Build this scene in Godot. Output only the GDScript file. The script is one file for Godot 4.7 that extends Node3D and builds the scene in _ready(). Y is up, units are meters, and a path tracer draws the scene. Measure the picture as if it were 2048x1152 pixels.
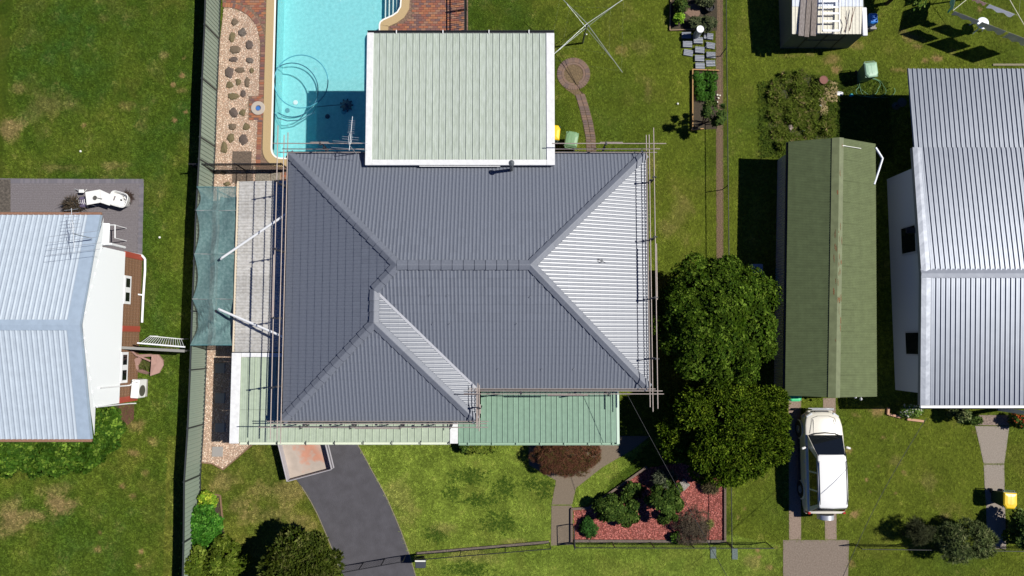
extends Node3D
# A suburban block seen straight down from a drone: y up, metres, image top = -z.

const CAM_H := 33.6
const FOCAL := 1410.0          # pixels of the 2048 wide photograph
const TILT := 4.218            # degrees away from straight down
var rng := RandomNumberGenerator.new()
var taken := {}
var texs := {}
var mats := {}

# ---------------------------------------------------------------- mesh builder
class MB:
	var v := PackedVector3Array()
	var n := PackedVector3Array()
	var uv := PackedVector2Array()
	var uv2 := PackedVector2Array()
	func tri(a: Vector3, b: Vector3, c: Vector3) -> void:
		var nn := (b - a).cross(c - a).normalized()
		v.append(a); v.append(c); v.append(b)
		n.append(nn); n.append(nn); n.append(nn)
	func trin(a: Vector3, b: Vector3, c: Vector3, na: Vector3, nb: Vector3, nc: Vector3) -> void:
		v.append(a); v.append(c); v.append(b)
		n.append(na); n.append(nc); n.append(nb)
	func quad(a: Vector3, b: Vector3, c: Vector3, d: Vector3) -> void:
		tri(a, b, c); tri(a, c, d)
	func qup(a: Vector3, b: Vector3, c: Vector3, d: Vector3) -> void:
		if (b - a).cross(c - a).y < 0.0:
			quad(a, d, c, b)
		else:
			quad(a, b, c, d)
	func box(ct: Vector3, s: Vector3, bs := Basis()) -> void:
		var x := bs.x * s.x * 0.5
		var y := bs.y * s.y * 0.5
		var z := bs.z * s.z * 0.5
		quad(ct - x + y - z, ct - x + y + z, ct + x + y + z, ct + x + y - z)
		quad(ct - x - y - z, ct + x - y - z, ct + x - y + z, ct - x - y + z)
		quad(ct - x - y + z, ct + x - y + z, ct + x + y + z, ct - x + y + z)
		quad(ct + x - y - z, ct - x - y - z, ct - x + y - z, ct + x + y - z)
		quad(ct + x - y + z, ct + x - y - z, ct + x + y - z, ct + x + y + z)
		quad(ct - x - y - z, ct - x - y + z, ct - x + y + z, ct - x + y - z)
	func bb(x0: float, y0: float, z0: float, x1: float, y1: float, z1: float) -> void:
		box(Vector3((x0 + x1) / 2, (y0 + y1) / 2, (z0 + z1) / 2), Vector3(absf(x1 - x0), absf(y1 - y0), absf(z1 - z0)))
	# chamfered box
	func rbox(ct: Vector3, s: Vector3, bev: float, bs := Basis()) -> void:
		var h := s * 0.5
		var k := h - Vector3.ONE * bev
		for ax in 3:
			var a1 := (ax + 1) % 3
			var a2 := (ax + 2) % 3
			for sg in [-1.0, 1.0]:
				var p: Array[Vector3] = []
				for q in [[-1, -1], [1, -1], [1, 1], [-1, 1]]:
					var w := Vector3.ZERO
					w[ax] = h[ax] * sg; w[a1] = k[a1] * q[0]; w[a2] = k[a2] * q[1]
					p.append(ct + bs * w)
				if sg > 0: quad(p[0], p[1], p[2], p[3])
				else: quad(p[0], p[3], p[2], p[1])
			for s1 in [-1.0, 1.0]:
				for s2 in [-1.0, 1.0]:
					var e: Array[Vector3] = []
					for q in [[0, -1], [1, -1], [1, 1], [0, 1]]:
						var w := Vector3.ZERO
						w[ax] = k[ax] * q[1]
						w[a1] = (h[a1] if q[0] == 0 else k[a1]) * s1
						w[a2] = (k[a2] if q[0] == 0 else h[a2]) * s2
						e.append(ct + bs * w)
					if s1 * s2 < 0: quad(e[0], e[1], e[2], e[3])
					else: quad(e[0], e[3], e[2], e[1])
		for sx in [-1.0, 1.0]:
			for sy in [-1.0, 1.0]:
				for sz in [-1.0, 1.0]:
					var a := ct + bs * Vector3(h.x * sx, k.y * sy, k.z * sz)
					var b := ct + bs * Vector3(k.x * sx, h.y * sy, k.z * sz)
					var c := ct + bs * Vector3(k.x * sx, k.y * sy, h.z * sz)
					if sx * sy * sz > 0: tri(a, b, c)
					else: tri(a, c, b)
	func tube(a: Vector3, b: Vector3, r: float, r2 := -1.0, seg := 6, caps := true) -> void:
		if r2 < 0.0: r2 = r
		var d := (b - a).normalized()
		var e := d.cross(Vector3.UP if absf(d.y) < 0.9 else Vector3.RIGHT).normalized()
		var f := d.cross(e)
		for i in seg:
			var t0 := TAU * i / seg
			var t1 := TAU * (i + 1) / seg
			var n0 := e * cos(t0) + f * sin(t0)
			var n1 := e * cos(t1) + f * sin(t1)
			trin(a + n0 * r, b + n1 * r2, b + n0 * r2, n0, n1, n0)
			trin(a + n0 * r, a + n1 * r, b + n1 * r2, n0, n1, n1)
			if caps:
				tri(a, a + n1 * r, a + n0 * r)
				tri(b, b + n0 * r2, b + n1 * r2)
	func pipe(pts: Array, r: float, seg := 6) -> void:
		for i in pts.size() - 1:
			tube(pts[i], pts[i + 1], r, -1.0, seg)
	# surface of revolution about y; prof = [Vector2(radius, height)...] from bottom to top
	func lathe(ct: Vector3, prof: Array, seg := 20, bs := Basis()) -> void:
		for i in prof.size() - 1:
			var p: Vector2 = prof[i]
			var q: Vector2 = prof[i + 1]
			var sl := Vector2(q.y - p.y, p.x - q.x).normalized()
			for j in seg:
				var t0 := TAU * j / seg
				var t1 := TAU * (j + 1) / seg
				var d0 := Vector3(cos(t0), 0, sin(t0))
				var d1 := Vector3(cos(t1), 0, sin(t1))
				var n0 := bs * (d0 * sl.x + Vector3.UP * sl.y)
				var n1 := bs * (d1 * sl.x + Vector3.UP * sl.y)
				var a := ct + bs * (d0 * p.x + Vector3.UP * p.y)
				var b := ct + bs * (d1 * p.x + Vector3.UP * p.y)
				var c := ct + bs * (d1 * q.x + Vector3.UP * q.y)
				var d := ct + bs * (d0 * q.x + Vector3.UP * q.y)
				if p.x > 0.0001: trin(a, c, b, n0, n1, n1)
				if q.x > 0.0001: trin(a, d, c, n0, n0, n1)
	func sheet(poly: PackedVector2Array, y: float) -> void:
		var t := Geometry2D.triangulate_polygon(poly)
		for i in range(0, t.size(), 3):
			var a := Vector3(poly[t[i]].x, y, poly[t[i]].y)
			var b := Vector3(poly[t[i + 1]].x, y, poly[t[i + 1]].y)
			var c := Vector3(poly[t[i + 2]].x, y, poly[t[i + 2]].y)
			if (b - a).cross(c - a).y < 0.0: tri(a, c, b)
			else: tri(a, b, c)
	func prism(poly: PackedVector2Array, y0: float, y1: float) -> void:
		sheet(poly, y1)
		var cw := Geometry2D.is_polygon_clockwise(poly)
		for i in poly.size():
			var p := poly[i]
			var q := poly[(i + 1) % poly.size()]
			if not cw:
				var sw := p
				p = q
				q = sw
			quad(Vector3(p.x, y0, p.y), Vector3(q.x, y0, q.y), Vector3(q.x, y1, q.y), Vector3(p.x, y1, p.y))
	# open profile (across, up) swept from o along 'along'
	func ext(prof: Array, o: Vector3, across: Vector3, up: Vector3, along: Vector3) -> void:
		for i in prof.size() - 1:
			var a: Vector3 = o + across * prof[i].x + up * prof[i].y
			var b: Vector3 = o + across * prof[i + 1].x + up * prof[i + 1].y
			if (b - a).cross(along).dot(up) >= 0.0 and absf((b - a).cross(along).dot(up)) > 1e-6: quad(a, b, b + along, a + along)
			elif absf((b - a).cross(along).dot(up)) > 1e-6: quad(a, a + along, b + along, b)
			else: quad(a, b, b + along, a + along)
	func planar_uv(x0: float, z0: float, sx: float, sz: float, k2: float) -> void:
		for p in v:
			uv.append(Vector2((p.x - x0) / sx, (p.z - z0) / sz))
			uv2.append(Vector2(p.x, p.z) * k2)
	func mesh(shift := Vector3.ZERO) -> ArrayMesh:
		var vv := v
		if shift != Vector3.ZERO:
			vv = v.duplicate()
			for i in vv.size(): vv[i] -= shift
		var a := []
		a.resize(Mesh.ARRAY_MAX)
		a[Mesh.ARRAY_VERTEX] = vv
		a[Mesh.ARRAY_NORMAL] = n
		if uv.size() == v.size(): a[Mesh.ARRAY_TEX_UV] = uv
		if uv2.size() == v.size(): a[Mesh.ARRAY_TEX_UV2] = uv2
		var m := ArrayMesh.new()
		m.add_surface_from_arrays(Mesh.PRIMITIVE_TRIANGLES, a)
		return m

# ---------------------------------------------------------------- nodes
func numbered(nm: String) -> String:
	if not taken.has(nm):
		taken[nm] = 0
		return nm
	taken[nm] += 1
	return "%s_%03d" % [nm, taken[nm]]

func thing(nm: String, label: String, cat: String, at: Vector3, group := "") -> Node3D:
	var o := Node3D.new()
	o.name = numbered(nm)
	add_child(o)
	o.position = at
	o.set_meta("label", label)
	o.set_meta("category", cat)
	if group != "": o.set_meta("group", group)
	return o

func org(p: Node) -> Vector3:
	var s := Vector3.ZERO
	while p != self and p != null:
		s += (p as Node3D).position
		p = p.get_parent()
	return s

func part(m: MB, nm: String, mt: Material, parent: Node, kind := "") -> MeshInstance3D:
	var o := MeshInstance3D.new()
	o.name = nm
	o.mesh = m.mesh(org(parent))
	o.mesh.surface_set_material(0, mt)
	parent.add_child(o, true)
	if kind != "": o.set_meta("kind", kind)
	return o

# a shared mesh placed by a world transform
func inst(me: Mesh, nm: String, mt: Material, parent: Node, t: Transform3D) -> MeshInstance3D:
	var o := MeshInstance3D.new()
	o.name = nm
	o.mesh = me
	if mt: o.material_override = mt
	parent.add_child(o, true)
	t.origin -= org(parent)
	o.transform = t
	return o

func one(m: MB, nm: String, mt: Material, label: String, cat: String, group := "") -> MeshInstance3D:
	var lo := Vector3(1e9, 1e9, 1e9)
	var hi := -lo
	for p in m.v:
		lo = lo.min(p)
		hi = hi.max(p)
	var at := Vector3((lo.x + hi.x) / 2, lo.y, (lo.z + hi.z) / 2)
	var o := MeshInstance3D.new()
	o.name = numbered(nm)
	o.mesh = m.mesh(at)
	o.mesh.surface_set_material(0, mt)
	add_child(o)
	o.position = at
	o.set_meta("label", label)
	o.set_meta("category", cat)
	if group != "": o.set_meta("group", group)
	return o

func struct(m: MB, nm: String, mt: Material) -> MeshInstance3D:
	var o := MeshInstance3D.new()
	o.name = numbered(nm)
	o.mesh = m.mesh()
	o.mesh.surface_set_material(0, mt)
	add_child(o)
	o.set_meta("kind", "structure")
	return o

# ---------------------------------------------------------------- photo pixel -> place at height h
func W(px: float, py: float, h := 0.0) -> Vector3:
	var t := deg_to_rad(TILT)
	var fw := Vector3(0, -cos(t), -sin(t))
	var up := Vector3(0, sin(t), -cos(t))
	var d := Vector3.RIGHT * (px - 1024.0) / FOCAL + up * (576.0 - py) / FOCAL + fw
	return Vector3(0, CAM_H, 0) + d * ((h - CAM_H) / d.y)

func P2(l: Array, h := 0.0) -> PackedVector2Array:
	var r := PackedVector2Array()
	for i in range(0, l.size(), 2):
		var w := W(l[i], l[i + 1], h)
		r.append(Vector2(w.x, w.z))
	return r

# ---------------------------------------------------------------- materials
func noise_tex(key: String, seed_: int, freq: float, octaves: int, lo: Color, hi: Color, size := 512, contrast := 1.0) -> Texture2D:
	if texs.has(key): return texs[key]
	var f := FastNoiseLite.new()
	f.seed = seed_
	f.noise_type = FastNoiseLite.TYPE_SIMPLEX_SMOOTH
	f.frequency = freq
	f.fractal_octaves = octaves
	f.fractal_gain = 0.6
	var im := f.get_seamless_image(size, size)
	im.convert(Image.FORMAT_RGB8)
	var d := im.get_data()
	var lut := PackedByteArray()
	lut.resize(768)
	for i in 256:
		var c := lo.lerp(hi, clampf((i / 255.0 - 0.5) * contrast + 0.5, 0, 1))
		lut[i * 3] = int(clampf(c.r, 0, 1) * 255)
		lut[i * 3 + 1] = int(clampf(c.g, 0, 1) * 255)
		lut[i * 3 + 2] = int(clampf(c.b, 0, 1) * 255)
	for i in range(0, d.size(), 3):
		var g := d[i] * 3
		d[i] = lut[g]
		d[i + 1] = lut[g + 1]
		d[i + 2] = lut[g + 2]
	texs[key] = ImageTexture.create_from_image(Image.create_from_data(size, size, false, Image.FORMAT_RGB8, d))
	return texs[key]

func normal_tex(key: String, seed_: int, freq: float, octaves: int, bump: float, size := 512) -> Texture2D:
	if texs.has(key): return texs[key]
	var f := FastNoiseLite.new()
	f.seed = seed_
	f.frequency = freq
	f.fractal_octaves = octaves
	var im := f.get_seamless_image(size, size)
	im.convert(Image.FORMAT_RGBA8)
	im.bump_map_to_normal_map(bump)
	texs[key] = ImageTexture.create_from_image(im)
	return texs[key]

# linear base colour r,g,b; o: metal, spec, tex, scale, normal, nscale, alpha, back, coat
func mat(key: String, r: float, g: float, b: float, rough := 0.8, o := {}) -> StandardMaterial3D:
	if mats.has(key): return mats[key]
	var m := StandardMaterial3D.new()
	m.albedo_color = Color(r, g, b).linear_to_srgb()
	m.roughness = rough
	m.metallic = o.get("metal", 0.0)
	m.metallic_specular = o.get("spec", 0.5)
	if o.has("tex"):
		m.albedo_texture = o.tex
		m.uv1_triplanar = true
		m.uv1_world_triplanar = o.get("world", true)
		var s: float = o.get("scale", 0.5)
		m.uv1_scale = o.scale3 if o.has("scale3") else Vector3(s, s, s)
	if o.has("normal"):
		m.normal_enabled = true
		m.normal_texture = o.normal
		m.normal_scale = o.get("nscale", 0.5)
		m.uv1_triplanar = true
		m.uv1_world_triplanar = o.get("world", true)
		var s2: float = o.get("scale", 0.5)
		m.uv1_scale = o.scale3 if o.has("scale3") else Vector3(s2, s2, s2)
	if o.has("rtex"):
		m.roughness_texture = o.rtex
	if o.has("alpha"):
		m.transparency = BaseMaterial3D.TRANSPARENCY_ALPHA
		m.albedo_color.a = o.alpha
	if o.has("back"):
		m.backlight_enabled = true
		m.backlight = o.back
	if o.has("coat"):
		m.clearcoat_enabled = true
		m.clearcoat = o.coat
		m.clearcoat_roughness = 0.1
	m.cull_mode = BaseMaterial3D.CULL_DISABLED
	if o.has("vc"): m.vertex_color_use_as_albedo = true
	mats[key] = m
	return m

func rr(a: float, b: float) -> float:
	return rng.randf_range(a, b)

# ---------------------------------------------------------------- lawn colour (what grows where)
var n_big := FastNoiseLite.new()
var n_mid := FastNoiseLite.new()
var n_fine := FastNoiseLite.new()
var patches := {}      # x, z, rx, rz, strength, kind (0 dry straw, 1 bare earth)
var front_poly := PackedVector2Array()

func setup_lawn() -> void:
	n_big.seed = 11; n_big.frequency = 0.16; n_big.fractal_octaves = 3
	n_mid.seed = 23; n_mid.frequency = 0.75; n_mid.fractal_octaves = 4
	n_fine.seed = 37; n_fine.frequency = 6.0; n_fine.fractal_octaves = 3; n_fine.fractal_gain = 0.75
	front_poly = P2([690, 880, 1300, 880, 1180, 1010, 1560, 1090, 1560, 1400, 830, 1400])
	for q in [[15, 262, 34, 28, .8, 0], [90, 210, 60, 40, .25, 0], [120, 1005, 34, 22, .95, 0], [70, 1030, 46, 18, .7, 0], [15, 1050, 34, 30, .7, 0],
			[20, 1015, 30, 22, .5, 0], [110, 980, 40, 16, .4, 0], [368, 115, 8, 8, .9, 1], [364, 152, 5, 5, .8, 1], [345, 170, 6, 6, .8, 1], [365, 182, 14, 9, .35, 1],
			[372, 224, 5, 5, .8, 1], [349, 241, 6, 6, .8, 1], [168, 251, 6, 5, .7, 1], [330, 110, 12, 8, .4, 0], [40, 180, 16, 14, .35, 0],
			[250, 210, 22, 14, .3, 1], [205, 38, 20, 14, .25, 0], [230, 330, 30, 10, .4, 0], [120, 335, 60, 14, .35, 0], [264, 905, 14, 9, .5, 1], [244, 972, 8, 7, .7, 1],
			[268, 993, 9, 8, .6, 1], [305, 880, 12, 10, .35, 1], [290, 945, 12, 10, .35, 1], [283, 1103, 5, 5, .9, 1], [276, 1132, 6, 5, .6, 1], [200, 1064, 8, 7, .5, 1], [196, 1098, 7, 6, .5, 1],
			[330, 690, 20, 14, .3, 0], [270, 850, 22, 14, .45, 1], [1280, 90, 30, 24, .3, 0], [1245, 100, 14, 12, .35, 1], [1295, 185, 12, 30, .4, 0], [1290, 340, 28, 40, .3, 0],
			[1360, 430, 36, 50, .3, 0], [1330, 460, 22, 22, .35, 0], 
			[1850, 122, 9, 7, .9, 1], [1874, 118, 13, 8, .85, 1], [1838, 92, 14, 8, .55, 1], [1805, 62, 13, 10, .6, 0], [1820, 75, 20, 10, .4, 1], [1795, 140, 26, 7, .7, 1],
			[1960, 20, 10, 11, .9, 1], [1845, 80, 10, 8, .4, 1], [1905, 105, 9, 8, .3, 0], [1660, 118, 26, 10, .45, 1], [1580, 112, 30, 7, .35, 1], [1620, 108, 16, 6, .5, 0], [1707, 88, 18, 12, .4, 1],
			[1672, 140, 12, 9, .8, 1], [1755, 822, 14, 9, .7, 1], [1710, 830, 14, 8, .5, 1], [1766, 875, 8, 6, .6, 1], [1757, 932, 4, 4, .9, 1], [1733, 960, 5, 5, .8, 1], [1740, 983, 5, 5, .7, 1],
			[1791, 986, 4, 4, .8, 1], [1709, 1028, 8, 8, .8, 1], [1700, 900, 7, 7, .5, 1], [1807, 945, 6, 5, .5, 1], [1890, 1035, 16, 8, .55, 0], [1950, 865, 12, 6, .4, 1],
			[1860, 965, 18, 24, .3, 0], [1790, 920, 14, 14, .3, 0], [1540, 1135, 10, 8, .6, 1], [1553, 1095, 6, 5, .5, 1], [1515, 1100, 5, 4, .8, 1], [1520, 1115, 5, 4, .7, 1],
			[1490, 1018, 5, 5, .6, 1], [1476, 1035, 5, 5, .6, 1], [1500, 1125, 20, 14, .4, 0], [1700, 1125, 12, 10, .6, 1], 						[880, 1060, 40, 16, .4, 0], [950, 1110, 60, 18, .4, 0], [1030, 1085, 40, 8, .4, 0], [800, 1000, 40, 50, .3, 0], [560, 980, 60, 30, .45, 0], [450, 960, 30, 30, .5, 0], [540, 1030, 60, 24, .4, 0],
			[470, 1010, 26, 24, .4, 0], [590, 1050, 40, 20, .35, 0], [1600, 870, 10, 10, .4, 0]]:
		var c := W(q[0], q[1])
		var e := [c.x, c.z, q[2] / 42.0, q[3] / 42.0, q[4], q[5]]
		for cx in range(floori((e[0] - e[2] * 1.6) / 2.0), floori((e[0] + e[2] * 1.6) / 2.0) + 1):
			for cz in range(floori((e[1] - e[3] * 1.6) / 2.0), floori((e[1] + e[3] * 1.6) / 2.0) + 1):
				var key := cx * 1000 + cz
				if not patches.has(key): patches[key] = []
				patches[key].append(e)

func lawn_col(x: float, z: float) -> Color:
	var b := n_big.get_noise_2d(x, z)
	var m := n_mid.get_noise_2d(x, z)
	var f := n_fine.get_noise_2d(x, z)
	var g := Color(0.050, 0.086, 0.0075)
	g = g.lerp(Color(0.085, 0.110, 0.012), clampf(0.35 + b * 0.9 + m * 0.5, 0, 1))
	g = g.lerp(Color(0.030, 0.072, 0.010), clampf(-b * 0.9 + m * 1.0, 0, 0.85))
	if z > 4.0 and Geometry2D.is_point_in_polygon(Vector2(x + m * 0.3, z), front_poly):
		g = g.lerp(Color(0.165, 0.215, 0.030), 0.80 + m * 0.3)
	elif x > -1.0:
		var xe := x + m * 0.9 + b * 0.6
		var we := maxf(smoothstep(9.2, 10.6, xe), smoothstep(0.6, 3.4, xe) * (1.0 - smoothstep(2.0, 4.0, z)))
		g = g.lerp(Color(0.125, 0.150, 0.016), (0.68 + b * 0.35) * we)
	elif x > -16.2 and x < -8.0 and z > 4.5:
		g = g.lerp(Color(0.14, 0.14, 0.022), 0.5 + m * 0.4)
	g = g.lerp(Color(0.115, 0.098, 0.022), clampf((n_big.get_noise_2d(x * 1.9 + 90.0, z * 1.9 - 40.0) * 1.6 + m * .7 + f * .35 - .40), 0, .20))
	# scattered straw
	g = g.lerp(Color(0.20, 0.15, 0.05), clampf((m + f * 0.6 - 0.46) * 1.0, 0, 0.32))
	for p in patches.get(floori(x / 2.0) * 1000 + floori(z / 2.0), []):
		var dx: float = (x - p[0]) / p[2]
		if absf(dx) > 1.6: continue
		var dz: float = (z - p[1]) / p[3]
		if absf(dz) > 1.6: continue
		var e := 1.0 - sqrt(dx * dx + dz * dz) + m * 0.75 + f * 0.5
		if e <= 0.0: continue
		var k: float = clampf(e * 1.5, 0, 1) * absf(p[4])
		var t := Color(0.23, 0.165, 0.07)
		if p[5] == 1: t = Color(0.30, 0.185, 0.085)
		g = g.lerp(t, k)
	var j := (1.0 + f * 0.58 + m * 0.20) * 1.36
	return Color(g.r * j, g.g * j, g.b * j)

var hole := Rect2(-11.9, -24.0, 6.6, 15.35)    # the swimming pool's basin

func lawn_material() -> StandardMaterial3D:
	var w := 1200
	var h := 800
	var d := PackedByteArray()
	d.resize(w * h * 3)
	var k := 0
	for j in h:
		var z := -20.0 + (j + 0.5) * 0.05
		for i in w:
			var x := -30.0 + (i + 0.5) * 0.05
			var c := lawn_col(x, z).linear_to_srgb()
			d[k] = int(clampf(c.r, 0, 1) * 255.0)
			d[k + 1] = int(clampf(c.g, 0, 1) * 255.0)
			d[k + 2] = int(clampf(c.b, 0, 1) * 255.0)
			k += 3
	var m := StandardMaterial3D.new()
	m.albedo_texture = ImageTexture.create_from_image(Image.create_from_data(w, h, false, Image.FORMAT_RGB8, d))
	m.roughness = 0.95
	m.metallic_specular = 0.2
	m.detail_enabled = true
	m.detail_blend_mode = BaseMaterial3D.BLEND_MODE_MUL
	m.detail_uv_layer = BaseMaterial3D.DETAIL_UV_2
	m.detail_albedo = noise_tex("grass_grain", 5, 0.09, 4, Color(0.45, 0.47, 0.42), Color(1, 1, 1), 512, 1.6)
	m.cull_mode = BaseMaterial3D.CULL_DISABLED
	return m

var no_grass := []      # polygons (x,z) where no turf grows

func build_ground() -> void:
	setup_lawn()
	var m := MB.new()
	var xs := [-400.0, -30.0, hole.position.x, hole.end.x, 30.0, 400.0]
	var zs := [-400.0, hole.position.y, -20.0, hole.end.y, 20.0, 400.0]
	for i in 5:
		for j in 5:
			var cx: float = (xs[i] + xs[i + 1]) / 2
			var cz: float = (zs[j] + zs[j + 1]) / 2
			if hole.has_point(Vector2(cx, cz)): continue
			m.qup(Vector3(xs[i], 0, zs[j]), Vector3(xs[i + 1], 0, zs[j]), Vector3(xs[i + 1], 0, zs[j + 1]), Vector3(xs[i], 0, zs[j + 1]))
	m.planar_uv(-30, -20, 60, 40, 0.75)
	struct(m, "ground", lawn_material())

func build_turf() -> void:
	# short blades of turf: nobody could count them
	var m := MB.new()
	rng.seed = 401
	for k in 9:
		var a := rr(0, TAU)
		var p := Vector3(rr(-.075, .075), 0, rr(-.075, .075))
		var d := Vector3(cos(a), 0, sin(a))
		var s := d.cross(Vector3.UP) * rr(.006, .011)
		var lean := d * rr(.01, .055)
		m.tri(p - s, p + s, p + lean + Vector3.UP * rr(.02, .045))
	var mt := mat("turf_blade", 1, 1, 1, 0.7, {"vc": true, "spec": 0.25, "back": Color(0.25, 0.3, 0.1)})
	var xf: Array[Transform3D] = []
	var cs: Array[Color] = []
	rng.seed = 402
	while xf.size() < 170000:
		var x := rr(-24.6, 24.8)
		var z := rr(-16.9, 11.6)
		if hole.has_point(Vector2(x, z)): continue
		var bad := false
		for q in no_grass:
			if q[0].has_point(Vector2(x, z)) and Geometry2D.is_point_in_polygon(Vector2(x + rr(-.05, .05), z + rr(-.05, .05)), q[1]):
				bad = true
				break
		if bad: continue
		var c := lawn_col(x, z)
		if c.r > c.g * 1.25 and rng.randf() < 0.75: continue
		var j := rr(0.75, 1.75)
		cs.append(Color(c.r * j, c.g * j, c.b * j))
		xf.append(Transform3D(Basis(Vector3.UP, rr(0, TAU)).scaled(Vector3.ONE * rr(.7, 1.4)), Vector3(x, 0.0, z)))
	scatter(m.mesh(), "turf", mt, xf, cs, self, "short green turf growing over all the yards", "turf")

func build_tall_grass() -> void:
	# unmown tussocks standing in the lawns: thick on the front lawn, thin elsewhere
	var spots := [[940, 952, 34, 16], [1010, 975, 24, 22], [905, 985, 20, 12], [960, 1000, 34, 14], [1065, 968, 18, 12], [870, 1070, 22, 14], [1000, 1045, 40, 18], [940, 1140, 40, 16], [1090, 975, 14, 24]]
	var xf: Array[Transform3D] = []
	var cs: Array[Color] = []
	rng.seed = 431
	for q in spots:
		var c := W(q[0], q[1])
		for i in int(q[2] * q[3] * .75):
			var a := rr(0, TAU)
			var r := sqrt(rng.randf()) * (1.0 + n_mid.get_noise_2d(c.x + cos(a) * 3.0, c.z + sin(a) * 3.0) * 1.1)
			xf.append(Transform3D(Basis(Vector3.UP, rr(0, TAU)).scaled(Vector3.ONE * rr(.035, .075)), Vector3(c.x + cos(a) * r * q[2] / 42.0, .0, c.z + sin(a) * r * q[3] / 42.0)))
			cs.append(Color(.050, .105, .012).lerp(Color(.085, .14, .02), rng.randf()))
	for i in 16000:
		var p := Vector2(rr(-24.6, 24.8), rr(-16.9, 11.6))
		if hole.has_point(p) or n_big.get_noise_2d(p.x * 2.3 + 60.0, p.y * 2.3) + n_mid.get_noise_2d(p.x, p.y + 50.0) < .05: continue
		var bad := false
		for q in no_grass:
			if q[0].has_point(p) and Geometry2D.is_point_in_polygon(p, q[1]):
				bad = true
				break
		if bad: continue
		var c := lawn_col(p.x, p.y)
		xf.append(Transform3D(Basis(Vector3.UP, rr(0, TAU)).scaled(Vector3.ONE * rr(.03, .07)), Vector3(p.x, 0, p.y)))
		cs.append(c * rr(.7, 1.3))
	scatter(clump("blade"), "tall_grass", leaf_mat(), xf, cs, self, "tussocks of longer grass standing in the mown lawns", "grass")

func scatter(me: Mesh, nm: String, mt: Material, xf: Array, cs: Array, parent: Node, label := "", cat := "") -> MultiMeshInstance3D:
	var mm := MultiMesh.new()
	mm.transform_format = MultiMesh.TRANSFORM_3D
	mm.use_colors = true
	mm.mesh = me
	mm.instance_count = xf.size()
	var sh := org(parent)
	for i in xf.size():
		var t: Transform3D = xf[i]
		t.origin -= sh
		mm.set_instance_transform(i, t)
		mm.set_instance_color(i, cs[i])
	var o := MultiMeshInstance3D.new()
	o.name = numbered(nm) if parent == self else nm
	o.multimesh = mm
	o.material_override = mt
	parent.add_child(o, true)
	if label != "":
		o.set_meta("label", label)
		o.set_meta("category", cat)
		o.set_meta("kind", "stuff")
	return o

func keep_off(poly: PackedVector2Array) -> void:
	var r := Rect2(poly[0], Vector2.ZERO)
	for p in poly: r = r.expand(p)
	no_grass.append([r, poly])

func paving(nm: String, px: Array, y: float, mt: Material, thick := 0.0) -> MeshInstance3D:
	var poly := P2(px)
	keep_off(poly)
	var m := MB.new()
	if thick > 0.0: m.prism(poly, y - thick, y)
	else: m.sheet(poly, y)
	return struct(m, nm, mt)

# ---------------------------------------------------------------- plants
func clump_mesh(kind: String, seed_: int) -> ArrayMesh:
	var r := RandomNumberGenerator.new()
	r.seed = seed_
	var m := MB.new()
	var k := 9
	if kind == "needle": k = 12
	elif kind == "twig": k = 9
	elif kind == "blade": k = 9
	for i in k:
		var a := TAU * i / k + r.randf_range(-.5, .5)
		var el := r.randf_range(-.2, .75)
		var L := r.randf_range(.7, 1.15)
		var wd := 0.30
		var p := Vector3(r.randf_range(-.35, .35), r.randf_range(-.3, .3), r.randf_range(-.35, .35))
		if kind == "needle":
			el = r.randf_range(.15, 1.35)
			wd = 0.17
			L = r.randf_range(.7, 1.3)
			p *= 0.5
		elif kind == "twig":
			el = r.randf_range(.2, 1.4)
			wd = 0.055
			L = r.randf_range(.8, 1.6)
		elif kind == "blade":
			el = r.randf_range(.3, 1.2)
			wd = 0.09
			L = r.randf_range(.9, 1.5)
			p *= 0.4
		elif kind == "big":
			wd = 0.42
		var d := Vector3(cos(a) * cos(el), sin(el), sin(a) * cos(el))
		var s := d.cross(Vector3.UP).normalized().rotated(d, r.randf_range(-.7, .7)) * wd * L
		var q := p + d * L * 0.5
		var e := p + d * L + Vector3.DOWN * 0.12 * L
		if wd < 0.1:
			m.tri(p - s, p + s, e)
		else:
			m.tri(p, q + s, q - s)
			m.tri(q - s, q + s, e)
	return m.mesh()

var clumps := {}
func clump(kind: String) -> ArrayMesh:
	if not clumps.has(kind): clumps[kind] = clump_mesh(kind, 900 + kind.length())
	return clumps[kind]

func leaf_mat() -> StandardMaterial3D:
	return mat("leaf", 1, 1, 1, 0.62, {"vc": true, "spec": 0.1, "back": Color(0.3, 0.34, 0.10)})

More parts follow.
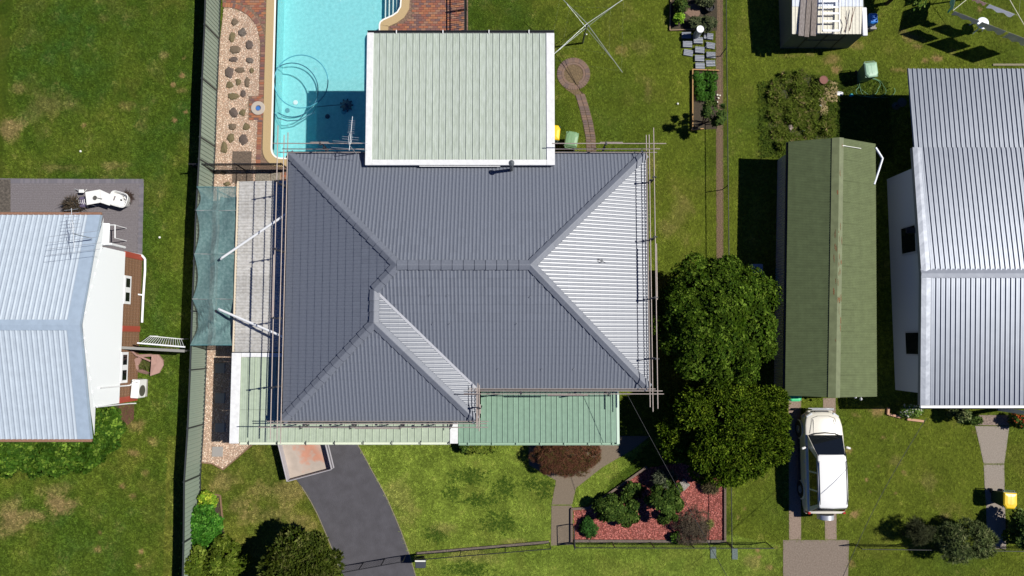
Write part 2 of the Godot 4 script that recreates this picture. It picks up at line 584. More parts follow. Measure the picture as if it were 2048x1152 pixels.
# a crown of leaf clumps set on many overlapping lobes
func crown(parent: Node, nm: String, ct: Vector3, rad: Vector3, count: int, size: float, cols: Array, kind: String, seed_: int, lobes := 22, lobe := 0.36, low := -0.35) -> void:
	rng.seed = seed_
	var ls := []
	for i in lobes:
		var d := Vector3.ZERO
		while d.length() < 0.2 or d.y < low:
			d = Vector3(rng.randfn(), rng.randfn(), rng.randfn()).normalized()
		var fr := rr(.54, .80)
		ls.append([ct + Vector3(d.x * rad.x, d.y * rad.y, d.z * rad.z) * fr, lobe * rr(.7, 1.25), rr(.82, 1.18)])
	ls.append([ct, 0.62 if lobe > .21 else 0.45, 1.0])
	var src := clump(kind).surface_get_arrays(0)
	var sv: PackedVector3Array = src[Mesh.ARRAY_VERTEX]
	var sn: PackedVector3Array = src[Mesh.ARRAY_NORMAL]
	var vv := PackedVector3Array()
	var nv := PackedVector3Array()
	var cv := PackedColorArray()
	var one_c := PackedColorArray()
	one_c.resize(sv.size())
	var sh := org(parent)
	for i in count:
		var l: Array = ls[rng.randi() % ls.size()]
		var d := Vector3(rng.randfn(), rng.randfn(), rng.randfn()).normalized()
		if d.y < -0.1 and rng.randf() < 0.6: d.y = -d.y
		var p: Vector3 = l[0] + Vector3(d.x * rad.x, d.y * rad.y, d.z * rad.z) * l[1] * sqrt(rr(.5, 1.0))
		if p.y < 0.04: p.y = rr(.04, .12)
		var out: Vector3 = ((p - ct) / rad).normalized() * 0.6 + d * 0.5 + Vector3.UP * 0.45
		out = out.normalized()
		var e := out.cross(Vector3(rng.randfn(), rng.randfn(), rng.randfn())).normalized()
		var b := Basis(e, out, e.cross(out))
		vv.append_array(Transform3D(b.scaled_local(Vector3.ONE * size * rr(.65, 1.35)), p - sh) * sv)
		nv.append_array(Transform3D(b, Vector3.ZERO) * sn)
		var c: Color = cols[0].lerp(cols[1], rng.randf())
		if cols.size() > 2 and rng.randf() < 0.2: c = cols[2]
		var j: float = rr(.7, 1.3) * l[2]
		one_c.fill(Color(c.r * j, c.g * j, c.b * j))
		cv.append_array(one_c)
	var ar := []
	ar.resize(Mesh.ARRAY_MAX)
	ar[Mesh.ARRAY_VERTEX] = vv
	ar[Mesh.ARRAY_NORMAL] = nv
	ar[Mesh.ARRAY_COLOR] = cv
	var am := ArrayMesh.new()
	am.add_surface_from_arrays(Mesh.PRIMITIVE_TRIANGLES, ar)
	am.surface_set_material(0, leaf_mat())
	var mo := MeshInstance3D.new()
	mo.name = nm
	mo.mesh = am
	parent.add_child(mo, true)

func plant(nm: String, label: String, cat: String, px: float, py: float, hc: float, rx: float, ry: float, rz: float, count: int, size: float, cols: Array, kind: String, seed_: int, o := {}) -> Node3D:
	var c := W(px, py, hc)
	var t := thing(nm, label, cat, Vector3(c.x, o.get("base", 0.0), c.z), o.get("group", ""))
	var bark := mat("bark", 0.10, 0.07, 0.045, 0.9, {"tex": noise_tex("blotch", 71, 0.02, 4, Color(.55, .55, .55), Color(1, 1, 1)), "scale": 1.5})
	rng.seed = seed_ + 7
	var tr: float = o.get("trunk", 0.03)
	var m := MB.new()
	var base: float = o.get("base", 0.0)
	var top := Vector3(c.x, hc, c.z)
	if tr > 0.08:
		m.tube(Vector3(c.x, base, c.z), Vector3(c.x + .05, hc * .55, c.z), tr, tr * .7, 9)
		for i in 6:
			var a := TAU * i / 6.0 + rr(-.3, .3)
			m.tube(Vector3(c.x + .05, hc * rr(.42, .55), c.z), top + Vector3(cos(a) * rx * .6, rr(-.2, .35) * ry, sin(a) * rz * .6), tr * .5, tr * .12, 6)
		part(m, "trunk", bark, t)
	else:
		for i in 5:
			var a := TAU * i / 5.0 + rr(-.3, .3)
			m.tube(Vector3(c.x + cos(a) * .04, base, c.z + sin(a) * .04), top + Vector3(cos(a) * rx * .55, rr(-.1, .4) * ry, sin(a) * rz * .55), tr, tr * .4, 5)
		part(m, "stem", bark, t)
	crown(t, o.get("crown", "foliage"), top, Vector3(rx, ry, rz), count, size, cols, kind, seed_, o.get("lobes", 22), o.get("lobe", 0.36), o.get("low", -0.35))
	return t

# ---------------------------------------------------------------- the tiled house
const EAVE := 3.9
const K := 0.362          # roof pitch
const TW := 0.305         # tile cover width
const TC := 0.345         # course, measured flat

func tile_profile() -> Array:
	return [Vector2(0, .003), Vector2(.026, .017), Vector2(.052, .021), Vector2(.078, .016), Vector2(.100, .003), Vector2(.1525, .002),
		Vector2(.1785, .017), Vector2(.2045, .021), Vector2(.2305, .016), Vector2(.2525, .003), Vector2(TW, .002)]

func tile_tris() -> Array:
	# local: x along the eave, y up, z up the slope (flat measure)
	var t := []
	var pr := tile_profile()
	for i in pr.size() - 1:
		var a0 := Vector3(pr[i].x, K * -.02 + pr[i].y + .028, -.02)
		var b0 := Vector3(pr[i + 1].x, K * -.02 + pr[i + 1].y + .028, -.02)
		var a1 := Vector3(pr[i].x, K * (TC + .02) + pr[i].y * .9 + .004, TC + .02)
		var b1 := Vector3(pr[i + 1].x, K * (TC + .02) + pr[i + 1].y * .9 + .004, TC + .02)
		t.append([a0, a1, b1])
		t.append([a0, b1, b0])
		var al := Vector3(a0.x, K * -.02 + .0, -.02)
		var bl := Vector3(b0.x, K * -.02 + .0, -.02)
		t.append([a0, b0, bl])
		t.append([a0, bl, al])
	return t

func clip(poly: Array, q: PackedVector2Array) -> Array:
	var out := poly
	for e in q.size():
		var p0 := q[e]
		var p1 := q[(e + 1) % q.size()]
		var nrm := Vector2(-(p1 - p0).y, (p1 - p0).x)
		var src := out
		out = []
		for i in src.size():
			var a: Vector3 = src[i]
			var b: Vector3 = src[(i + 1) % src.size()]
			var da := (Vector2(a.x, a.z) - p0).dot(nrm)
			var db := (Vector2(b.x, b.z) - p0).dot(nrm)
			if da >= 0: out.append(a)
			if (da >= 0) != (db >= 0): out.append(a.lerp(b, da / (da - db)))
		if out.is_empty(): return out
	return out

var full_tiles := []      # [height, transform]
func tile_face(dst: MB, deck: MB, eave0: Vector2, s: Vector2, poly: PackedVector2Array, ext_poly: PackedVector2Array) -> void:
	# eave0: a point on the eave; s: inward; poly: convex outline (orientation such that inside is on the left of each edge in x,z)
	var s3 := Vector3(s.x, 0, s.y)
	var u3 := Vector3.UP.cross(s3)
	var o := Vector3(eave0.x, EAVE, eave0.y)
	var bs := Basis(u3, Vector3.UP, s3)
	var amin := 1e9
	var amax := -1e9
	var bmin := 1e9
	var bmax := -1e9
	for p in poly:
		var l := Vector3(p.x, 0, p.y) - Vector3(o.x, 0, o.z)
		amin = minf(amin, l.dot(u3)); amax = maxf(amax, l.dot(u3))
		bmin = minf(bmin, l.dot(s3)); bmax = maxf(bmax, l.dot(s3))
	var cp := poly
	var area := 0.0
	for i in cp.size(): area += cp[i].cross(cp[(i + 1) % cp.size()])
	if area < 0: cp.reverse()
	var dk := []
	for p in cp:
		var l := Vector3(p.x, 0, p.y) - Vector3(o.x, 0, o.z)
		dk.append(Vector3(p.x, EAVE + K * l.dot(s3) - .01, p.y))
	for i in range(1, dk.size() - 1):
		if (dk[i] - dk[0]).cross(dk[i + 1] - dk[0]).y > 0: deck.tri(dk[0], dk[i], dk[i + 1])
		else: deck.tri(dk[0], dk[i + 1], dk[i])
	var tt := tile_tris()
	var ins := PackedVector2Array()
	for p in ext_poly: ins.append(p)
	for j in range(floori(bmin / TC), ceili(bmax / TC)):
		for i in range(floori(amin / TW) - 1, ceili(amax / TW) + 1):
			var org_ := o + u3 * (i * TW) + s3 * (j * TC) + Vector3.UP * (K * j * TC)
			var all_in := true
			var any_in := false
			for cc in [[0.0, .01], [TW, .01], [TW, TC + .02], [0.0, TC + .02]]:
				var w: Vector3 = org_ + u3 * cc[0] + s3 * cc[1]
				if Geometry2D.is_point_in_polygon(Vector2(w.x, w.z), cp): any_in = true
				else: all_in = false
			if all_in:
				full_tiles.append([org_.y, Transform3D(bs, org_)])
				continue
			# clip against the outline (eave side relaxed so that noses overhang)
			var wide := PackedVector2Array()
			for p in cp:
				var l := Vector3(p.x, 0, p.y) - Vector3(o.x, 0, o.z)
				if l.dot(s3) < 0.01: wide.append(p - s * 0.03)
				else: wide.append(p)
			for t in tt:
				var c := clip([org_ + bs * t[0], org_ + bs * t[1], org_ + bs * t[2]], wide)
				for q in range(1, c.size() - 1): dst.tri(c[0], c[q], c[q + 1])

func cap_line(parent: Node, p0: Vector3, p1: Vector3, drop: float, mts: Array, lift := 0.05) -> void:
	var L := p0.distance_to(p1)
	var cnt := maxi(1, roundi(L / 0.43))
	var seg := L / cnt
	var m := MB.new()
	var pr := [Vector2(-.20, -drop), Vector2(-.19, -drop + .022), Vector2(-.025, .040), Vector2(0, .045), Vector2(.025, .040), Vector2(.19, -drop + .022), Vector2(.20, -drop)]
	for i in pr.size() - 1:
		var a := Vector3(pr[i].x * 1.06, pr[i].y + .030, 0)
		var b := Vector3(pr[i + 1].x * 1.06, pr[i + 1].y + .030, 0)
		var a1 := Vector3(pr[i].x * .96, pr[i].y, seg + .015)
		var b1 := Vector3(pr[i + 1].x * .96, pr[i + 1].y, seg + .015)
		m.quad(a, a1, b1, b)
		m.tri(a, b, Vector3(0, -drop, 0))
	var me := m.mesh()
	var d := (p1 - p0).normalized()
	var x := Vector3.UP.cross(d).normalized()
	var bs := Basis(x, d.cross(x), d)
	for i in cnt:
		inst(me, "ridge_cap", mts[rng.randi() % mts.size()], parent, Transform3D(bs, p0 + d * (seg * i) + Vector3.UP * lift))

func pan_mesh(w: float, L: float, rib := 0.035) -> ArrayMesh:
	var m := MB.new()
	var pr := [Vector2(0, 0), Vector2(.002, rib), Vector2(.020, rib), Vector2(.024, 0), Vector2(w * .36, 0), Vector2(w * .38, .005), Vector2(w * .42, .005), Vector2(w * .44, 0),
		Vector2(w * .66, 0), Vector2(w * .68, .005), Vector2(w * .72, .005), Vector2(w * .74, 0), Vector2(w - .001, 0)]
	m.ext(pr, Vector3.ZERO, Vector3.RIGHT, Vector3.UP, Vector3(0, 0, L))
	m.bb(0, -.03, 0, w - .001, -.004, L)
	return m.mesh()

func pans(parent: Node, x0: float, x1: float, z0: float, z1: float, y: float, cnt: int, mts: Array, rib := 0.035, dy := 0.0) -> void:
	var w := (x1 - x0) / cnt
	var me := pan_mesh(w, z1 - z0, rib)
	for i in cnt:
		inst(me, "roof_sheet", mts[rng.randi() % mts.size()], parent, Transform3D(Basis(), Vector3(x0 + w * i, y, z0)))

func variants(key: String, r: float, g: float, b: float, rough: float, cnt: int, spread: float, o := {}) -> Array:
	var l := []
	for i in cnt:
		var k := 1.0 + spread * (2.0 * i / maxf(1, cnt - 1) - 1.0)
		l.append(mat(key + str(i), r * k, g * k, b * k, rough, o))
	return l

func build_house() -> void:
	rng.seed = 77
	var blotch := noise_tex("blotch", 71, 0.02, 4, Color(.55, .55, .55), Color(1, 1, 1))
	var soft := noise_tex("soft", 72, 0.012, 4, Color(.91, .91, .91), Color(1, 1, 1))
	var X0 := -9.54
	var X1 := 5.70
	var Z0 := -7.95
	var Z1 := 2.0
	var WX := -1.50
	var WZ := 3.33
	var hm := (Z1 - Z0) / 2
	var zr := Z0 + hm
	var hw := (WX - X0) / 2
	var xr := X0 + hw
	var h := thing("tiled_house", "brick house with charcoal tiled hip roof and flat sage roofed addition", "house", Vector3(-2, 0, -3))
	var brick := mat("house_brick", 0.24, 0.11, 0.07, 0.9, {"tex": blotch, "scale": 0.8})
	var m := MB.new()
	m.prism(PackedVector2Array([Vector2(X0 + .5, Z0 + .5), Vector2(X1 - .5, Z0 + .5), Vector2(X1 - .5, Z1 - .5), Vector2(WX - .5, Z1 - .5), Vector2(WX - .5, WZ - .5), Vector2(X0 + .5, WZ - .5)]), 0, 3.68)
	part(m, "wall", brick, h)
	m = MB.new()
	m.prism(PackedVector2Array([Vector2(X0 + .02, Z0 + .02), Vector2(X1 - .02, Z0 + .02), Vector2(X1 - .02, Z1 - .02), Vector2(WX - .02, Z1 - .02), Vector2(WX - .02, WZ - .02), Vector2(X0 + .02, WZ - .02)]), 3.69, 3.76)
	part(m, "soffit", mat("eave_white", 0.6, 0.6, 0.58, 0.6), h)
	# gutters
	var gm := mat("gutter_charcoal", 0.035, 0.038, 0.045, 0.4, {"spec": .5})
	for g in [[X0, Z0, X1, Z0, 0, -1], [X1, Z0, X1, Z1, 1, 0], [WX, Z1, X1, Z1, 0, 1], [WX, Z1, WX, WZ, 1, 0], [X0, WZ, WX, WZ, 0, 1], [X0, Z0, X0, WZ, -1, 0]]:
		m = MB.new()
		var a := Vector3(g[0], 0, g[1])
		var b := Vector3(g[2], 0, g[3])
		var d := (b - a).normalized()
		var nn := Vector3(g[4], 0, g[5])
		var pr := [Vector2(-.02, .03), Vector2(-.02, -.1), Vector2(.095, -.1), Vector2(.095, .02), Vector2(.11, .02), Vector2(.11, -.115), Vector2(-.035, -.115)]
		m.ext(pr, a + Vector3.UP * 3.87 - d * .09, nn, Vector3.UP, (b - a) + d * .18)
		part(m, "gutter", gm, h)
	# tiles
	var rtx := noise_tex("soft2", 73, 0.03, 4, Color(.86, .86, .87), Color(1, 1, 1))
	var tm := []
	for i in 4:
		var k: float = [0.965, 1.0, 1.02, 1.04][i]
		tm.append(mat("roof_tile" + str(i), 0.150 * k, 0.164 * k, 0.196 * k, .43, {"tex": rtx, "scale": 0.6, "spec": .66}))
	var tall := mat("roof_tile_all", 0.150, 0.164, 0.196, .43, {"tex": rtx, "scale": 0.6, "spec": .66})
	var deck := MB.new()
	var cut := MB.new()
	var rw := Vector2(X0 + hm, zr)
	var re := Vector2(X1 - hm, zr)
	var vt := Vector2(xr, Z1 - hw)
	var wr := Vector2(xr, WZ - hw)
	var NW := Vector2(X0, Z0)
	var NE := Vector2(X1, Z0)
	var SE := Vector2(X1, Z1)
	var VB := Vector2(WX, Z1)
	var WE := Vector2(WX, WZ)
	var SW := Vector2(X0, WZ)
	var faces := [
		[NW, Vector2(0, 1), [NW, NE, re, rw]],
		[NE, Vector2(-1, 0), [NE, SE, re]],
		[SE, Vector2(0, -1), [SE, VB, vt, rw, re]],
		[WE, Vector2(-1, 0), [VB, WE, wr, vt]],
		[SW, Vector2(0, -1), [WE, SW, wr]],
		[NW, Vector2(1, 0), [NW, rw, vt, Vector2(X0, vt.y)]],
		[NW, Vector2(1, 0), [Vector2(X0, vt.y), vt, wr, SW]]]
	for f in faces: tile_face(cut, deck, f[0], f[1], PackedVector2Array(f[2]), PackedVector2Array(f[2]))
	var roof := part(deck, "roof", mat("roof_deck", .02, .02, .022, .9), h)
	full_tiles.sort_custom(func(a, b): return a[0] > b[0])
	var one_tile := MB.new()
	for t in tile_tris(): one_tile.tri(t[0], t[1], t[2])
	var tme := one_tile.mesh()
	var src := tile_tris()
	for i in full_tiles.size():
		var t: Transform3D = full_tiles[i][1]
		if i < 300:
			inst(tme, "roof_tile", tm[rng.randi() % 4], roof, t)
		else:
			# laid by hand: each a hair off
			t.origin += Vector3.UP * rr(-.002, .003)
			for q in src: cut.tri(t * q[0], t * q[1], t * q[2])
	part(cut, "roof_tiles", tall, roof, "stuff")
	var v3 := func(p: Vector2, hh: float) -> Vector3: return Vector3(p.x, EAVE + K * hh, p.y)
	var cm := variants("cap_tile", .155, .168, .200, .56, 3, .03, {"tex": rtx, "scale": .6, "spec": .5})
	var dh := .049
	cap_line(roof, v3.call(NW, 0), v3.call(rw, hm), dh, cm)
	cap_line(roof, v3.call(NE, 0), v3.call(re, hm), dh, cm)
	cap_line(roof, v3.call(SE, 0), v3.call(re, hm), dh, cm)
	cap_line(roof, v3.call(SW, 0), v3.call(wr, hw), dh, cm)
	cap_line(roof, v3.call(WE, 0), v3.call(wr, hw), dh, cm)
	cap_line(roof, v3.call(vt, hw), v3.call(rw, hm), dh, cm)
	cap_line(roof, v3.call(rw, hm), v3.call(re, hm), .062, cm)
	cap_line(roof, v3.call(wr, hw), v3.call(vt, hw), .062, cm)
	# metal valley strip
	m = MB.new()
	var va: Vector3 = v3.call(VB, 0)
	var vb: Vector3 = v3.call(vt, hw)
	var pd := Vector3(1, 0, -1).normalized() * .05
	m.qup(va - pd + Vector3.UP * .055, va + pd + Vector3.UP * .055, vb + pd + Vector3.UP * .055, vb - pd + Vector3.UP * .055)
	part(m, "valley_strip", mat("valley_metal", .5, .5, .52, .4, {"metal": .6}), roof)
	# small tile lugs left standing proud on the front slope
	for q in [[862, 592], [897, 592], [866, 648], [899, 648], [995, 740], [1085, 740], [1150, 740], [1033, 648], [1060, 595]]:
		var w := W(q[0], q[1], 4.9)
		w.y = EAVE + K * (Z1 - w.z) + .06
		m = MB.new()
		m.rbox(w, Vector3(.10, .03, .035), .008, Basis(Vector3.UP, .6))
		part(m, "tile_clip", tm[3], roof)
	# loose wire hook left on the east slope
	var hk := W(1200, 520, 4.6)
	hk.y = EAVE + K * (X1 - hk.x) + .07
	m = MB.new()
	var pts := []
	for i in 10:
		var a := -0.4 + i * .42
		pts.append(hk + Vector3(cos(a) * .09, 0.02 + .0 * i - K * cos(a) * .09, sin(a) * .13))
	pts.append(hk + Vector3(.22, -.07, .12))
	m.pipe(pts, .010, 5)
	part(m, "wire_hook", gm, roof)

	# ---- flat roofed addition at the back
	var ax0 := -6.18
	var ax1 := 1.80
	var az0 := -13.10
	var az1 := -7.33
	m = MB.new()
	m.bb(ax0 + .45, 0, az0 + .45, ax1 - .45, 4.18, az1 - .12)
	part(m, "addition_wall", brick, h)
	var wm := mat("white_flashing", 0.74, 0.74, 0.73, .45, {"tex": noise_tex("scuff", 74, 0.012, 5, Color(.935, .93, .925), Color(1, 1, 1), 512, 1.5), "scale": 0.6})
	m = MB.new()
	m.bb(ax0 + .02, 4.19, az0 + .03, ax1 - .02, 4.36, az1 - .02)
	var ar := part(m, "addition_roof", mat("eave_white", 0.6, 0.6, 0.58, 0.6), h)
	pans(ar, ax0 + .27, ax1 - .34, az0 + .05, az1 - .24, 4.40, 26, variants("sage_pan", 0.44, 0.485, 0.425, .5, 3, .02, {"tex": noise_tex("mildew", 75, 0.014, 5, Color(.88, .89, .86), Color(1, 1, 1), 512, 1.2), "scale3": Vector3(.9, .5, .22)}), .032)
	for b in [[ax0, az0 + .03, ax0 + .285, az1], [ax1 - .345, az0 + .05, ax1, az1], [ax0 + .29, az1 - .235, ax1 - .35, az1]]:
		m = MB.new()
		m.rbox(Vector3((b[0] + b[2]) / 2, 4.39, (b[1] + b[3]) / 2), Vector3(b[2] - b[0], .11, b[3] - b[1]), .012)
		part(m, "flashing", wm, ar)
	m = MB.new()
	m.ext([Vector2(0, .05), Vector2(0, -.05), Vector2(.1, -.05), Vector2(.1, .04), Vector2(.115, .04), Vector2(.115, -.065)], Vector3(ax0, 4.36, az0 + .03), Vector3(0, 0, -1), Vector3.UP, Vector3(ax1 - ax0, 0, 0))
	part(m, "gutter", gm, ar)
	for px in [793, 886, 978, 1058]:
		var w := W(px, 63, 4.4)
		m = MB.new()
		m.bb(w.x - .02, 4.40, az0 - .09, w.x + .02, 4.43, az0 + .08)
		part(m, "gutter_strap", wm, ar)
	# conduit along its south edge and a dark flue standing on the tiles
	m = MB.new()
	m.pipe([Vector3(-3.9, 4.36, az1 + .03), Vector3(-2.6, 4.35, az1 + .03), Vector3(-.5, 4.36, az1 + .035)], .022)
	part(m, "conduit", wm, ar)
	var fb := W(1023, 341, 4.1)
	m = MB.new()
	m.tube(Vector3(fb.x, 4.05, fb.z), Vector3(fb.x, 5.35, fb.z), .075, -1, 14)
	m.lathe(Vector3(fb.x, 5.35, fb.z), [Vector2(.12, 0), Vector2(.12, .05), Vector2(.02, .12), Vector2(0, .12)], 14)
	var fl := part(m, "flue", mat("flue_grey", .09, .10, .11, .5), h)
	m = MB.new()
	m.lathe(Vector3(fb.x, 4.04, fb.z), [Vector2(.2, 0), Vector2(.1, .12), Vector2(.076, .14)], 14)
	part(m, "flue_collar", tm[2], fl)

# guard rails clamped along the eaves for the roofers
func guard(label: String, a: Vector3, b: Vector3, out: Vector3, over: float, posts: int, hs := [4.05, 4.36, 4.92], short_end := 0.0) -> void:
	var steel := mat("scaffold_steel", .43, .395, .37, .5, {"metal": .2, "tex": noise_tex("rusty", 76, 0.03, 4, Color(.84, .76, .71), Color(1, 1, 1)), "scale": .7})
	var dark := mat("clamp_dark", .03, .03, .035, .5)
	var t := thing("guard_rail", label, "guard rail", Vector3((a.x + b.x) / 2, hs[0], (a.z + b.z) / 2), "roof edge guard rails")
	var d := (b - a).normalized()
	var k := 0
	for hh in hs:
		var off: Vector3 = out * [.03, .09, .17][k]
		var m := MB.new()
		var p0: Vector3 = a + off - d * (over + rr(-.15, .2)) + Vector3.UP * hh
		var p1: Vector3 = b + off + d * (over + rr(-.15, .2)) + Vector3.UP * (hh + rr(-.02, .02))
		m.tube(p0, p1, .021, -1, 7)
		part(m, "rail", steel, t)
		if k == 2:
			m = MB.new()
			var mid := p0.lerp(p1, .42)
			m.tube(mid + out * .045, p0.lerp(p1, .62) + out * .045, .021, -1, 7)
			part(m, "rail", steel, t)
		k += 1
	for i in posts:
		var f := (i + .5) / posts
		var p := a.lerp(b, f) + out * .23
		var m := MB.new()
		m.box(Vector3(p.x, (hs[0] + hs[-1]) / 2 - .17, p.z), Vector3(.04, hs[-1] - hs[0] + .45, .04))
		var po := part(m, "post", dark, t)
		m = MB.new()
		m.tube(p + Vector3.UP * (hs[0] - .32), p - out * .75 + Vector3.UP * (hs[0] - .32), .022, -1, 6)
		part(m, "bracket", dark, po)
		for hh in hs:
			m = MB.new()
			m.rbox(p + Vector3.UP * hh - out * .09, Vector3(.09, .07, .09), .015)
			part(m, "clamp", dark, po)

func build_guards() -> void:
	rng.seed = 88
	guard("steel guard rails along the west eave over the white fibro roof", Vector3(-9.54, 0, -7.95), Vector3(-9.54, 0, 3.33), Vector3(-1, 0, 0), .75, 4)
	guard("steel guard rails along the north eave beside the pool", Vector3(-9.54, 0, -7.95), Vector3(-6.35, 0, -7.95), Vector3(0, 0, -1), .25, 1)
	guard("steel guard rails along the north eave above the wheelie bins", Vector3(2.1, 0, -7.95), Vector3(5.70, 0, -7.95), Vector3(0, 0, -1), .55, 1)
	guard("steel guard rails along the east eave beside the big trees", Vector3(5.70, 0, -7.95), Vector3(5.70, 0, 2.0), Vector3(1, 0, 0), .75, 4)
	guard("steel guard rails along the front eave above the green carport", Vector3(-1.42, 0, 2.0), Vector3(5.70, 0, 2.0), Vector3(0, 0, 1), .4, 2)
	guard("short steel guard rails where the front wing meets the carport", Vector3(-1.5, 0, 2.2), Vector3(-1.5, 0, 3.33), Vector3(1, 0, 0), .35, 1, [4.05, 4.36, 4.7])
	guard("steel guard rails along the front wing eave over the pale strip roof", Vector3(-9.54, 0, 3.33), Vector3(-1.5, 0, 3.33), Vector3(0, 0, 1), .5, 4)

# ---------------------------------------------------------------- pool, paving, lower roofs
func arc(pts: PackedVector2Array, c: Vector2, r: float, a0: float, a1: float, k: int) -> void:
	for i in k + 1:
		var a := lerpf(a0, a1, float(i) / k)
		pts.append(c + Vector2(cos(a), sin(a)) * r)

var brick_me: ArrayMesh
func brick_mats() -> Array:
	var bt := noise_tex("brick_grain", 77, 0.05, 4, Color(.72, .72, .72), Color(1, 1, 1))
	return [mat("brk0", .42, .15, .075, .85, {"tex": bt, "scale": 1.5}), mat("brk1", .34, .12, .075, .85, {"tex": bt, "scale": 1.5}), mat("brk2", .46, .19, .09, .85, {"tex": bt, "scale": 1.5}),
		mat("brk3", .26, .12, .095, .85, {"tex": bt, "scale": 1.5}), mat("brk4", .38, .20, .13, .85, {"tex": bt, "scale": 1.5}), mat("brk5", .20, .11, .10, .85, {"tex": bt, "scale": 1.5})]

func brick(parent: Node, c: Vector3, yaw: float, mts: Array, sc := Vector3.ONE) -> void:
	if brick_me == null:
		var m := MB.new()
		m.rbox(Vector3.ZERO, Vector3(.222, .05, .108), .006)
		brick_me = m.mesh()
	inst(brick_me, "brick", mts[rng.randi() % mts.size()], parent, Transform3D(Basis(Vector3.UP, yaw + rr(-.015, .015)).scaled_local(sc), c + Vector3.UP * rr(-.003, .003)))

func lay_bricks(parent: Node, poly: PackedVector2Array, y: float, mts: Array, yaw := 0.0, most := 300) -> int:
	var r := Rect2(poly[0], Vector2.ZERO)
	for p in poly: r = r.expand(p)
	var n := 0
	var j := 0
	var z := r.position.y + .06
	while z < r.end.y:
		var x := r.position.x + (.06 if j % 2 == 0 else .176)
		while x < r.end.x:
			var ok := n < most
			for q in [Vector2(-.10, -.04), Vector2(.10, -.04), Vector2(.10, .04), Vector2(-.10, .04)]:
				if not Geometry2D.is_point_in_polygon(Vector2(x, z) + q, poly): ok = false
			if ok:
				brick(parent, Vector3(x, y, z), yaw, mts)
				n += 1
			x += .232
		z += .118
		j += 1
	return n

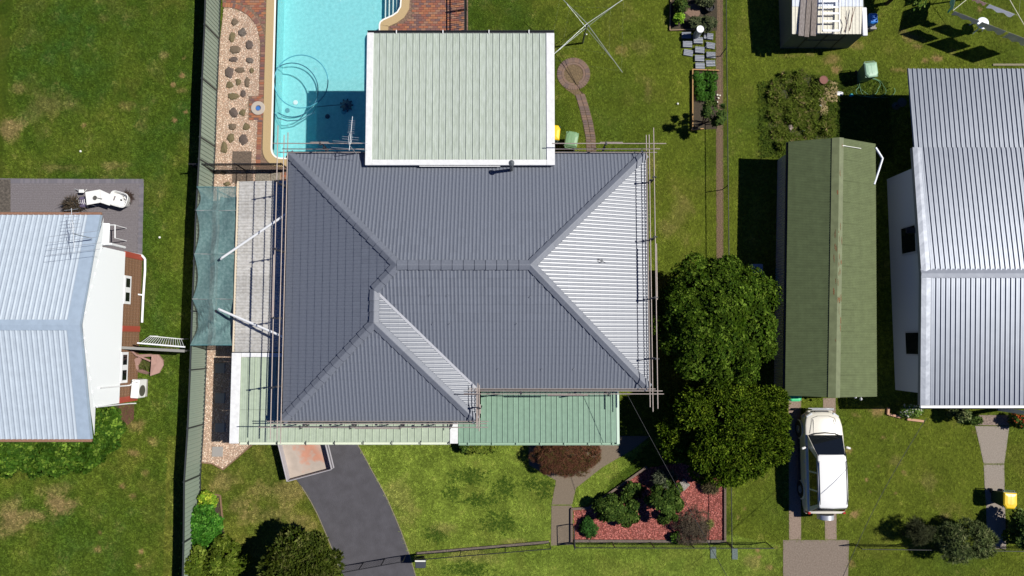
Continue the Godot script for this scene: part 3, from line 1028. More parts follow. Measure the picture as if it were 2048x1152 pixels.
func build_pool() -> void:
	rng.seed = 131
	var tile := mat("pool_plaster", .265, .66, .665, .6, {"tex": noise_tex("plaster", 78, 0.02, 4, Color(.84, .90, .90), Color(1, 1, 1)), "scale": .4})
	var X0 := -11.62
	var XR := -6.50
	var ZS := -8.80
	var ZN := -24.0
	# water outline: rounded SW corner, east side steps out to a bay of steps in the north
	var ol := PackedVector2Array()
	ol.append(Vector2(X0, ZN))
	arc(ol, Vector2(X0 + .45, ZS - .45), .45, PI, PI / 2, 6)
	arc(ol, Vector2(XR - .45, ZS - .45), .45, PI / 2, 0, 6)
	for p in [Vector2(758, 66), Vector2(758, 50), Vector2(760, 44), Vector2(766, 39), Vector2(784, 31), Vector2(794, 24), Vector2(800, 14), Vector2(801, 0), Vector2(801, -120)]:
		var w := W(p.x, p.y)
		ol.append(Vector2(w.x, w.z))
	ol.append(Vector2(ol[ol.size() - 1].x, ZN))
	var m := MB.new()
	var D := -1.25
	m.sheet(ol, D)
	for i in ol.size():
		var p := ol[i]
		var q := ol[(i + 1) % ol.size()]
		m.quad(Vector3(p.x, D, p.y), Vector3(q.x, D, q.y), Vector3(q.x, .0, q.y), Vector3(p.x, .0, p.y))
	var pool := struct(m, "pool_basin", tile)
	# entry steps in the bay
	var sm := mat("pool_step", .62, .72, .66, .6)
	for i in 4:
		m = MB.new()
		var x0 := W(763 + i * 9.5, 0).x
		var x1 := W(801, 0).x - .01
		m.bb(x0, D + .01, W(0, -60).z, x1, -.95 + i * .24, W(0, [38.0, 33.0, 29.0, 22.0][i]).z)
		part(m, "step", sm, pool)
	# rim of white render, tan coping
	var rim := mat("rim_white", .82, .80, .72, .6)
	var cop := mat("coping_tan", .50, .36, .18, .8, {"tex": noise_tex("soft2", 73, 0.03, 4, Color(.86, .86, .87), Color(1, 1, 1)), "scale": 1.2})
	var ring := func(o: PackedVector2Array, w0: float, w1: float, y0: float, y1: float) -> MB:
		var a: PackedVector2Array = Geometry2D.offset_polygon(o, w0)[0] if w0 != 0.0 else o
		var b: PackedVector2Array = Geometry2D.offset_polygon(o, w1)[0]
		var r := MB.new()
		for pl in Geometry2D.clip_polygons(b, a):
			if not Geometry2D.is_polygon_clockwise(pl): pass
		# strip from nearest points
		for i in o.size():
			var i2 := (i + 1) % o.size()
			var t0 := (o[i] - o[(i - 1 + o.size()) % o.size()]).normalized()
			var t1 := (o[i2] - o[i]).normalized()
			var t2 := (o[(i2 + 1) % o.size()] - o[i2]).normalized()
			var n0 := (Vector2(-t0.y, t0.x) + Vector2(-t1.y, t1.x)).normalized()
			var n1 := (Vector2(-t1.y, t1.x) + Vector2(-t2.y, t2.x)).normalized()
			n0 /= maxf(.6, n0.dot(Vector2(-t1.y, t1.x)))
			n1 /= maxf(.6, n1.dot(Vector2(-t1.y, t1.x)))
			var sg := 1.0 if Geometry2D.is_polygon_clockwise(o) else -1.0
			n0 *= sg
			n1 *= sg
			var p0 := o[i] + n0 * w0
			var p1 := o[i2] + n1 * w0
			var q0 := o[i] + n0 * w1
			var q1 := o[i2] + n1 * w1
			r.qup(Vector3(p0.x, y1, p0.y), Vector3(p1.x, y1, p1.y), Vector3(q1.x, y1, q1.y), Vector3(q0.x, y1, q0.y))
			r.quad(Vector3(q0.x, y0, q0.y), Vector3(q1.x, y0, q1.y), Vector3(q1.x, y1, q1.y), Vector3(q0.x, y1, q0.y))
			r.quad(Vector3(p0.x, y0, p0.y), Vector3(p1.x, y0, p1.y), Vector3(p1.x, y1, p1.y), Vector3(p0.x, y1, p0.y))
		return r
	part(ring.call(ol, 0.0, .07, -.25, .055), "rim", rim, pool)
	part(ring.call(ol, .07, .46, -.05, .06), "coping", cop, pool)
	# water
	m = MB.new()
	m.sheet(ol, -.09)
	var wt := StandardMaterial3D.new()
	wt.transparency = BaseMaterial3D.TRANSPARENCY_ALPHA
	wt.albedo_color = Color(0.10, 0.62, 0.72, 0.07)
	wt.roughness = 0.03
	wt.metallic_specular = 0.5
	wt.uv1_triplanar = true
	wt.uv1_world_triplanar = true
	wt.uv1_scale = Vector3.ONE * .55
	wt.normal_enabled = true
	wt.normal_texture = normal_tex("ripple", 79, 0.03, 3, 6.0)
	wt.normal_scale = 1.6
	struct(m, "water", wt)
	# skimmer lid with round surround
	var sk := W(517, 217)
	var t := thing("pool_skimmer", "round concrete pool skimmer with a blue basket on the pool edge", "skimmer", Vector3(sk.x, 0.02, sk.z))
	m = MB.new()
	m.lathe(Vector3(sk.x, .02, sk.z), [Vector2(.34, 0), Vector2(.34, .055), Vector2(.32, .065), Vector2(.15, .065), Vector2(.14, .055), Vector2(.13, .01), Vector2(0, .01)], 28)
	part(m, "surround", mat("skimmer_concrete", .42, .36, .30, .8), t)
	m = MB.new()
	m.lathe(Vector3(sk.x, .035, sk.z), [Vector2(.10, 0), Vector2(.115, .022), Vector2(.10, .026), Vector2(.09, .006), Vector2(0, .006)], 18)
	part(m, "basket", mat("skimmer_blue", .05, .16, .42, .4), t)
	# hose and cleaner
	var pts := []
	var loop := [[548, 222], [560, 230], [590, 226], [640, 214], [700, 210]]
	t = thing("pool_cleaner", "suction pool cleaner on the floor with a long floating blue hose", "pool cleaner", W(688, 210, -1.2))
	var hose := mat("hose_blue", .07, .33, .42, .4)
	var hdk := mat("hose_dark", .03, .12, .18, .45)
	var seq := []
	for i in 42:
		var a := -2.6 + i * .175
		seq.append(W(602 + cos(a) * 54, 163 + sin(a) * 53, -.07))
	m = MB.new()
	m.pipe(seq, .024, 7)
	part(m, "hose", hose, t)
	seq = []
	for i in 30:
		var a := -2.2 + i * .15
		seq.append(W(584 + cos(a) * 52, 180 + sin(a) * 54, -.10 - .004 * i))
	m = MB.new()
	m.pipe(seq, .024, 7)
	part(m, "hose", hdk, t)
	seq = []
	for q in [[545, 221], [556, 236], [575, 242], [600, 240], [625, 226], [632, 214], [660, 211], [690, 209]]:
		seq.append(W(q[0], q[1], -.10 - (q[0] - 545) / 145.0 * .95))
	m = MB.new()
	m.pipe(seq, .024, 7)
	part(m, "hose", hdk, t)
	var cl := W(692, 209, -1.1)
	m = MB.new()
	m.lathe(cl + Vector3.UP * -.12, [Vector2(.24, 0), Vector2(.26, .03), Vector2(.16, .10), Vector2(.06, .2), Vector2(.04, .28), Vector2(0, .28)], 16)
	var head := part(m, "cleaner_head", mat("cleaner_black", .012, .03, .06, .5), t)
	m = MB.new()
	for i in 9:
		var a := TAU * i / 9
		m.box(cl + Vector3(cos(a) * .27, -.10, sin(a) * .27), Vector3(.14, .02, .08), Basis(Vector3.UP, -a))
	part(m, "skirt_fin", mat("cleaner_black", .012, .03, .06, .5), head)
	for q in [[591, 205, "white", .62, .72, .72], [575, 221, "grey", .10, .26, .30], [655, 233, "black", .01, .03, .05], [687, 224, "blue", .07, .33, .42]]:
		var c := W(q[0], q[1], D)
		m = MB.new()
		m.lathe(Vector3(c.x, D + .002, c.z), [Vector2(.12, 0), Vector2(.12, .02), Vector2(.10, .03), Vector2(0, .03)], 18)
		one(m, "pool_drain", mat("drain_" + q[2], q[3], q[4], q[5], .6), "round %s fitting on the floor of the pool" % q[2], "pool fitting")

	# ---- brick paving
	var mort := mat("mortar", .30, .19, .13, .95, {"tex": noise_tex("blotch", 71, 0.02, 4, Color(.55, .55, .55), Color(1, 1, 1)), "scale": .8})
	var bm := brick_mats()
	var pe := PackedVector2Array()
	for p in [[767, 62], [767, 50], [808, 30], [811, -10], [811, -30], [936, -30], [936, 120], [775, 120]]:
		var w := W(p[0], p[1])
		pe.append(Vector2(w.x, w.z))
	keep_off(pe)
	m = MB.new()
	m.prism(pe, -.02, .018)
	var pv := struct(m, "brick_paving", mort)
	lay_bricks(pv, PackedVector2Array([Vector2(W(779, 0).x, W(0, 92).z), Vector2(W(779, 0).x, W(0, 54).z), Vector2(W(820, 0).x, W(0, 36).z), Vector2(W(822, 0).x, W(0, -8).z), Vector2(W(934, 0).x, W(0, -8).z), Vector2(W(934, 0).x, W(0, 92).z)]), .012, bm)
	var pw := P2([443, -30, 532, -30, 531, 312, 545, 331, 582, 331, 582, 346, 512, 346, 515, 240, 497, 240, 497, 192, 518, 192, 520, 80, 513, 52, 496, 31, 471, 18, 446, 15])
	keep_off(pw)
	m = MB.new()
	m.prism(pw, -.02, .018)
	pv = struct(m, "brick_paving", mort)
	# soldier course round the pebble bed
	var edge := [[448, 10], [462, 11], [476, 14], [489, 20], [501, 29], [511, 40], [518, 53], [523, 68], [525, 84]]
	for i in 90:
		var f := i / 89.0 * (edge.size() - 1)
		var k := mini(int(f), edge.size() - 2)
		var a := W(edge[k][0], edge[k][1])
		var b := W(edge[k + 1][0], edge[k + 1][1])
		if i % 4 != 0: continue
		var p := a.lerp(b, f - k)
		var d := (b - a).normalized()
		brick(pv, Vector3(p.x, .012, p.z), atan2(-d.z, d.x) + PI / 2, bm)
	for q in range(92, 334, 5):
		if q > 192 and q < 240: continue
		var p := W(lerpf(527, 516, (q - 92) / 242.0), q)
		brick(pv, Vector3(p.x, .012, p.z), rr(-.02, .02), bm)
	lay_bricks(pv, P2([450, 6, 446, -8, 538, -8, 531, 60, 521, 44, 505, 22, 480, 8]), .012, bm)
	lay_bricks(pv, P2([497, 193, 532, 193, 530, 240, 497, 240]), .012, bm)

	# ---- pebble bed beside the boundary fence
	var pb := PackedVector2Array()
	for p in [[448, 15], [471, 18], [496, 31], [513, 52], [520, 80], [518, 192], [497, 192], [497, 240], [515, 240], [512, 340], [575, 345], [575, 372], [500, 380], [500, 890], [472, 918], [447, 939], [425, 927], [404, 925], [407, 850], [412, 720], [421, 500], [431, 295], [440, 81]]:
		var w := W(p[0], p[1])
		pb.append(Vector2(w.x, w.z))
	keep_off(pb)
	m = MB.new()
	m.sheet(pb, .010)
	var bed := struct(m, "pebble_bed", mat("pebble_base", .70, .53, .40, .9, {"tex": noise_tex("pebbles", 80, 0.11, 3, Color(.45, .38, .33), Color(1, 1, 1), 512, 1.8), "scale": 1.2}))
	m = MB.new()
	m.lathe(Vector3.ZERO, [Vector2(0, -.3), Vector2(.8, -.1), Vector2(1, .25), Vector2(.6, .6), Vector2(0, .7)], 6)
	var xf: Array[Transform3D] = []
	var cs: Array[Color] = []
	while xf.size() < 16000:
		var p := Vector2(rr(-15.8, -11.5), rr(-16.8, 6.6))
		if not Geometry2D.is_point_in_polygon(p, pb): continue
		if p.y > -6.6 and p.y < .2: continue
		xf.append(Transform3D(Basis(Vector3(rng.randfn(), rng.randfn(), rng.randfn()).normalized(), rr(0, TAU)).scaled_local(Vector3(rr(.012, .026), rr(.009, .016), rr(.012, .026))), Vector3(p.x, .016, p.y)))
		var k := rng.randf()
		var c := Color(.74, .56, .42) if k < .5 else (Color(.80, .70, .57) if k < .78 else (Color(.60, .37, .25) if k < .94 else Color(.25, .2, .16)))
		var j := rr(.75, 1.2)
		cs.append(Color(c.r * j, c.g * j, c.b * j))
	scatter(m.mesh(), "pebbles", mat("pebble", 1, 1, 1, .7, {"vc": true}), xf, cs, self, "small cream and tan pebbles filling the bed along the fence", "pebbles")
	# timber edging of the bed
	m = MB.new()
	for i in range(0, 3):
		var a := W([404, 425, 447][i], [925, 927, 939][i])
		var b := W([425, 447, 472][i], [927, 939, 918][i])
		m.box((a + b) / 2 + Vector3.UP * .02, Vector3(a.distance_to(b), .08, .05), Basis(Vector3.UP, atan2(-(b - a).z, (b - a).x)))
	var a2 := W(472, 918)
	var b2 := W(505, 889)
	m.box((a2 + b2) / 2 + Vector3.UP * .02, Vector3(a2.distance_to(b2), .08, .05), Basis(Vector3.UP, atan2(-(b2 - a2).z, (b2 - a2).x)))
	part(m, "edging", mat("edging_brown", .20, .12, .07, .9), bed)
	# rocks
	var rocks := [[470, 44, 13, 14, 0], [485, 65, 15, 17, 1], [464, 75, 14, 19, 2], [498, 90, 15, 18, 3], [470, 100, 19, 15, 0], [467, 119, 19, 11, 3], [500, 121, 16, 13, 1], [459, 146, 17, 22, 3], [480, 141, 22, 12, 0],
		[504, 141, 9, 11, 2], [460, 171, 14, 15, 2], [477, 164, 11, 13, 2], [494, 165, 12, 19, 0], [467, 193, 20, 14, 2], [487, 187, 11, 14, 3], [467, 225, 15, 21, 3], [485, 225, 13, 14, 2], [465, 254, 15, 13, 0], [493, 254, 15, 14, 2],
		[462, 275, 14, 18, 2], [486, 280, 16, 19, 3], [449, 295, 14, 21, 2], [447, 346, 10, 9, 0], [454, 368, 13, 9, 2]]
	var rk := ["grey brown", "blue grey", "mossy olive", "dark purple brown"]
	var rc := [[.26, .19, .125], [.235, .19, .155], [.26, .205, .10], [.19, .14, .115]]
	for q in rocks:
		var c := W(q[0], q[1])
		m = MB.new()
		var sx: float = q[2] / 66.0
		var sz: float = q[3] / 66.0
		var seg := 7
		var r1 := []
		var r2 := []
		for i in seg:
			var a := TAU * i / seg + rr(-.25, .25)
			var k := rr(.78, 1.18)
			r1.append(c + Vector3(cos(a) * sx * k, .0, sin(a) * sz * k))
			k *= rr(.55, .8)
			r2.append(c + Vector3(cos(a) * sx * k, rr(.06, .10), sin(a) * sz * k))
		var tp := c + Vector3(rr(-.03, .03), rr(.09, .13), rr(-.03, .03))
		for i in seg:
			var i2 := (i + 1) % seg
			m.quad(r1[i], r2[i], r2[i2], r1[i2])
			m.tri(r2[i], tp, r2[i2])
		var ar: float = q[2] * q[3]
		var sz_w := "small" if ar < 160 else ("large" if ar > 285 else "middling")
		var sh_w := "long" if q[3] > q[2] * 1.25 else ("broad" if q[2] > q[3] * 1.25 else "blocky")
		var lab := "%s %s %s rock set in the pebble bed" % [sz_w, sh_w, rk[q[4]]]
		one(m, "garden_rock", mat("rock" + str(q[4]), rc[q[4]][0], rc[q[4]][1], rc[q[4]][2], .9, {"tex": noise_tex("rockt", 81, 0.03, 5, Color(.5, .5, .5), Color(1, 1, 1)), "scale": 1.3}), lab, "rock", lab + "s")
	# stepping slabs
	var slab := mat("slab_brown", .20, .145, .105, .9, {"tex": noise_tex("blotch", 71, 0.02, 4, Color(.55, .55, .55), Color(1, 1, 1)), "scale": .9})
	var pale := mat("slab_pale", .34, .29, .22, .9, {"tex": noise_tex("blotch", 71, 0.02, 4, Color(.55, .55, .55), Color(1, 1, 1)), "scale": .9})
	var n := 0
	for q in [[466, 303, 503, 339, 0, "square brown paving slab in the pebbles beside the black pool fence"], [466, 346, 484, 364, 0, "brown paving slab beside the end of the fibro roof"], [486, 346, 503, 364, 0, "second brown paving slab beside the end of the fibro roof"],
			[512, 345, 540, 364, 1, "pale concrete slab under the steel guard rail poles"], [542, 345, 560, 364, 1, "narrow pale concrete slab next to the house corner"], [425, 893, 446, 913, 2, "square grey stepping stone in sunlit pebbles"],
			[431, 726, 450, 746, 2, "grey stepping stone between the long fence and the patio roof"], [431, 786, 450, 806, 2, "grey stepping stone between the long fence and the patio roof"], [431, 846, 450, 864, 2, "grey stepping stone between the long fence and the patio roof"]]:
		m = MB.new()
		var a := W(q[0], q[1])
		var b := W(q[2], q[3])
		m.rbox(Vector3((a.x + b.x) / 2, .03, (a.z + b.z) / 2), Vector3(b.x - a.x, .05, b.z - a.z), .008)
		one(m, "paving_slab", [slab, pale, mat("slab_grey", .28, .26, .24, .9)][q[4]], q[5], "paving slab", "stepping stones in the pebbles" if q[4] == 2 and q[1] < 890 else "")
	# brick strip by the house corner
	var bs := P2([562, 345, 580, 345, 580, 366, 562, 366])
	m = MB.new()
	m.prism(bs, -.01, .012)
	pv = struct(m, "brick_strip", mort)
	lay_bricks(pv, bs, .012, bm)

	# ---- fences
	picket_fence("black tubular pool fence across the pebble bed", W(404, 342), W(580, 341), 1.35)
	picket_fence("black tubular pool fence on the red brick paving", W(933, -60), W(933, 100), 1.35)
	boundary_fence()

func picket_fence(label: String, a: Vector3, b: Vector3, hh: float) -> void:
	var bk := mat("fence_black", .012, .012, .014, .45)
	var t := thing("pool_fence", label, "fence", (a + b) / 2)
	var d := (b - a).normalized()
	var yaw := atan2(-d.z, d.x)
	var L := a.distance_to(b)
	for y in [.12, hh - .22, hh]:
		var m := MB.new()
		m.box((a + b) / 2 + Vector3.UP * y, Vector3(L, .04, .04), Basis(Vector3.UP, yaw))
		part(m, "rail", bk, t)
	for i in 3:
		var m := MB.new()
		var p := a.lerp(b, i / 2.0)
		m.bb(p.x - .03, 0, p.z - .03, p.x + .03, hh + .05, p.z + .03)
		part(m, "post", bk, t)
	var pm := MB.new()
	pm.box(Vector3(0, (hh + .12) / 2, 0), Vector3(.018, hh - .15, .018))
	var me := pm.mesh()
	var cnt := int(L / .105)
	for i in cnt:
		inst(me, "picket", bk, t, Transform3D(Basis(Vector3.UP, yaw), a + d * ((i + .5) * L / cnt)))

func boundary_fence() -> void:
	# pale green sheet steel panels between posts
	var top := [[412, -60], [409, 49], [404, 157], [400, 274], [398, 318], [392, 420], [388, 522], [384, 622], [380, 740], [375, 857], [368, 964], [367, 1085], [364, 1200]]
	var gm := []
	for i in 3:
		var k: float = [.95, 1.0, 1.06][i]
		gm.append(mat("fence_green" + str(i), .235 * k, .285 * k, .225 * k, .5, {"spec": .4}))
	var bk := mat("fence_dark_trim", .03, .035, .035, .5)
	var H := 1.68
	var pts := []
	for q in top: pts.append(W(q[0], q[1], H) * Vector3(1, 0, 1))
	var t := thing("boundary_fence", "long pale green sheet steel fence with dark posts beside the pebble bed", "fence", pts[6])
	for i in pts.size() - 1:
		var a: Vector3 = pts[i]
		var b: Vector3 = pts[i + 1]
		var d := (b - a).normalized()
		var nn := d.cross(Vector3.UP)
		var L := a.distance_to(b)
		var m := MB.new()
		var pr := []
		var cnt := int(L / .19)
		for k in cnt:
			var o := L * k / cnt
			var w := L / cnt
			pr.append(Vector2(o, 0)); pr.append(Vector2(o + w * .42, 0)); pr.append(Vector2(o + w * .52, .035)); pr.append(Vector2(o + w * .90, .035))
		pr.append(Vector2(L, 0))
		m.ext(pr, a + Vector3.UP * .06, d, nn, Vector3.UP * (H - .1))
		part(m, "panel", gm[i % 3], t)
		m = MB.new()
		m.box((a + b) / 2 + Vector3.UP * (H - .02), Vector3(L, .05, .06), Basis(d, Vector3.UP, -nn))
		m.box((a + b) / 2 + Vector3.UP * .05, Vector3(L, .07, .06), Basis(d, Vector3.UP, -nn))
		part(m, "rail", bk, t)
		m = MB.new()
		m.box(a + Vector3.UP * (H / 2 + .02), Vector3(.06, H + .04, .08), Basis(d, Vector3.UP, -nn))
		part(m, "post", bk, t)

func corrugated(m: MB, o: Vector3, across: Vector3, L: float, along: Vector3, pitch: float, amp: float, seg := 6) -> void:
	# waves run along 'along'; L metres of waves in the direction 'across'
	var nn := along.cross(across).normalized()
	if nn.y < 0: nn = -nn
	var cnt := maxi(1, roundi(L / pitch))
	var pr := []
	for i in cnt * seg + 1:
		var f := float(i) / (cnt * seg)
		pr.append(Vector2(f * L, amp * sin(TAU * i / seg)))
	for i in pr.size() - 1:
		var a: Vector3 = o + across * pr[i].x + nn * pr[i].y
		var b: Vector3 = o + across * pr[i + 1].x + nn * pr[i + 1].y
		var s0 := amp * TAU / pitch * cos(TAU * i / seg)
		var s1 := amp * TAU / pitch * cos(TAU * (i + 1) / seg)
		var n0 := (nn - across * s0).normalized()
		var n1 := (nn - across * s1).normalized()
		if (b - a).cross(along).dot(nn) > 0:
			m.trin(a, b, b + along, n0, n1, n1)
			m.trin(a, b + along, a + along, n0, n1, n0)
		else:
			m.trin(a, a + along, b + along, n0, n0, n1)
			m.trin(a, b + along, b, n0, n1, n1)

func build_low_roofs() -> void:
	rng.seed = 151
	# weathered fibre cement roof between fence and house
	var t := thing("fibro_awning", "weathered grey corrugated fibre cement roof west of the tiled house", "awning", Vector3(-10.7, 0, -3.3))
	var fm := variants("fibro", .56, .545, .52, .9, 3, .07, {"tex": noise_tex("fibrot", 82, 0.016, 5, Color(.82, .81, .79), Color(1, 1, 1), 512, 1.5), "scale": .55})
	var z := -7.10
	var w := 7.62 / 9
	for i in 9:
		var m := MB.new()
		corrugated(m, Vector3(-12.25, 2.36 + (.003 if i % 2 else .0), z + i * w), Vector3(0, 0, 1), w, Vector3(3.15, .34, 0), .146, .022)
		part(m, "roof_sheet", fm[[1, 0, 2, 1, 2, 0, 1, 2, 0][i]], t)
	var m := MB.new()
	m.bb(-12.36, 2.22, -7.12, -12.27, 2.33, .52)
	part(m, "gutter", mat("gutter_cream", .62, .52, .38, .6), t)
	m = MB.new()
	for k in [-7.0, -4.5, -2.0, .3]: m.bb(-12.2, 0, k - .05, -12.1, 2.3, k + .05)
	part(m, "post", mat("post_grey", .3, .3, .3, .7), t)
	m = MB.new()
	m.bb(-12.15, 2.2, -7.1, -12.05, 2.3, .5)
	part(m, "beam", mat("post_grey", .3, .3, .3, .7), t)
	# white downpipes spreading off the tiled roof
	for q in [[445, 515, 578, 424, "upper"], [441, 620, 572, 676, "lower"]]:
		var a := W(q[0], q[1], 2.52)
		var b := W(q[2], q[3], 3.55)
		m = MB.new()
		m.tube(a, b, .055, -1, 8)
		m.tube(a, a + (a - b).normalized() * .12 + Vector3.DOWN * .05, .055, .05, 8)
		one(m, "downpipe", mat("white_pipe", .80, .80, .80, .4), "white downpipe slanting over the fibro roof %s" % ["to the middle of the canopy", "to the crumpled canopy corner"][0 if q[4] == "upper" else 1], "downpipe")
	# ---- pale green strip roof with white edges, L shaped
	var sage := variants("pale_sage", .395, .46, .345, .45, 3, .025, {"tex": noise_tex("soft", 72, 0.012, 4, Color(.91, .91, .91), Color(1, 1, 1)), "scale": .5})
	var wm: Material = mats["white_flashing"]
	t = thing("strip_roof", "pale green flat patio roof with white edging wrapping the front wing", "patio roof", Vector3(-7.3, 0, 3.9))
	pans(t, -11.9, -2.72, 3.05, 4.44, 2.45, 30, sage, .03)
	pans(t, -11.9, -9.15, .76, 3.04, 2.45, 9, sage, .03)
	for b in [[-12.32, .56, -11.91, 4.50], [-11.90, .56, -9.1, .75], [-2.71, 3.05, -2.36, 4.50]]:
		m = MB.new()
		m.rbox(Vector3((b[0] + b[2]) / 2, 2.44, (b[1] + b[3]) / 2), Vector3(b[2] - b[0], .10, b[3] - b[1]), .012)
		part(m, "flashing", wm, t)
	m = MB.new()
	m.ext([Vector2(0, .0), Vector2(0, -.09), Vector2(.09, -.09), Vector2(.09, .0), Vector2(.105, .0), Vector2(.105, -.1)], Vector3(-11.9, 2.44, 4.45), Vector3(0, 0, 1), Vector3.UP, Vector3(9.2, 0, 0))
	part(m, "gutter", mat("gutter_sage_pale", .58, .62, .50, .5), t)
	for x in [-12.2, -9.6, -7.0, -4.4]:
		m = MB.new()
		m.bb(x - .04, 0, 4.25, x + .04, 2.4, 4.33)
		part(m, "post", wm, t)
	# gutter brackets
	for i in 8:
		m = MB.new()
		var x := -11.5 + i * 1.25
		m.bb(x, 2.44, 4.38, x + .03, 2.47, 4.58)
		part(m, "gutter_strap", mat("clamp_dark", .03, .03, .035, .5), t)
	# ---- green carport roof
	var cg := variants("carport_green", .215, .335, .24, .45, 3, .025, {"tex": noise_tex("soft", 72, 0.012, 4, Color(.91, .91, .91), Color(1, 1, 1)), "scale": .5})
	t = thing("carport", "mid green flat carport roof in front of the tiled house", "carport", Vector3(1.2, 0, 3.4))
	pans(t, -2.34, -1.36, 3.4, 4.46, 2.47, 4, cg, .03)
	pans(t, -1.36, 4.56, 1.75, 4.46, 2.47, 25, cg, .03)
	m = MB.new()
	m.ext([Vector2(0, .0), Vector2(0, -.09), Vector2(.09, -.09), Vector2(.09, .0), Vector2(.105, .0), Vector2(.105, -.1)], Vector3(-2.33, 2.46, 4.47), Vector3(0, 0, 1), Vector3.UP, Vector3(7.0, 0, 0))
	part(m, "gutter", mat("gutter_green", .26, .38, .28, .45), t)
	m = MB.new()
	m.rbox(Vector3(4.62, 2.45, 3.15), Vector3(.13, .1, 2.75), .012)
	part(m, "edge_trim", mat("trim_green", .50, .62, .50, .45), t)
	for x in [-1.2, 1.8, 4.5]:
		m = MB.new()
		m.bb(x - .04, 0, 4.3, x + .04, 2.42, 4.38)
		part(m, "post", mat("gutter_green", .26, .38, .28, .45), t)
	for i in 7:
		m = MB.new()
		var x := -1.9 + i * 1.05
		m.bb(x, 2.45, 4.40, x + .03, 2.48, 4.59)
		part(m, "gutter_strap", mat("gutter_green", .26, .38, .28, .45), t)
	# ---- teal shade cloth
	build_canopy()

func build_canopy() -> void:
	var cloth := mat("teal_cloth", .20, .315, .305, .85, {"alpha": .74, "tex": noise_tex("clotht", 83, 0.012, 4, Color(.72, .80, .80), Color(1, 1, 1), 512, 1.6), "scale": .8})
	var t := thing("shade_canopy", "sagging teal shade cloth canopy slung between fence and fibro roof", "canopy", Vector3(-13.4, 0, -3.2))
	var ys := [374.0, 421.0, 508.0, 598.0, 690.0]
	var fr := mat("frame_teal", .10, .26, .27, .6)
	var gr := mat("hoop_grey", .35, .36, .34, .6)
	var row := func(py: float, f: float) -> Vector3:
		var l := lerpf(394, 381, (py - 374) / 316.0)
		var r := lerpf(472, 464, (py - 374) / 316.0)
		var hh := lerpf(1.82, 2.26, f)
		return W(lerpf(l, r, f), py, hh)
	for s in 4:
		var m := MB.new()
		var nx := 14
		var ny := 12
		var g := []
		for j in ny + 1:
			var line := []
			for i in nx + 1:
				var f := float(i) / nx
				var v := float(j) / ny
				var p: Vector3 = row.call(lerpf(ys[s], ys[s + 1], v), f)
				var sag := sin(v * PI) * (.10 + .06 * sin(f * 3.0 + s)) + .03 * sin(f * 9.0 + v * 5.0 + s * 2.0)
				sag += .07 * exp(-pow((f - .5) * 9.0, 2.0)) * -1.0
				if s == 3: sag += .28 * sin(v * PI) * (absf(f - .5) * 1.2) + .14 * absf(sin(f * 6.0 + v * 7.0)) * sin(v * PI)
				p.y -= sag
				# scalloped outer edge
				p.x += (1.0 - f) * .14 * sin(v * PI)
				line.append(p)
			g.append(line)
		for j in ny:
			for i in nx:
				m.qup(g[j][i], g[j][i + 1], g[j + 1][i + 1], g[j + 1][i])
		part(m, "cloth_panel", cloth, t)
	for s in 5:
		var m := MB.new()
		m.tube(row.call(ys[s], 0.0), row.call(ys[s], 1.0), .02, -1, 6)
		part(m, "crossbar", fr if s in [0, 4] else gr, t)
	var m := MB.new()
	m.tube(row.call(374.0, .5) + Vector3.DOWN * .16, row.call(690.0, .5) + Vector3.DOWN * .16, .03, -1, 6)
	part(m, "ridge_pole", gr, t)
	for py in [380.0, 684.0]:
		m = MB.new()
		var p: Vector3 = row.call(py, .5)
		m.tube(Vector3(p.x, 0, p.z), p + Vector3.DOWN * .05, .03, -1, 6)
		part(m, "post", gr, t)

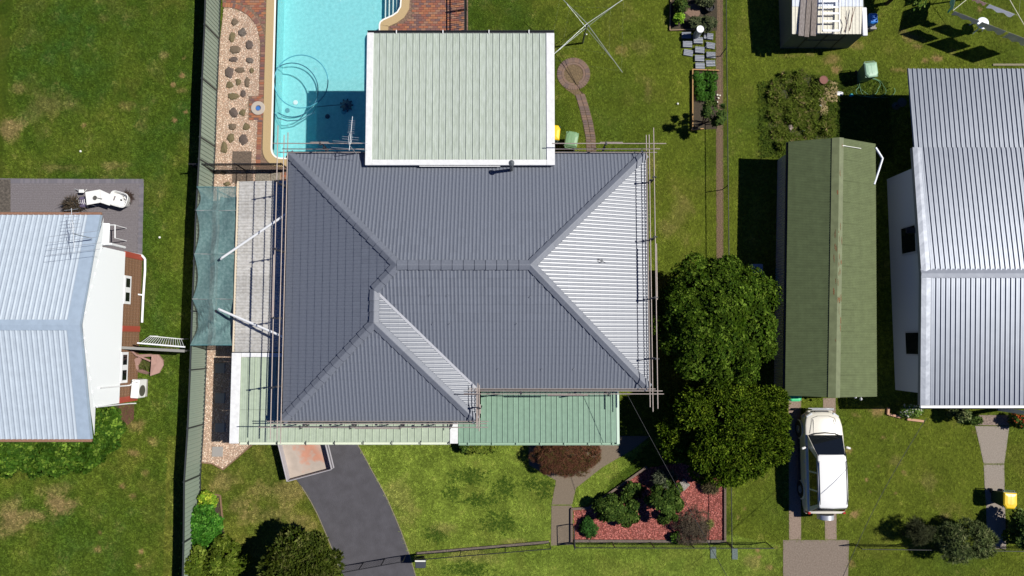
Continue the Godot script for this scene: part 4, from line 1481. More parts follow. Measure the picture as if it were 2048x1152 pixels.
# ---------------------------------------------------------------- back yard
func wheelie_bin(label: String, px: float, py: float, yaw: float, body: Material, lid: Material, sc := 1.0, open_lid := false) -> Node3D:
	# px,py = middle of the lid; local +z is the front, hinge and handle at -z
	var c := W(px, py, 1.0)
	var t := thing("wheelie_bin", label, "wheelie bin", Vector3(c.x, 0, c.z))
	t.rotation.y = yaw
	var add := func(m: MB, nm: String, mt: Material, par: Node) -> Node:
		var o := MeshInstance3D.new()
		o.name = nm
		o.mesh = m.mesh()
		o.mesh.surface_set_material(0, mt)
		par.add_child(o, true)
		return o
	var m := MB.new()
	var lo := Vector2(.21, .25) * sc
	var hi := Vector2(.285, .345) * sc
	var y0 := .06
	var y1 := .98 * sc
	var ring0 := []
	var ring1 := []
	for q in [[-1, -1], [1, -1], [1, 1], [-1, 1]]:
		ring0.append(Vector3(q[0] * lo.x, y0, q[1] * lo.y + .03))
		ring1.append(Vector3(q[0] * hi.x, y1, q[1] * hi.y))
	for i in 4: m.quad(ring0[(i + 1) % 4], ring0[i], ring1[i], ring1[(i + 1) % 4])
	m.quad(ring0[0], ring0[1], ring0[2], ring0[3])
	var bd: Node = add.call(m, "body", body, t)
	m = MB.new()
	m.box(Vector3(0, y1 - .03, 0), Vector3(hi.x * 2 + .03, .05, hi.y * 2 + .03))
	add.call(m, "rim", body, bd)
	# lid: domed, chamfered front corners
	m = MB.new()
	var ol := [Vector2(-hi.x - .015, -hi.y + .02), Vector2(hi.x + .015, -hi.y + .02), Vector2(hi.x + .02, hi.y - .13), Vector2(hi.x - .10, hi.y + .035), Vector2(-hi.x + .10, hi.y + .035), Vector2(-hi.x - .02, hi.y - .13)]
	var rings := []
	for lv in [[1.0, .0], [1.0, .035], [.86, .075], [.5, .095]]:
		var l := []
		for p in ol: l.append(Vector3(p.x * lv[0], y1 + lv[1], p.y * lv[0]))
		rings.append(l)
	for k in 3:
		for i in 6:
			m.quad(rings[k][i], rings[k + 1][i], rings[k + 1][(i + 1) % 6], rings[k][(i + 1) % 6])
	for i in 6: m.tri(rings[3][i], Vector3(0, y1 + .098, 0), rings[3][(i + 1) % 6])
	m.box(Vector3(0, y1 + .093, 0), Vector3(.012, .02, hi.y * 1.3))
	m.box(Vector3(.14 * sc, y1 + .085, 0), Vector3(.010, .02, hi.y * 1.2))
	m.box(Vector3(-.14 * sc, y1 + .085, 0), Vector3(.010, .02, hi.y * 1.2))
	add.call(m, "lid", lid, t)
	m = MB.new()
	m.tube(Vector3(-hi.x * .85, y1 - .04, -hi.y - .07), Vector3(hi.x * .85, y1 - .04, -hi.y - .07), .018, -1, 8)
	for s in [-1.0, 1.0]: m.box(Vector3(s * hi.x * .8, y1 - .05, -hi.y - .03), Vector3(.03, .05, .09))
	add.call(m, "handle", body, t)
	for s in [-1.0, 1.0]:
		m = MB.new()
		m.tube(Vector3(s * (lo.x + .01), .10, -lo.y + .02), Vector3(s * (lo.x + .06), .10, -lo.y + .02), .10, -1, 16)
		add.call(m, "wheel", mat("rubber", .02, .02, .02, .8), t)
	return t

func chain_fence(label: String, a: Vector3, b: Vector3, hh: float, posts: int, mesh_wires := true, top_r := .02, nm := "wire_fence") -> Node3D:
	var bk := mat("pipe_black", .015, .015, .017, .5)
	var t := thing(nm, label, "fence" if nm != "gate" else "gate", (a + b) / 2)
	var d := b - a
	var m := MB.new()
	m.tube(a + Vector3.UP * hh, b + Vector3.UP * hh, top_r, -1, 6)
	part(m, "top_rail", bk, t)
	for i in posts:
		m = MB.new()
		var p := a.lerp(b, float(i) / maxf(1, posts - 1))
		m.tube(p, p + Vector3.UP * (hh + .01), top_r * 1.15, -1, 7)
		part(m, "post", bk, t)
	if mesh_wires:
		m = MB.new()
		var L := d.length()
		var n := int(L / .11)
		for i in n:
			var p := a.lerp(b, (i + .0) / n)
			var q := a.lerp(b, minf(1.0, (i + hh / .11 * .5) / n))
			var r0 := a.lerp(b, maxf(0.0, (i - hh / .11 * .5) / n))
			m.tube(p + Vector3.UP * .05, q + Vector3.UP * hh, .003, -1, 3, false)
			m.tube(p + Vector3.UP * .05, r0 + Vector3.UP * hh, .003, -1, 3, false)
		part(m, "mesh", bk, t, "stuff")
	return t

func build_backyard() -> void:
	rng.seed = 171
	var gal := mat("galvanised", .55, .58, .56, .4, {"metal": .55})
	# rotary clothes hoist
	var base := W(1165, 86)
	var hub := Vector3(base.x, 2.12, base.z)
	var t := thing("clothes_hoist", "empty galvanised rotary clothes hoist standing on the back lawn", "clothes hoist", base)
	var m := MB.new()
	m.tube(base, base + Vector3.UP * 1.0, .045, -1, 8)
	m.tube(base + Vector3.UP * 1.0, hub, .03, -1, 8)
	part(m, "mast", mat("mast_dark", .08, .09, .09, .5), t)
	m = MB.new()
	m.tube(base + Vector3.UP * .95, base + Vector3(.09, .95, .01), .02, -1, 6)
	m.tube(base + Vector3(.09, .95, .01), base + Vector3(.10, 1.02, .01), .03, -1, 6)
	part(m, "winder", gal, t)
	var ends := []
	for q in [[1249, -3], [1245, 145], [1094, 121], [1119, -8]]: ends.append(W(q[0], q[1], 2.18))
	for e in ends:
		m = MB.new()
		m.tube(hub, e, .014, -1, 6)
		var ar := part(m, "arm", gal, t)
		m = MB.new()
		m.tube(hub + Vector3.DOWN * .42, hub.lerp(e, .82), .010, -1, 6)
		part(m, "strut", gal, ar)
	for f in [.62, .97]:
		m = MB.new()
		for i in 4: m.tube(hub.lerp(ends[i], f), hub.lerp(ends[(i + 1) % 4], f), .0008, -1, 3, false)
		part(m, "line", gal, t)
	# brick keyhole path
	var mort := mat("path_mortar", .24, .165, .085, .95, {"tex": noise_tex("blotch", 71, 0.02, 4, Color(.55, .55, .55), Color(1, 1, 1)), "scale": .9})
	var bt := noise_tex("brick_grain", 77, 0.05, 4, Color(.72, .72, .72), Color(1, 1, 1))
	var pm := [mat("pbrk0", .25, .165, .12, .9, {"tex": bt, "scale": 1.5}), mat("pbrk1", .21, .14, .11, .9, {"tex": bt, "scale": 1.5}), mat("pbrk2", .27, .17, .12, .9, {"tex": bt, "scale": 1.5}), mat("pbrk3", .19, .13, .11, .9, {"tex": bt, "scale": 1.5})]
	var cp := W(1147, 148)
	var R := .82
	var left := [[1131, 178], [1151, 192], [1158, 215], [1165, 245], [1171, 275], [1173, 310]]
	var right := [[1173, 175], [1170, 190], [1178, 215], [1186, 245], [1191, 275], [1193, 310]]
	var poly := PackedVector2Array()
	for i in 27:
		var a := 1.25 - TAU * i / 30.0
		poly.append(Vector2(cp.x + cos(a) * R, cp.z + sin(a) * R))
	for q in left: poly.append(Vector2(W(q[0], q[1]).x, W(q[0], q[1]).z))
	for i in range(right.size() - 1, 0, -1): poly.append(Vector2(W(right[i][0], right[i][1]).x, W(right[i][0], right[i][1]).z))
	keep_off(poly)
	m = MB.new()
	m.prism(poly, -.01, .010)
	var path := struct(m, "garden_path", mort)
	for i in 40:
		var a := TAU * i / 40.0
		brick(path, Vector3(cp.x + cos(a) * (R - .125), .008, cp.z + sin(a) * (R - .125)), -a, pm)
	for i in 22:
		var a := TAU * i / 22.0
		if i in [4, 5]: continue
		brick(path, Vector3(cp.x + cos(a) * (R - .30), .003, cp.z + sin(a) * (R - .30)), -a + PI / 2, [pm[0], pm[2]])
	for k in 26:
		var f := k / 25.0 * 4.0
		var i := mini(int(f), 3)
		var l := W(left[i + 1][0], left[i + 1][1]).lerp(W(left[i + 2][0], left[i + 2][1]), f - i) if i + 2 < left.size() else W(left[5][0], left[5][1])
		var r := W(right[i + 1][0], right[i + 1][1]).lerp(W(right[i + 2][0], right[i + 2][1]), f - i)
		for s in [.25, .75]:
			var p := l.lerp(r, s)
			brick(path, Vector3(p.x, .008, p.z), -.04 - .02 * i, pm, Vector3(1, 1, 1))
	# bins behind the addition
	var yel := mat("bin_yellow", .78, .52, .015, .4)
	var sag := mat("bin_sage", .17, .30, .15, .45)
	var dkg := mat("bin_dark_green", .02, .05, .03, .5)
	wheelie_bin("yellow lidded wheelie bin half hidden beside the addition's white edge", 1107, 266, PI - .1, dkg, yel)
	wheelie_bin("sage green wheelie bin beside the brick garden path", 1143, 279, PI - .18, sag, sag)
	# ---- spare roof tiles stacked on the lawn
	var tm: Array = [mats["roof_tile1"], mats["roof_tile2"], mats["roof_tile3"]]
	var k := 0
	for q in [[1372, 72, 0.05, 3], [1374, 90, -.02, 3], [1376, 106.5, -.16, 2], [1395, 83, -.01, 4], [1398, 102, -.05, 4], [1398, 118, -.02, 3], [1399, 133, 0.0, 3], [1416, 74, -.1, 3], [1420, 92, -.13, 2], [1421, 111, -.02, 2], [1421, 127, .05, 1]]:
		var c := W(q[0], q[1])
		m = MB.new()
		var bs := Basis(Vector3.UP, q[2] + PI / 2)
		for lv in q[3]:
			for tt in tile_tris():
				var p := []
				for vv in tt: p.append(c + bs * Vector3(vv.x - TW / 2, vv.y - K * vv.z + .01 + lv * .04, (vv.z - TC / 2) * 1.18))
				m.tri(p[0], p[1], p[2])
			m.box(c + Vector3.UP * (.012 + lv * .04), Vector3(TW, .022, .44), bs)
		one(m, "spare_roof_tile", tm[k % 3], "stack of spare charcoal roof tiles laid on the lawn by the tin drum", "roof tiles", "spare roof tiles on the lawn")
		k += 1
	# tin drum with a white lid
	var dc := W(1391, 74)
	t = thing("tin_drum", "tall galvanised flue drum with a bright lid beside the spare tiles", "drum", dc)
	m = MB.new()
	m.lathe(dc, [Vector2(.17, 0), Vector2(.17, .02), Vector2(.165, .3), Vector2(.172, .31), Vector2(.165, .32), Vector2(.165, .85), Vector2(.175, .87)], 22)
	part(m, "body", mat("tin_body", .32, .36, .40, .35, {"metal": .6}), t)
	m = MB.new()
	m.lathe(dc, [Vector2(.178, .86), Vector2(.18, .885), Vector2(.165, .90), Vector2(.15, .895), Vector2(0, .905)], 22)
	part(m, "lid", mat("tin_lid", .80, .80, .80, .35), t)
	# ---- garden beds along the wire fence
	paving("garden_bed", [1341, -20, 1434, -20, 1434, 62, 1340, 60], .008, mat("bed_soil", .10, .075, .045, .95, {"tex": noise_tex("soil", 84, 0.05, 5, Color(.4, .4, .38), Color(1, 1, 1), 512, 1.5), "scale": .8}))
	var rub := P2([1372, 10, 1398, 6, 1402, 22, 1398, 32, 1384, 36, 1370, 26])
	m = MB.new()
	m.sheet(rub, .016)
	struct(m, "mulch_patch", mat("pink_mulch", .40, .26, .19, .95, {"tex": noise_tex("chips", 85, 0.09, 4, Color(.35, .32, .3), Color(1, 1, 1), 512, 2.0), "scale": 1.2}))
	m = MB.new()
	for q in [[1339, 62, 1392, 60], [1341, -10, 1339, 62]]:
		var a := W(q[0], q[1])
		var b := W(q[2], q[3])
		m.box((a + b) / 2 + Vector3.UP * .05, Vector3(a.distance_to(b), .12, .05), Basis(Vector3.UP, atan2(-(b - a).z, (b - a).x)))
	one(m, "timber_edging", mat("timber_old", .24, .17, .10, .9), "weathered timber edging round the corner garden bed", "edging")
	var g1 := [Color(.11, .22, .02), Color(.22, .38, .03), Color(.3, .45, .05)]
	var g2 := [Color(.03, .06, .015), Color(.07, .11, .025), Color(.10, .14, .03)]
	var g3 := [Color(.045, .06, .03), Color(.085, .10, .045), Color(.12, .13, .06)]
	plant("shrub", "small bright lime green shrub at the corner garden bed's edge", "shrub", 1358, 36, .35, .26, .3, .28, 260, .09, g1, "leaf", 501)
	plant("shrub", "dark leafy shrub beside the pink mulch in the corner bed", "shrub", 1362, 12, .45, .36, .35, .4, 300, .10, g2, "leaf", 502)
	plant("shrub", "low grey green shrub behind the tin drum", "shrub", 1392, 46, .3, .45, .3, .32, 380, .08, g3, "leaf", 503)
	plant("shrub", "grey green shrub between the tin drum and the wire fence", "shrub", 1416, 48, .35, .42, .35, .38, 380, .09, g3, "leaf", 504)
	plant("shrub", "brown green straggly shrub at the top of the corner bed", "shrub", 1410, 2, .35, .55, .3, .3, 300, .09, g3, "leaf", 505)
	var pc := W(1417, 20)
	m = MB.new()
	m.lathe(pc, [Vector2(.15, 0), Vector2(.2, .3), Vector2(.215, .32), Vector2(.19, .32), Vector2(.18, .26), Vector2(0, .26)], 20)
	one(m, "plant_pot", mat("pot_black", .012, .011, .012, .6), "round black plant pot in the corner garden bed", "plant pot")
	# little raised bed
	paving("vegetable_bed", [1386, 143, 1434, 143, 1434, 258, 1386, 260], .012, mats["bed_soil"])
	t = thing("bed_border", "orange timber border of the narrow bed beside the wire fence", "garden border", W(1386, 200))
	for q in [[1384, 142, 1384, 262], [1384, 141, 1436, 143], [1382, 261, 1405, 259]]:
		m = MB.new()
		var a := W(q[0], q[1])
		var b := W(q[2], q[3])
		m.box((a + b) / 2 + Vector3.UP * .08, Vector3(a.distance_to(b) + .03, .16, .045), Basis(Vector3.UP, atan2(-(b - a).z, (b - a).x)))
		part(m, "plank", mat("timber_orange", .42, .24, .09, .8), t)
	for q in [[1398, 153, "at the top inner corner of the narrow bed"], [1423, 154, "at the top of the narrow bed by the wire fence"], [1399, 172, "in the middle of the narrow bed by its orange plank"], [1422, 173, "in the middle of the narrow bed by the wire fence"], [1400, 192, "beside the sapling and the orange plank"], [1420, 194, "at the sapling's foot"]]:
		plant("leafy_crop", "dense green leafy crop " + q[2], "vegetables", q[0], q[1], .14, .36, .15, .30, 330, .055, [Color(.03, .085, .012), Color(.06, .15, .018), Color(.08, .19, .03)], "leaf", 540 + int(q[1]) + int(q[0]) % 7, {"group": "leafy crops in the narrow bed"})
	plant("small_tree", "thin dark leaved sapling casting a feathery shadow by the bed", "sapling", 1424, 226, 1.5, .78, .7, .8, 620, .09, g2, "leaf", 507, {"trunk": .03, "lobe": .17, "lobes": 16})
	for q in [[1434, 191], [1436, 197], [1434, 205], [1439, 192]]:
		var c := W(q[0], q[1])
		m = MB.new()
		m.rbox(c + Vector3.UP * .05, Vector3(rr(.05, .09), .10, rr(.07, .1)), .01, Basis(Vector3.UP, rr(0, 1)))
		one(m, "pale_stone", mat("stone_cream", .75, .70, .55, .8), "small cream stone at the foot of the wire fence", "stone", "cream stones by the fence")
	for q in [[1355, 208, "white scrap lying on the back lawn beside the sapling's shadow"], [162, 303, "small white ball on the west lawn"], [320, 475, "tiny white scrap on the west lawn beside the long fence"]]:
		var c := W(q[0], q[1])
		m = MB.new()
		m.lathe(c, [Vector2(.0, 0), Vector2(.05, .02), Vector2(.055, .05), Vector2(.03, .085), Vector2(0, .09)], 10)
		one(m, "litter", mat("litter_white", .7, .7, .62, .7), q[2], "litter")
	# bare strip and the low wire fence
	paving("bare_strip", [1431, -30, 1446, -30, 1447, 560, 1433, 560], .006, mat("bare_soil", .29, .19, .115, .95, {"tex": noise_tex("soil", 84, 0.05, 5, Color(.4, .4, .38), Color(1, 1, 1), 512, 1.5), "scale": .7}))
	var fa := W(1452, -40, 1.05) * Vector3(1, 0, 1)
	var fb := W(1464, 1096, 1.05) * Vector3(1, 0, 1)
	chain_fence("low wire mesh fence along the bare strip beside the big trees", Vector3(fa.x, 0, fa.z), Vector3(fb.x, 0, fb.z), 1.05, 9)
	# ---- big trees
	var tg := [Color(.020, .042, .005), Color(.046, .080, .008), Color(.095, .145, .018)]
	plant("leafy_tree", "big dark green leafy tree east of the tiled house", "tree", 1434, 642, 3.0, 3.15, 2.1, 3.3, 24000, .105, tg, "leaf", 601, {"trunk": .2, "crown": "crown", "lobes": 95, "lobe": .2})
	var cg := [Color(.034, .064, .006), Color(.074, .116, .010), Color(.13, .18, .016)]
	plant("conifer_tree", "rounded olive green conifer between the leafy tree and the mulch bed", "tree", 1450, 858, 2.0, 3.1, 1.9, 2.75, 21000, .13, cg, "needle", 602, {"trunk": .2, "crown": "crown", "lobes": 80, "lobe": .22})
	# off-frame garden shed whose shadow lies along the top of the lawn
	var s0 := W(1232, -14)
	var s1 := W(1400, -14)
	t = thing("garden_shed", "plain garden shed just beyond the back lawn", "shed", Vector3((s0.x + s1.x) / 2, 0, s0.z - 1.4))
	m = MB.new()
	m.bb(s0.x, 0, s0.z - 2.6, s1.x, 2.15, s0.z - .28)
	part(m, "wall", mat("shed_cream", .5, .48, .4, .7), t)
	m = MB.new()
	m.bb(s0.x - .08, 2.16, s0.z - 2.7, s1.x + .08, 2.24, s0.z - .2)
	part(m, "roof", mats["sage_pan1"], t)

# ---------------------------------------------------------------- front yard
func build_front() -> void:
	rng.seed = 191
	var blotch := noise_tex("blotch", 71, 0.02, 4, Color(.55, .55, .55), Color(1, 1, 1))
	var asph := mat("asphalt", .078, .074, .083, .9, {"tex": noise_tex("asphaltt", 86, 0.012, 6, Color(.86, .855, .85), Color(1, 1, 1), 512, 1.1), "scale": .22, "normal": normal_tex("grain_n", 87, .2, 3, 4.0), "nscale": .3})
	paving("driveway", [585, 870, 706, 870, 716, 890, 730, 915, 746, 945, 762, 973, 776, 1001, 790, 1033, 802, 1062, 818, 1106, 834, 1160, 838, 1260, 705, 1260, 693, 1160, 676, 1130, 660, 1087, 648, 1058, 636, 1030, 622, 1003, 604, 974, 592, 958], .012, asph, .03)
	var m := MB.new()
	for l in [[[716, 890], [730, 915], [746, 945], [762, 973], [776, 1001], [790, 1033], [802, 1062], [818, 1106], [834, 1160]], [[604, 974], [622, 1003], [636, 1030], [648, 1058], [660, 1087], [676, 1130]]]:
		for i in l.size() - 1:
			var a := W(l[i][0], l[i][1])
			var b := W(l[i + 1][0], l[i + 1][1])
			m.box((a + b) / 2 + Vector3.UP * .008, Vector3(a.distance_to(b), .03, .035), Basis(Vector3.UP, atan2(-(b - a).z, (b - a).x)))
	struct(m, "driveway_edging", mat("edge_concrete", .36, .31, .20, .9, {"tex": blotch, "scale": 2.0}))
	# concrete front path
	var conc := mat("old_concrete", .205, .160, .112, .9, {"tex": noise_tex("conc", 88, 0.05, 5, Color(.78, .765, .75), Color(1, 1, 1), 512, 1.2), "scale": .6})
	paving("front_path", [1102, 1091, 1103, 1011, 1144, 1011, 1146, 1089], .020, conc, .03)
	paving("front_path", [1103, 1009, 1112, 961, 1058, 930, 1056, 872, 1300, 872, 1267, 898, 1204, 935, 1152, 976, 1144, 1009], .020, conc, .03)
	# box trailer parked under the roof edge
	build_trailer()
	# mulch bed
	var mp := P2([1147, 1081, 1147, 1020, 1178, 1018, 1294, 936, 1360, 925, 1447, 955, 1447, 1081])
	keep_off(mp)
	m = MB.new()
	m.sheet(mp, .012)
	var bed := struct(m, "mulch_bed", mat("red_mulch", .36, .095, .070, .95, {"tex": noise_tex("chips", 85, 0.09, 4, Color(.35, .32, .3), Color(1, 1, 1), 512, 2.0), "scale": 1.1}))
	m = MB.new()
	m.box(Vector3.ZERO, Vector3(.075, .012, .022))
	var xf: Array[Transform3D] = []
	var cs: Array[Color] = []
	while xf.size() < 6000:
		var p := Vector2(rr(2.8, 10.2), rr(5.5, 9.8))
		if not Geometry2D.is_point_in_polygon(p, mp): continue
		xf.append(Transform3D(Basis(Vector3.UP, rr(0, TAU)) * Basis(Vector3.RIGHT, rr(-.5, .5)) * Basis(Vector3.BACK, rr(-.4, .4)), Vector3(p.x, .02, p.y)))
		var c := Color(.40, .10, .075).lerp(Color(.58, .21, .17), rng.randf())
		var j := rr(.6, 1.2)
		cs.append(Color(c.r * j, c.g * j, c.b * j))
	scatter(m.mesh(), "bark_chips", mat("chip", 1, 1, 1, .9, {"vc": true}), xf, cs, self, "red bark chips spread over the corner mulch bed", "bark chips")
	m = MB.new()
	for q in [[1143, 1083, 1143, 1017], [1142, 1017, 1177, 1015], [1177, 1015, 1293, 933], [1449, 955, 1449, 1083]]:
		var a := W(q[0], q[1])
		var b := W(q[2], q[3])
		m.box((a + b) / 2 + Vector3.UP * .06, Vector3(a.distance_to(b), .13, .10), Basis(Vector3.UP, atan2(-(b - a).z, (b - a).x)))
	part(m, "edging", mat("sleeper", .14, .10, .075, .9), bed)
	# plants in the mulch bed
	var dk := [Color(.022, .045, .010), Color(.048, .078, .014), Color(.10, .15, .03)]
	var gy := [Color(.07, .085, .05), Color(.12, .14, .08), Color(.16, .17, .10)]
	var br := [Color(.075, .058, .040), Color(.12, .095, .065)]
	plant("shrub", "broad dark green shrub in the red mulch nearest the front path", "shrub", 1230, 1020, .6, 1.35, .6, 1.0, 1700, .10, dk, "leaf", 611, {"lobe": .2, "lobes": 20})
	plant("shrub", "tall glossy dark shrub in the middle of the red mulch", "shrub", 1326, 1003, .95, 1.1, .85, 1.15, 2000, .10, dk, "leaf", 612, {"lobe": .2, "lobes": 20})
	plant("shrub", "grey green feathery shrub at the top of the mulch bed", "shrub", 1327, 957, .55, .5, .45, .45, 420, .15, gy, "blade", 613)
	plant("shrub", "low emerald green shrub in the corner beside the gate", "shrub", 1178, 1055, .25, .42, .25, .5, 700, .07, [Color(.025, .07, .015), Color(.04, .10, .02)], "leaf", 614)
	plant("shrub", "greyish brown twiggy shrub by the front fence", "shrub", 1382, 1052, .5, .9, .45, .9, 900, .12, br, "twig", 615)
	plant("shrub", "small green tufts under the glossy shrub", "shrub", 1350, 1075, .2, .2, .2, .3, 160, .10, [Color(.06, .13, .02), Color(.12, .2, .03)], "leaf", 616)
	plant("shrub", "spiky small grass tuft in red mulch near the conifer", "grass tuft", 1420, 975, .25, .28, .2, .25, 160, .17, [Color(.09, .08, .04), Color(.14, .11, .06)], "blade", 617)
	plant("shrub", "tiny yellow striped tuft in red mulch by the wire fence", "grass tuft", 1419, 1050, .15, .14, .14, .16, 60, .12, [Color(.2, .22, .06), Color(.3, .3, .1)], "blade", 618)
	plant("shrub", "low bush half under the mulch bed's slanted edging", "shrub", 1262, 980, .35, .55, .3, .35, 300, .12, dk, "leaf", 619)
	var c := W(1367, 969)
	m = MB.new()
	m.rbox(c + Vector3.UP * .05, Vector3(.42, .07, .42), .01, Basis(Vector3.UP, .75))
	one(m, "stepping_stone", mat("stone_pale", .42, .38, .33, .9, {"tex": blotch, "scale": 1.0}), "pale square stepping stone turned cornerwise on red mulch", "stepping stone")
	# reddish bush and low shrub by the carport
	plant("shrub", "large rounded russet red bush tucked under the carport edge", "shrub", 1132, 908, .7, 1.75, .7, 1.25, 7500, .10, [Color(.10, .045, .026), Color(.165, .072, .042), Color(.09, .075, .025)], "twig", 621, {"lobes": 50, "lobe": .22, "low": -.1})
	plant("shrub", "low yellow green shrub at the edge of the carport", "shrub", 958, 893, .3, .75, .3, .42, 600, .10, [Color(.06, .10, .015), Color(.17, .2, .03)], "leaf", 622)
	plant("shrub", "dark shrub under the end of the strip roof's gutter", "shrub", 928, 888, .4, .35, .35, .4, 260, .10, dk, "leaf", 623)
	# ---- front fence, gates, letterbox
	var F := func(x: float, y: float) -> Vector3: return W(x, y)
	chain_fence("black wire mesh front fence along the bright lawn", F.call(834, 1107), F.call(1099, 1085), 1.0, 4, true, .021)
	chain_fence("black wire mesh front fence along the red mulch bed", F.call(1147, 1083), F.call(1531, 1084), 1.0, 6, true, .021)
	chain_fence("black wire gate standing open beside the front path", F.call(1145, 1047), F.call(1146, 1086), 1.0, 2, true, .02, "gate")
	chain_fence("wide black driveway gate across the asphalt", F.call(684, 1133), F.call(812, 1110), 1.0, 4, true, .02, "gate")
	for q in [[834, 1106, 1098, 1083], [1148, 1081, 1449, 1082]]:
		m = MB.new()
		var a := W(q[0], q[1])
		var b := W(q[2], q[3])
		m.box((a + b) / 2 + Vector3.UP * .05, Vector3(a.distance_to(b), .12, .12), Basis(Vector3.UP, atan2(-(b - a).z, (b - a).x)))
		one(m, "plinth", mat("plinth", .21, .165, .13, .9, {"tex": blotch, "scale": 1.2}), "concrete plinth under the front fence by the %s" % ["lawn" if q[0] < 900 else "mulch bed"], "plinth")
	var lb := W(847, 1113)
	var t := thing("letterbox", "dark grey letterbox on a post at the end of the front fence", "letterbox", lb)
	m = MB.new()
	m.bb(lb.x - .05, 0, lb.z - .05, lb.x + .05, .85, lb.z + .05)
	part(m, "post", mat("pipe_black", .015, .015, .017, .5), t)
	m = MB.new()
	m.rbox(lb + Vector3.UP * 1.0, Vector3(.46, .32, .34), .02)
	part(m, "box", mat("letterbox_grey", .045, .05, .058, .5), t)
	m = MB.new()
	m.box(lb + Vector3(0, 1.165, -.15), Vector3(.47, .02, .06))
	part(m, "trim", mat("litter_white", .7, .7, .62, .7), t)
	m = MB.new()
	m.bb(lb.x - .015, 1.0, lb.z + .171, lb.x + .035, 1.1, lb.z + .178)
	part(m, "number_plate", mat("litter_white", .7, .7, .62, .7), t)
	for q in [[1426, 1105, "teal grey concrete meter lid on the verge"], [1469, 1107, "teal grey concrete meter lid below the fence corner"]]:
		m = MB.new()
		var p := W(q[0], q[1])
		m.rbox(p + Vector3.UP * .02, Vector3(.27, .05, .52), .01)
		one(m, "meter_lid", mat("lid_teal", .17, .22, .20, .85, {"tex": blotch, "scale": 1.5}), q[2], "meter lid")
	# ---- planting in the south west corner
	var lime := [Color(.10, .20, .015), Color(.22, .34, .03), Color(.35, .40, .04)]
	var gr := [Color(.02, .075, .010), Color(.045, .14, .015), Color(.09, .22, .03)]
	var ol := [Color(.045, .072, .009), Color(.088, .122, .014), Color(.15, .19, .03)]
	paving("corner_bed", [397, 990, 440, 992, 440, 1020, 452, 1080, 470, 1100, 480, 1220, 360, 1220, 392, 1060], .006, mats["bed_soil"])
	plant("shrub", "yellow green shrub at the top of the corner bed by the long fence", "shrub", 414, 1002, .35, .5, .35, .45, 420, .09, lime, "leaf", 631)
	plant("shrub", "bright emerald broadleaf hedge against the long green fence", "shrub", 408, 1050, .55, .85, .5, 1.0, 1500, .105, gr, "big", 632, {"lobes": 60, "lobe": .27})
	plant("shrub", "olive green bushy shrub at the foot of the corner hedge", "shrub", 452, 1128, .8, 1.15, .75, 1.3, 1700, .11, ol, "leaf", 633, {"lobes": 30, "lobe": .28})
	plant("shrub", "rounded olive shrub pressed against the fence end", "shrub", 392, 1125, .8, .7, .7, .9, 900, .11, ol, "leaf", 634)
	plant("conifer_tree", "dark olive conifer beside the asphalt driveway", "tree", 600, 1152, 2.1, 1.85, 1.5, 2.0, 4600, .18, [Color(.03, .045, .008), Color(.058, .075, .013), Color(.10, .11, .03)], "needle", 635, {"trunk": .14, "crown": "crown", "lobes": 44, "lobe": .28})
	m = MB.new()
	for q in [[400, 986, 440, 990], [441, 990, 446, 1040], [401, 935, 399, 990]]:
		var a := W(q[0], q[1])
		var b := W(q[2], q[3])
		m.box((a + b) / 2 + Vector3.UP * .03, Vector3(a.distance_to(b), .08, .06), Basis(Vector3.UP, atan2(-(b - a).z, (b - a).x)))
	one(m, "timber_edging", mat("edging_brown", .20, .12, .07, .9), "brown timber edging of the corner bed under the yellow shrub", "edging")
	# overhead cables
	for q in [[1252, 784, 4.6, 1475, 1190, 6.4, "thin black overhead cable running from the house over the mulch bed"], [1853, 836, 2.75, 1670, 1190, 5.6, "thin black overhead cable crossing the lawn beside the parked car"]]:
		var a := W(q[0], q[1], q[2])
		var b := W(q[3], q[4], q[5])
		var pts := []
		for i in 13:
			var f := i / 12.0
			pts.append(a.lerp(b, f) - Vector3.UP * .35 * sin(f * PI))
		m = MB.new()
		m.pipe(pts, .011, 5)
		one(m, "overhead_cable", mat("pipe_black", .015, .015, .017, .5), q[6], "cable")

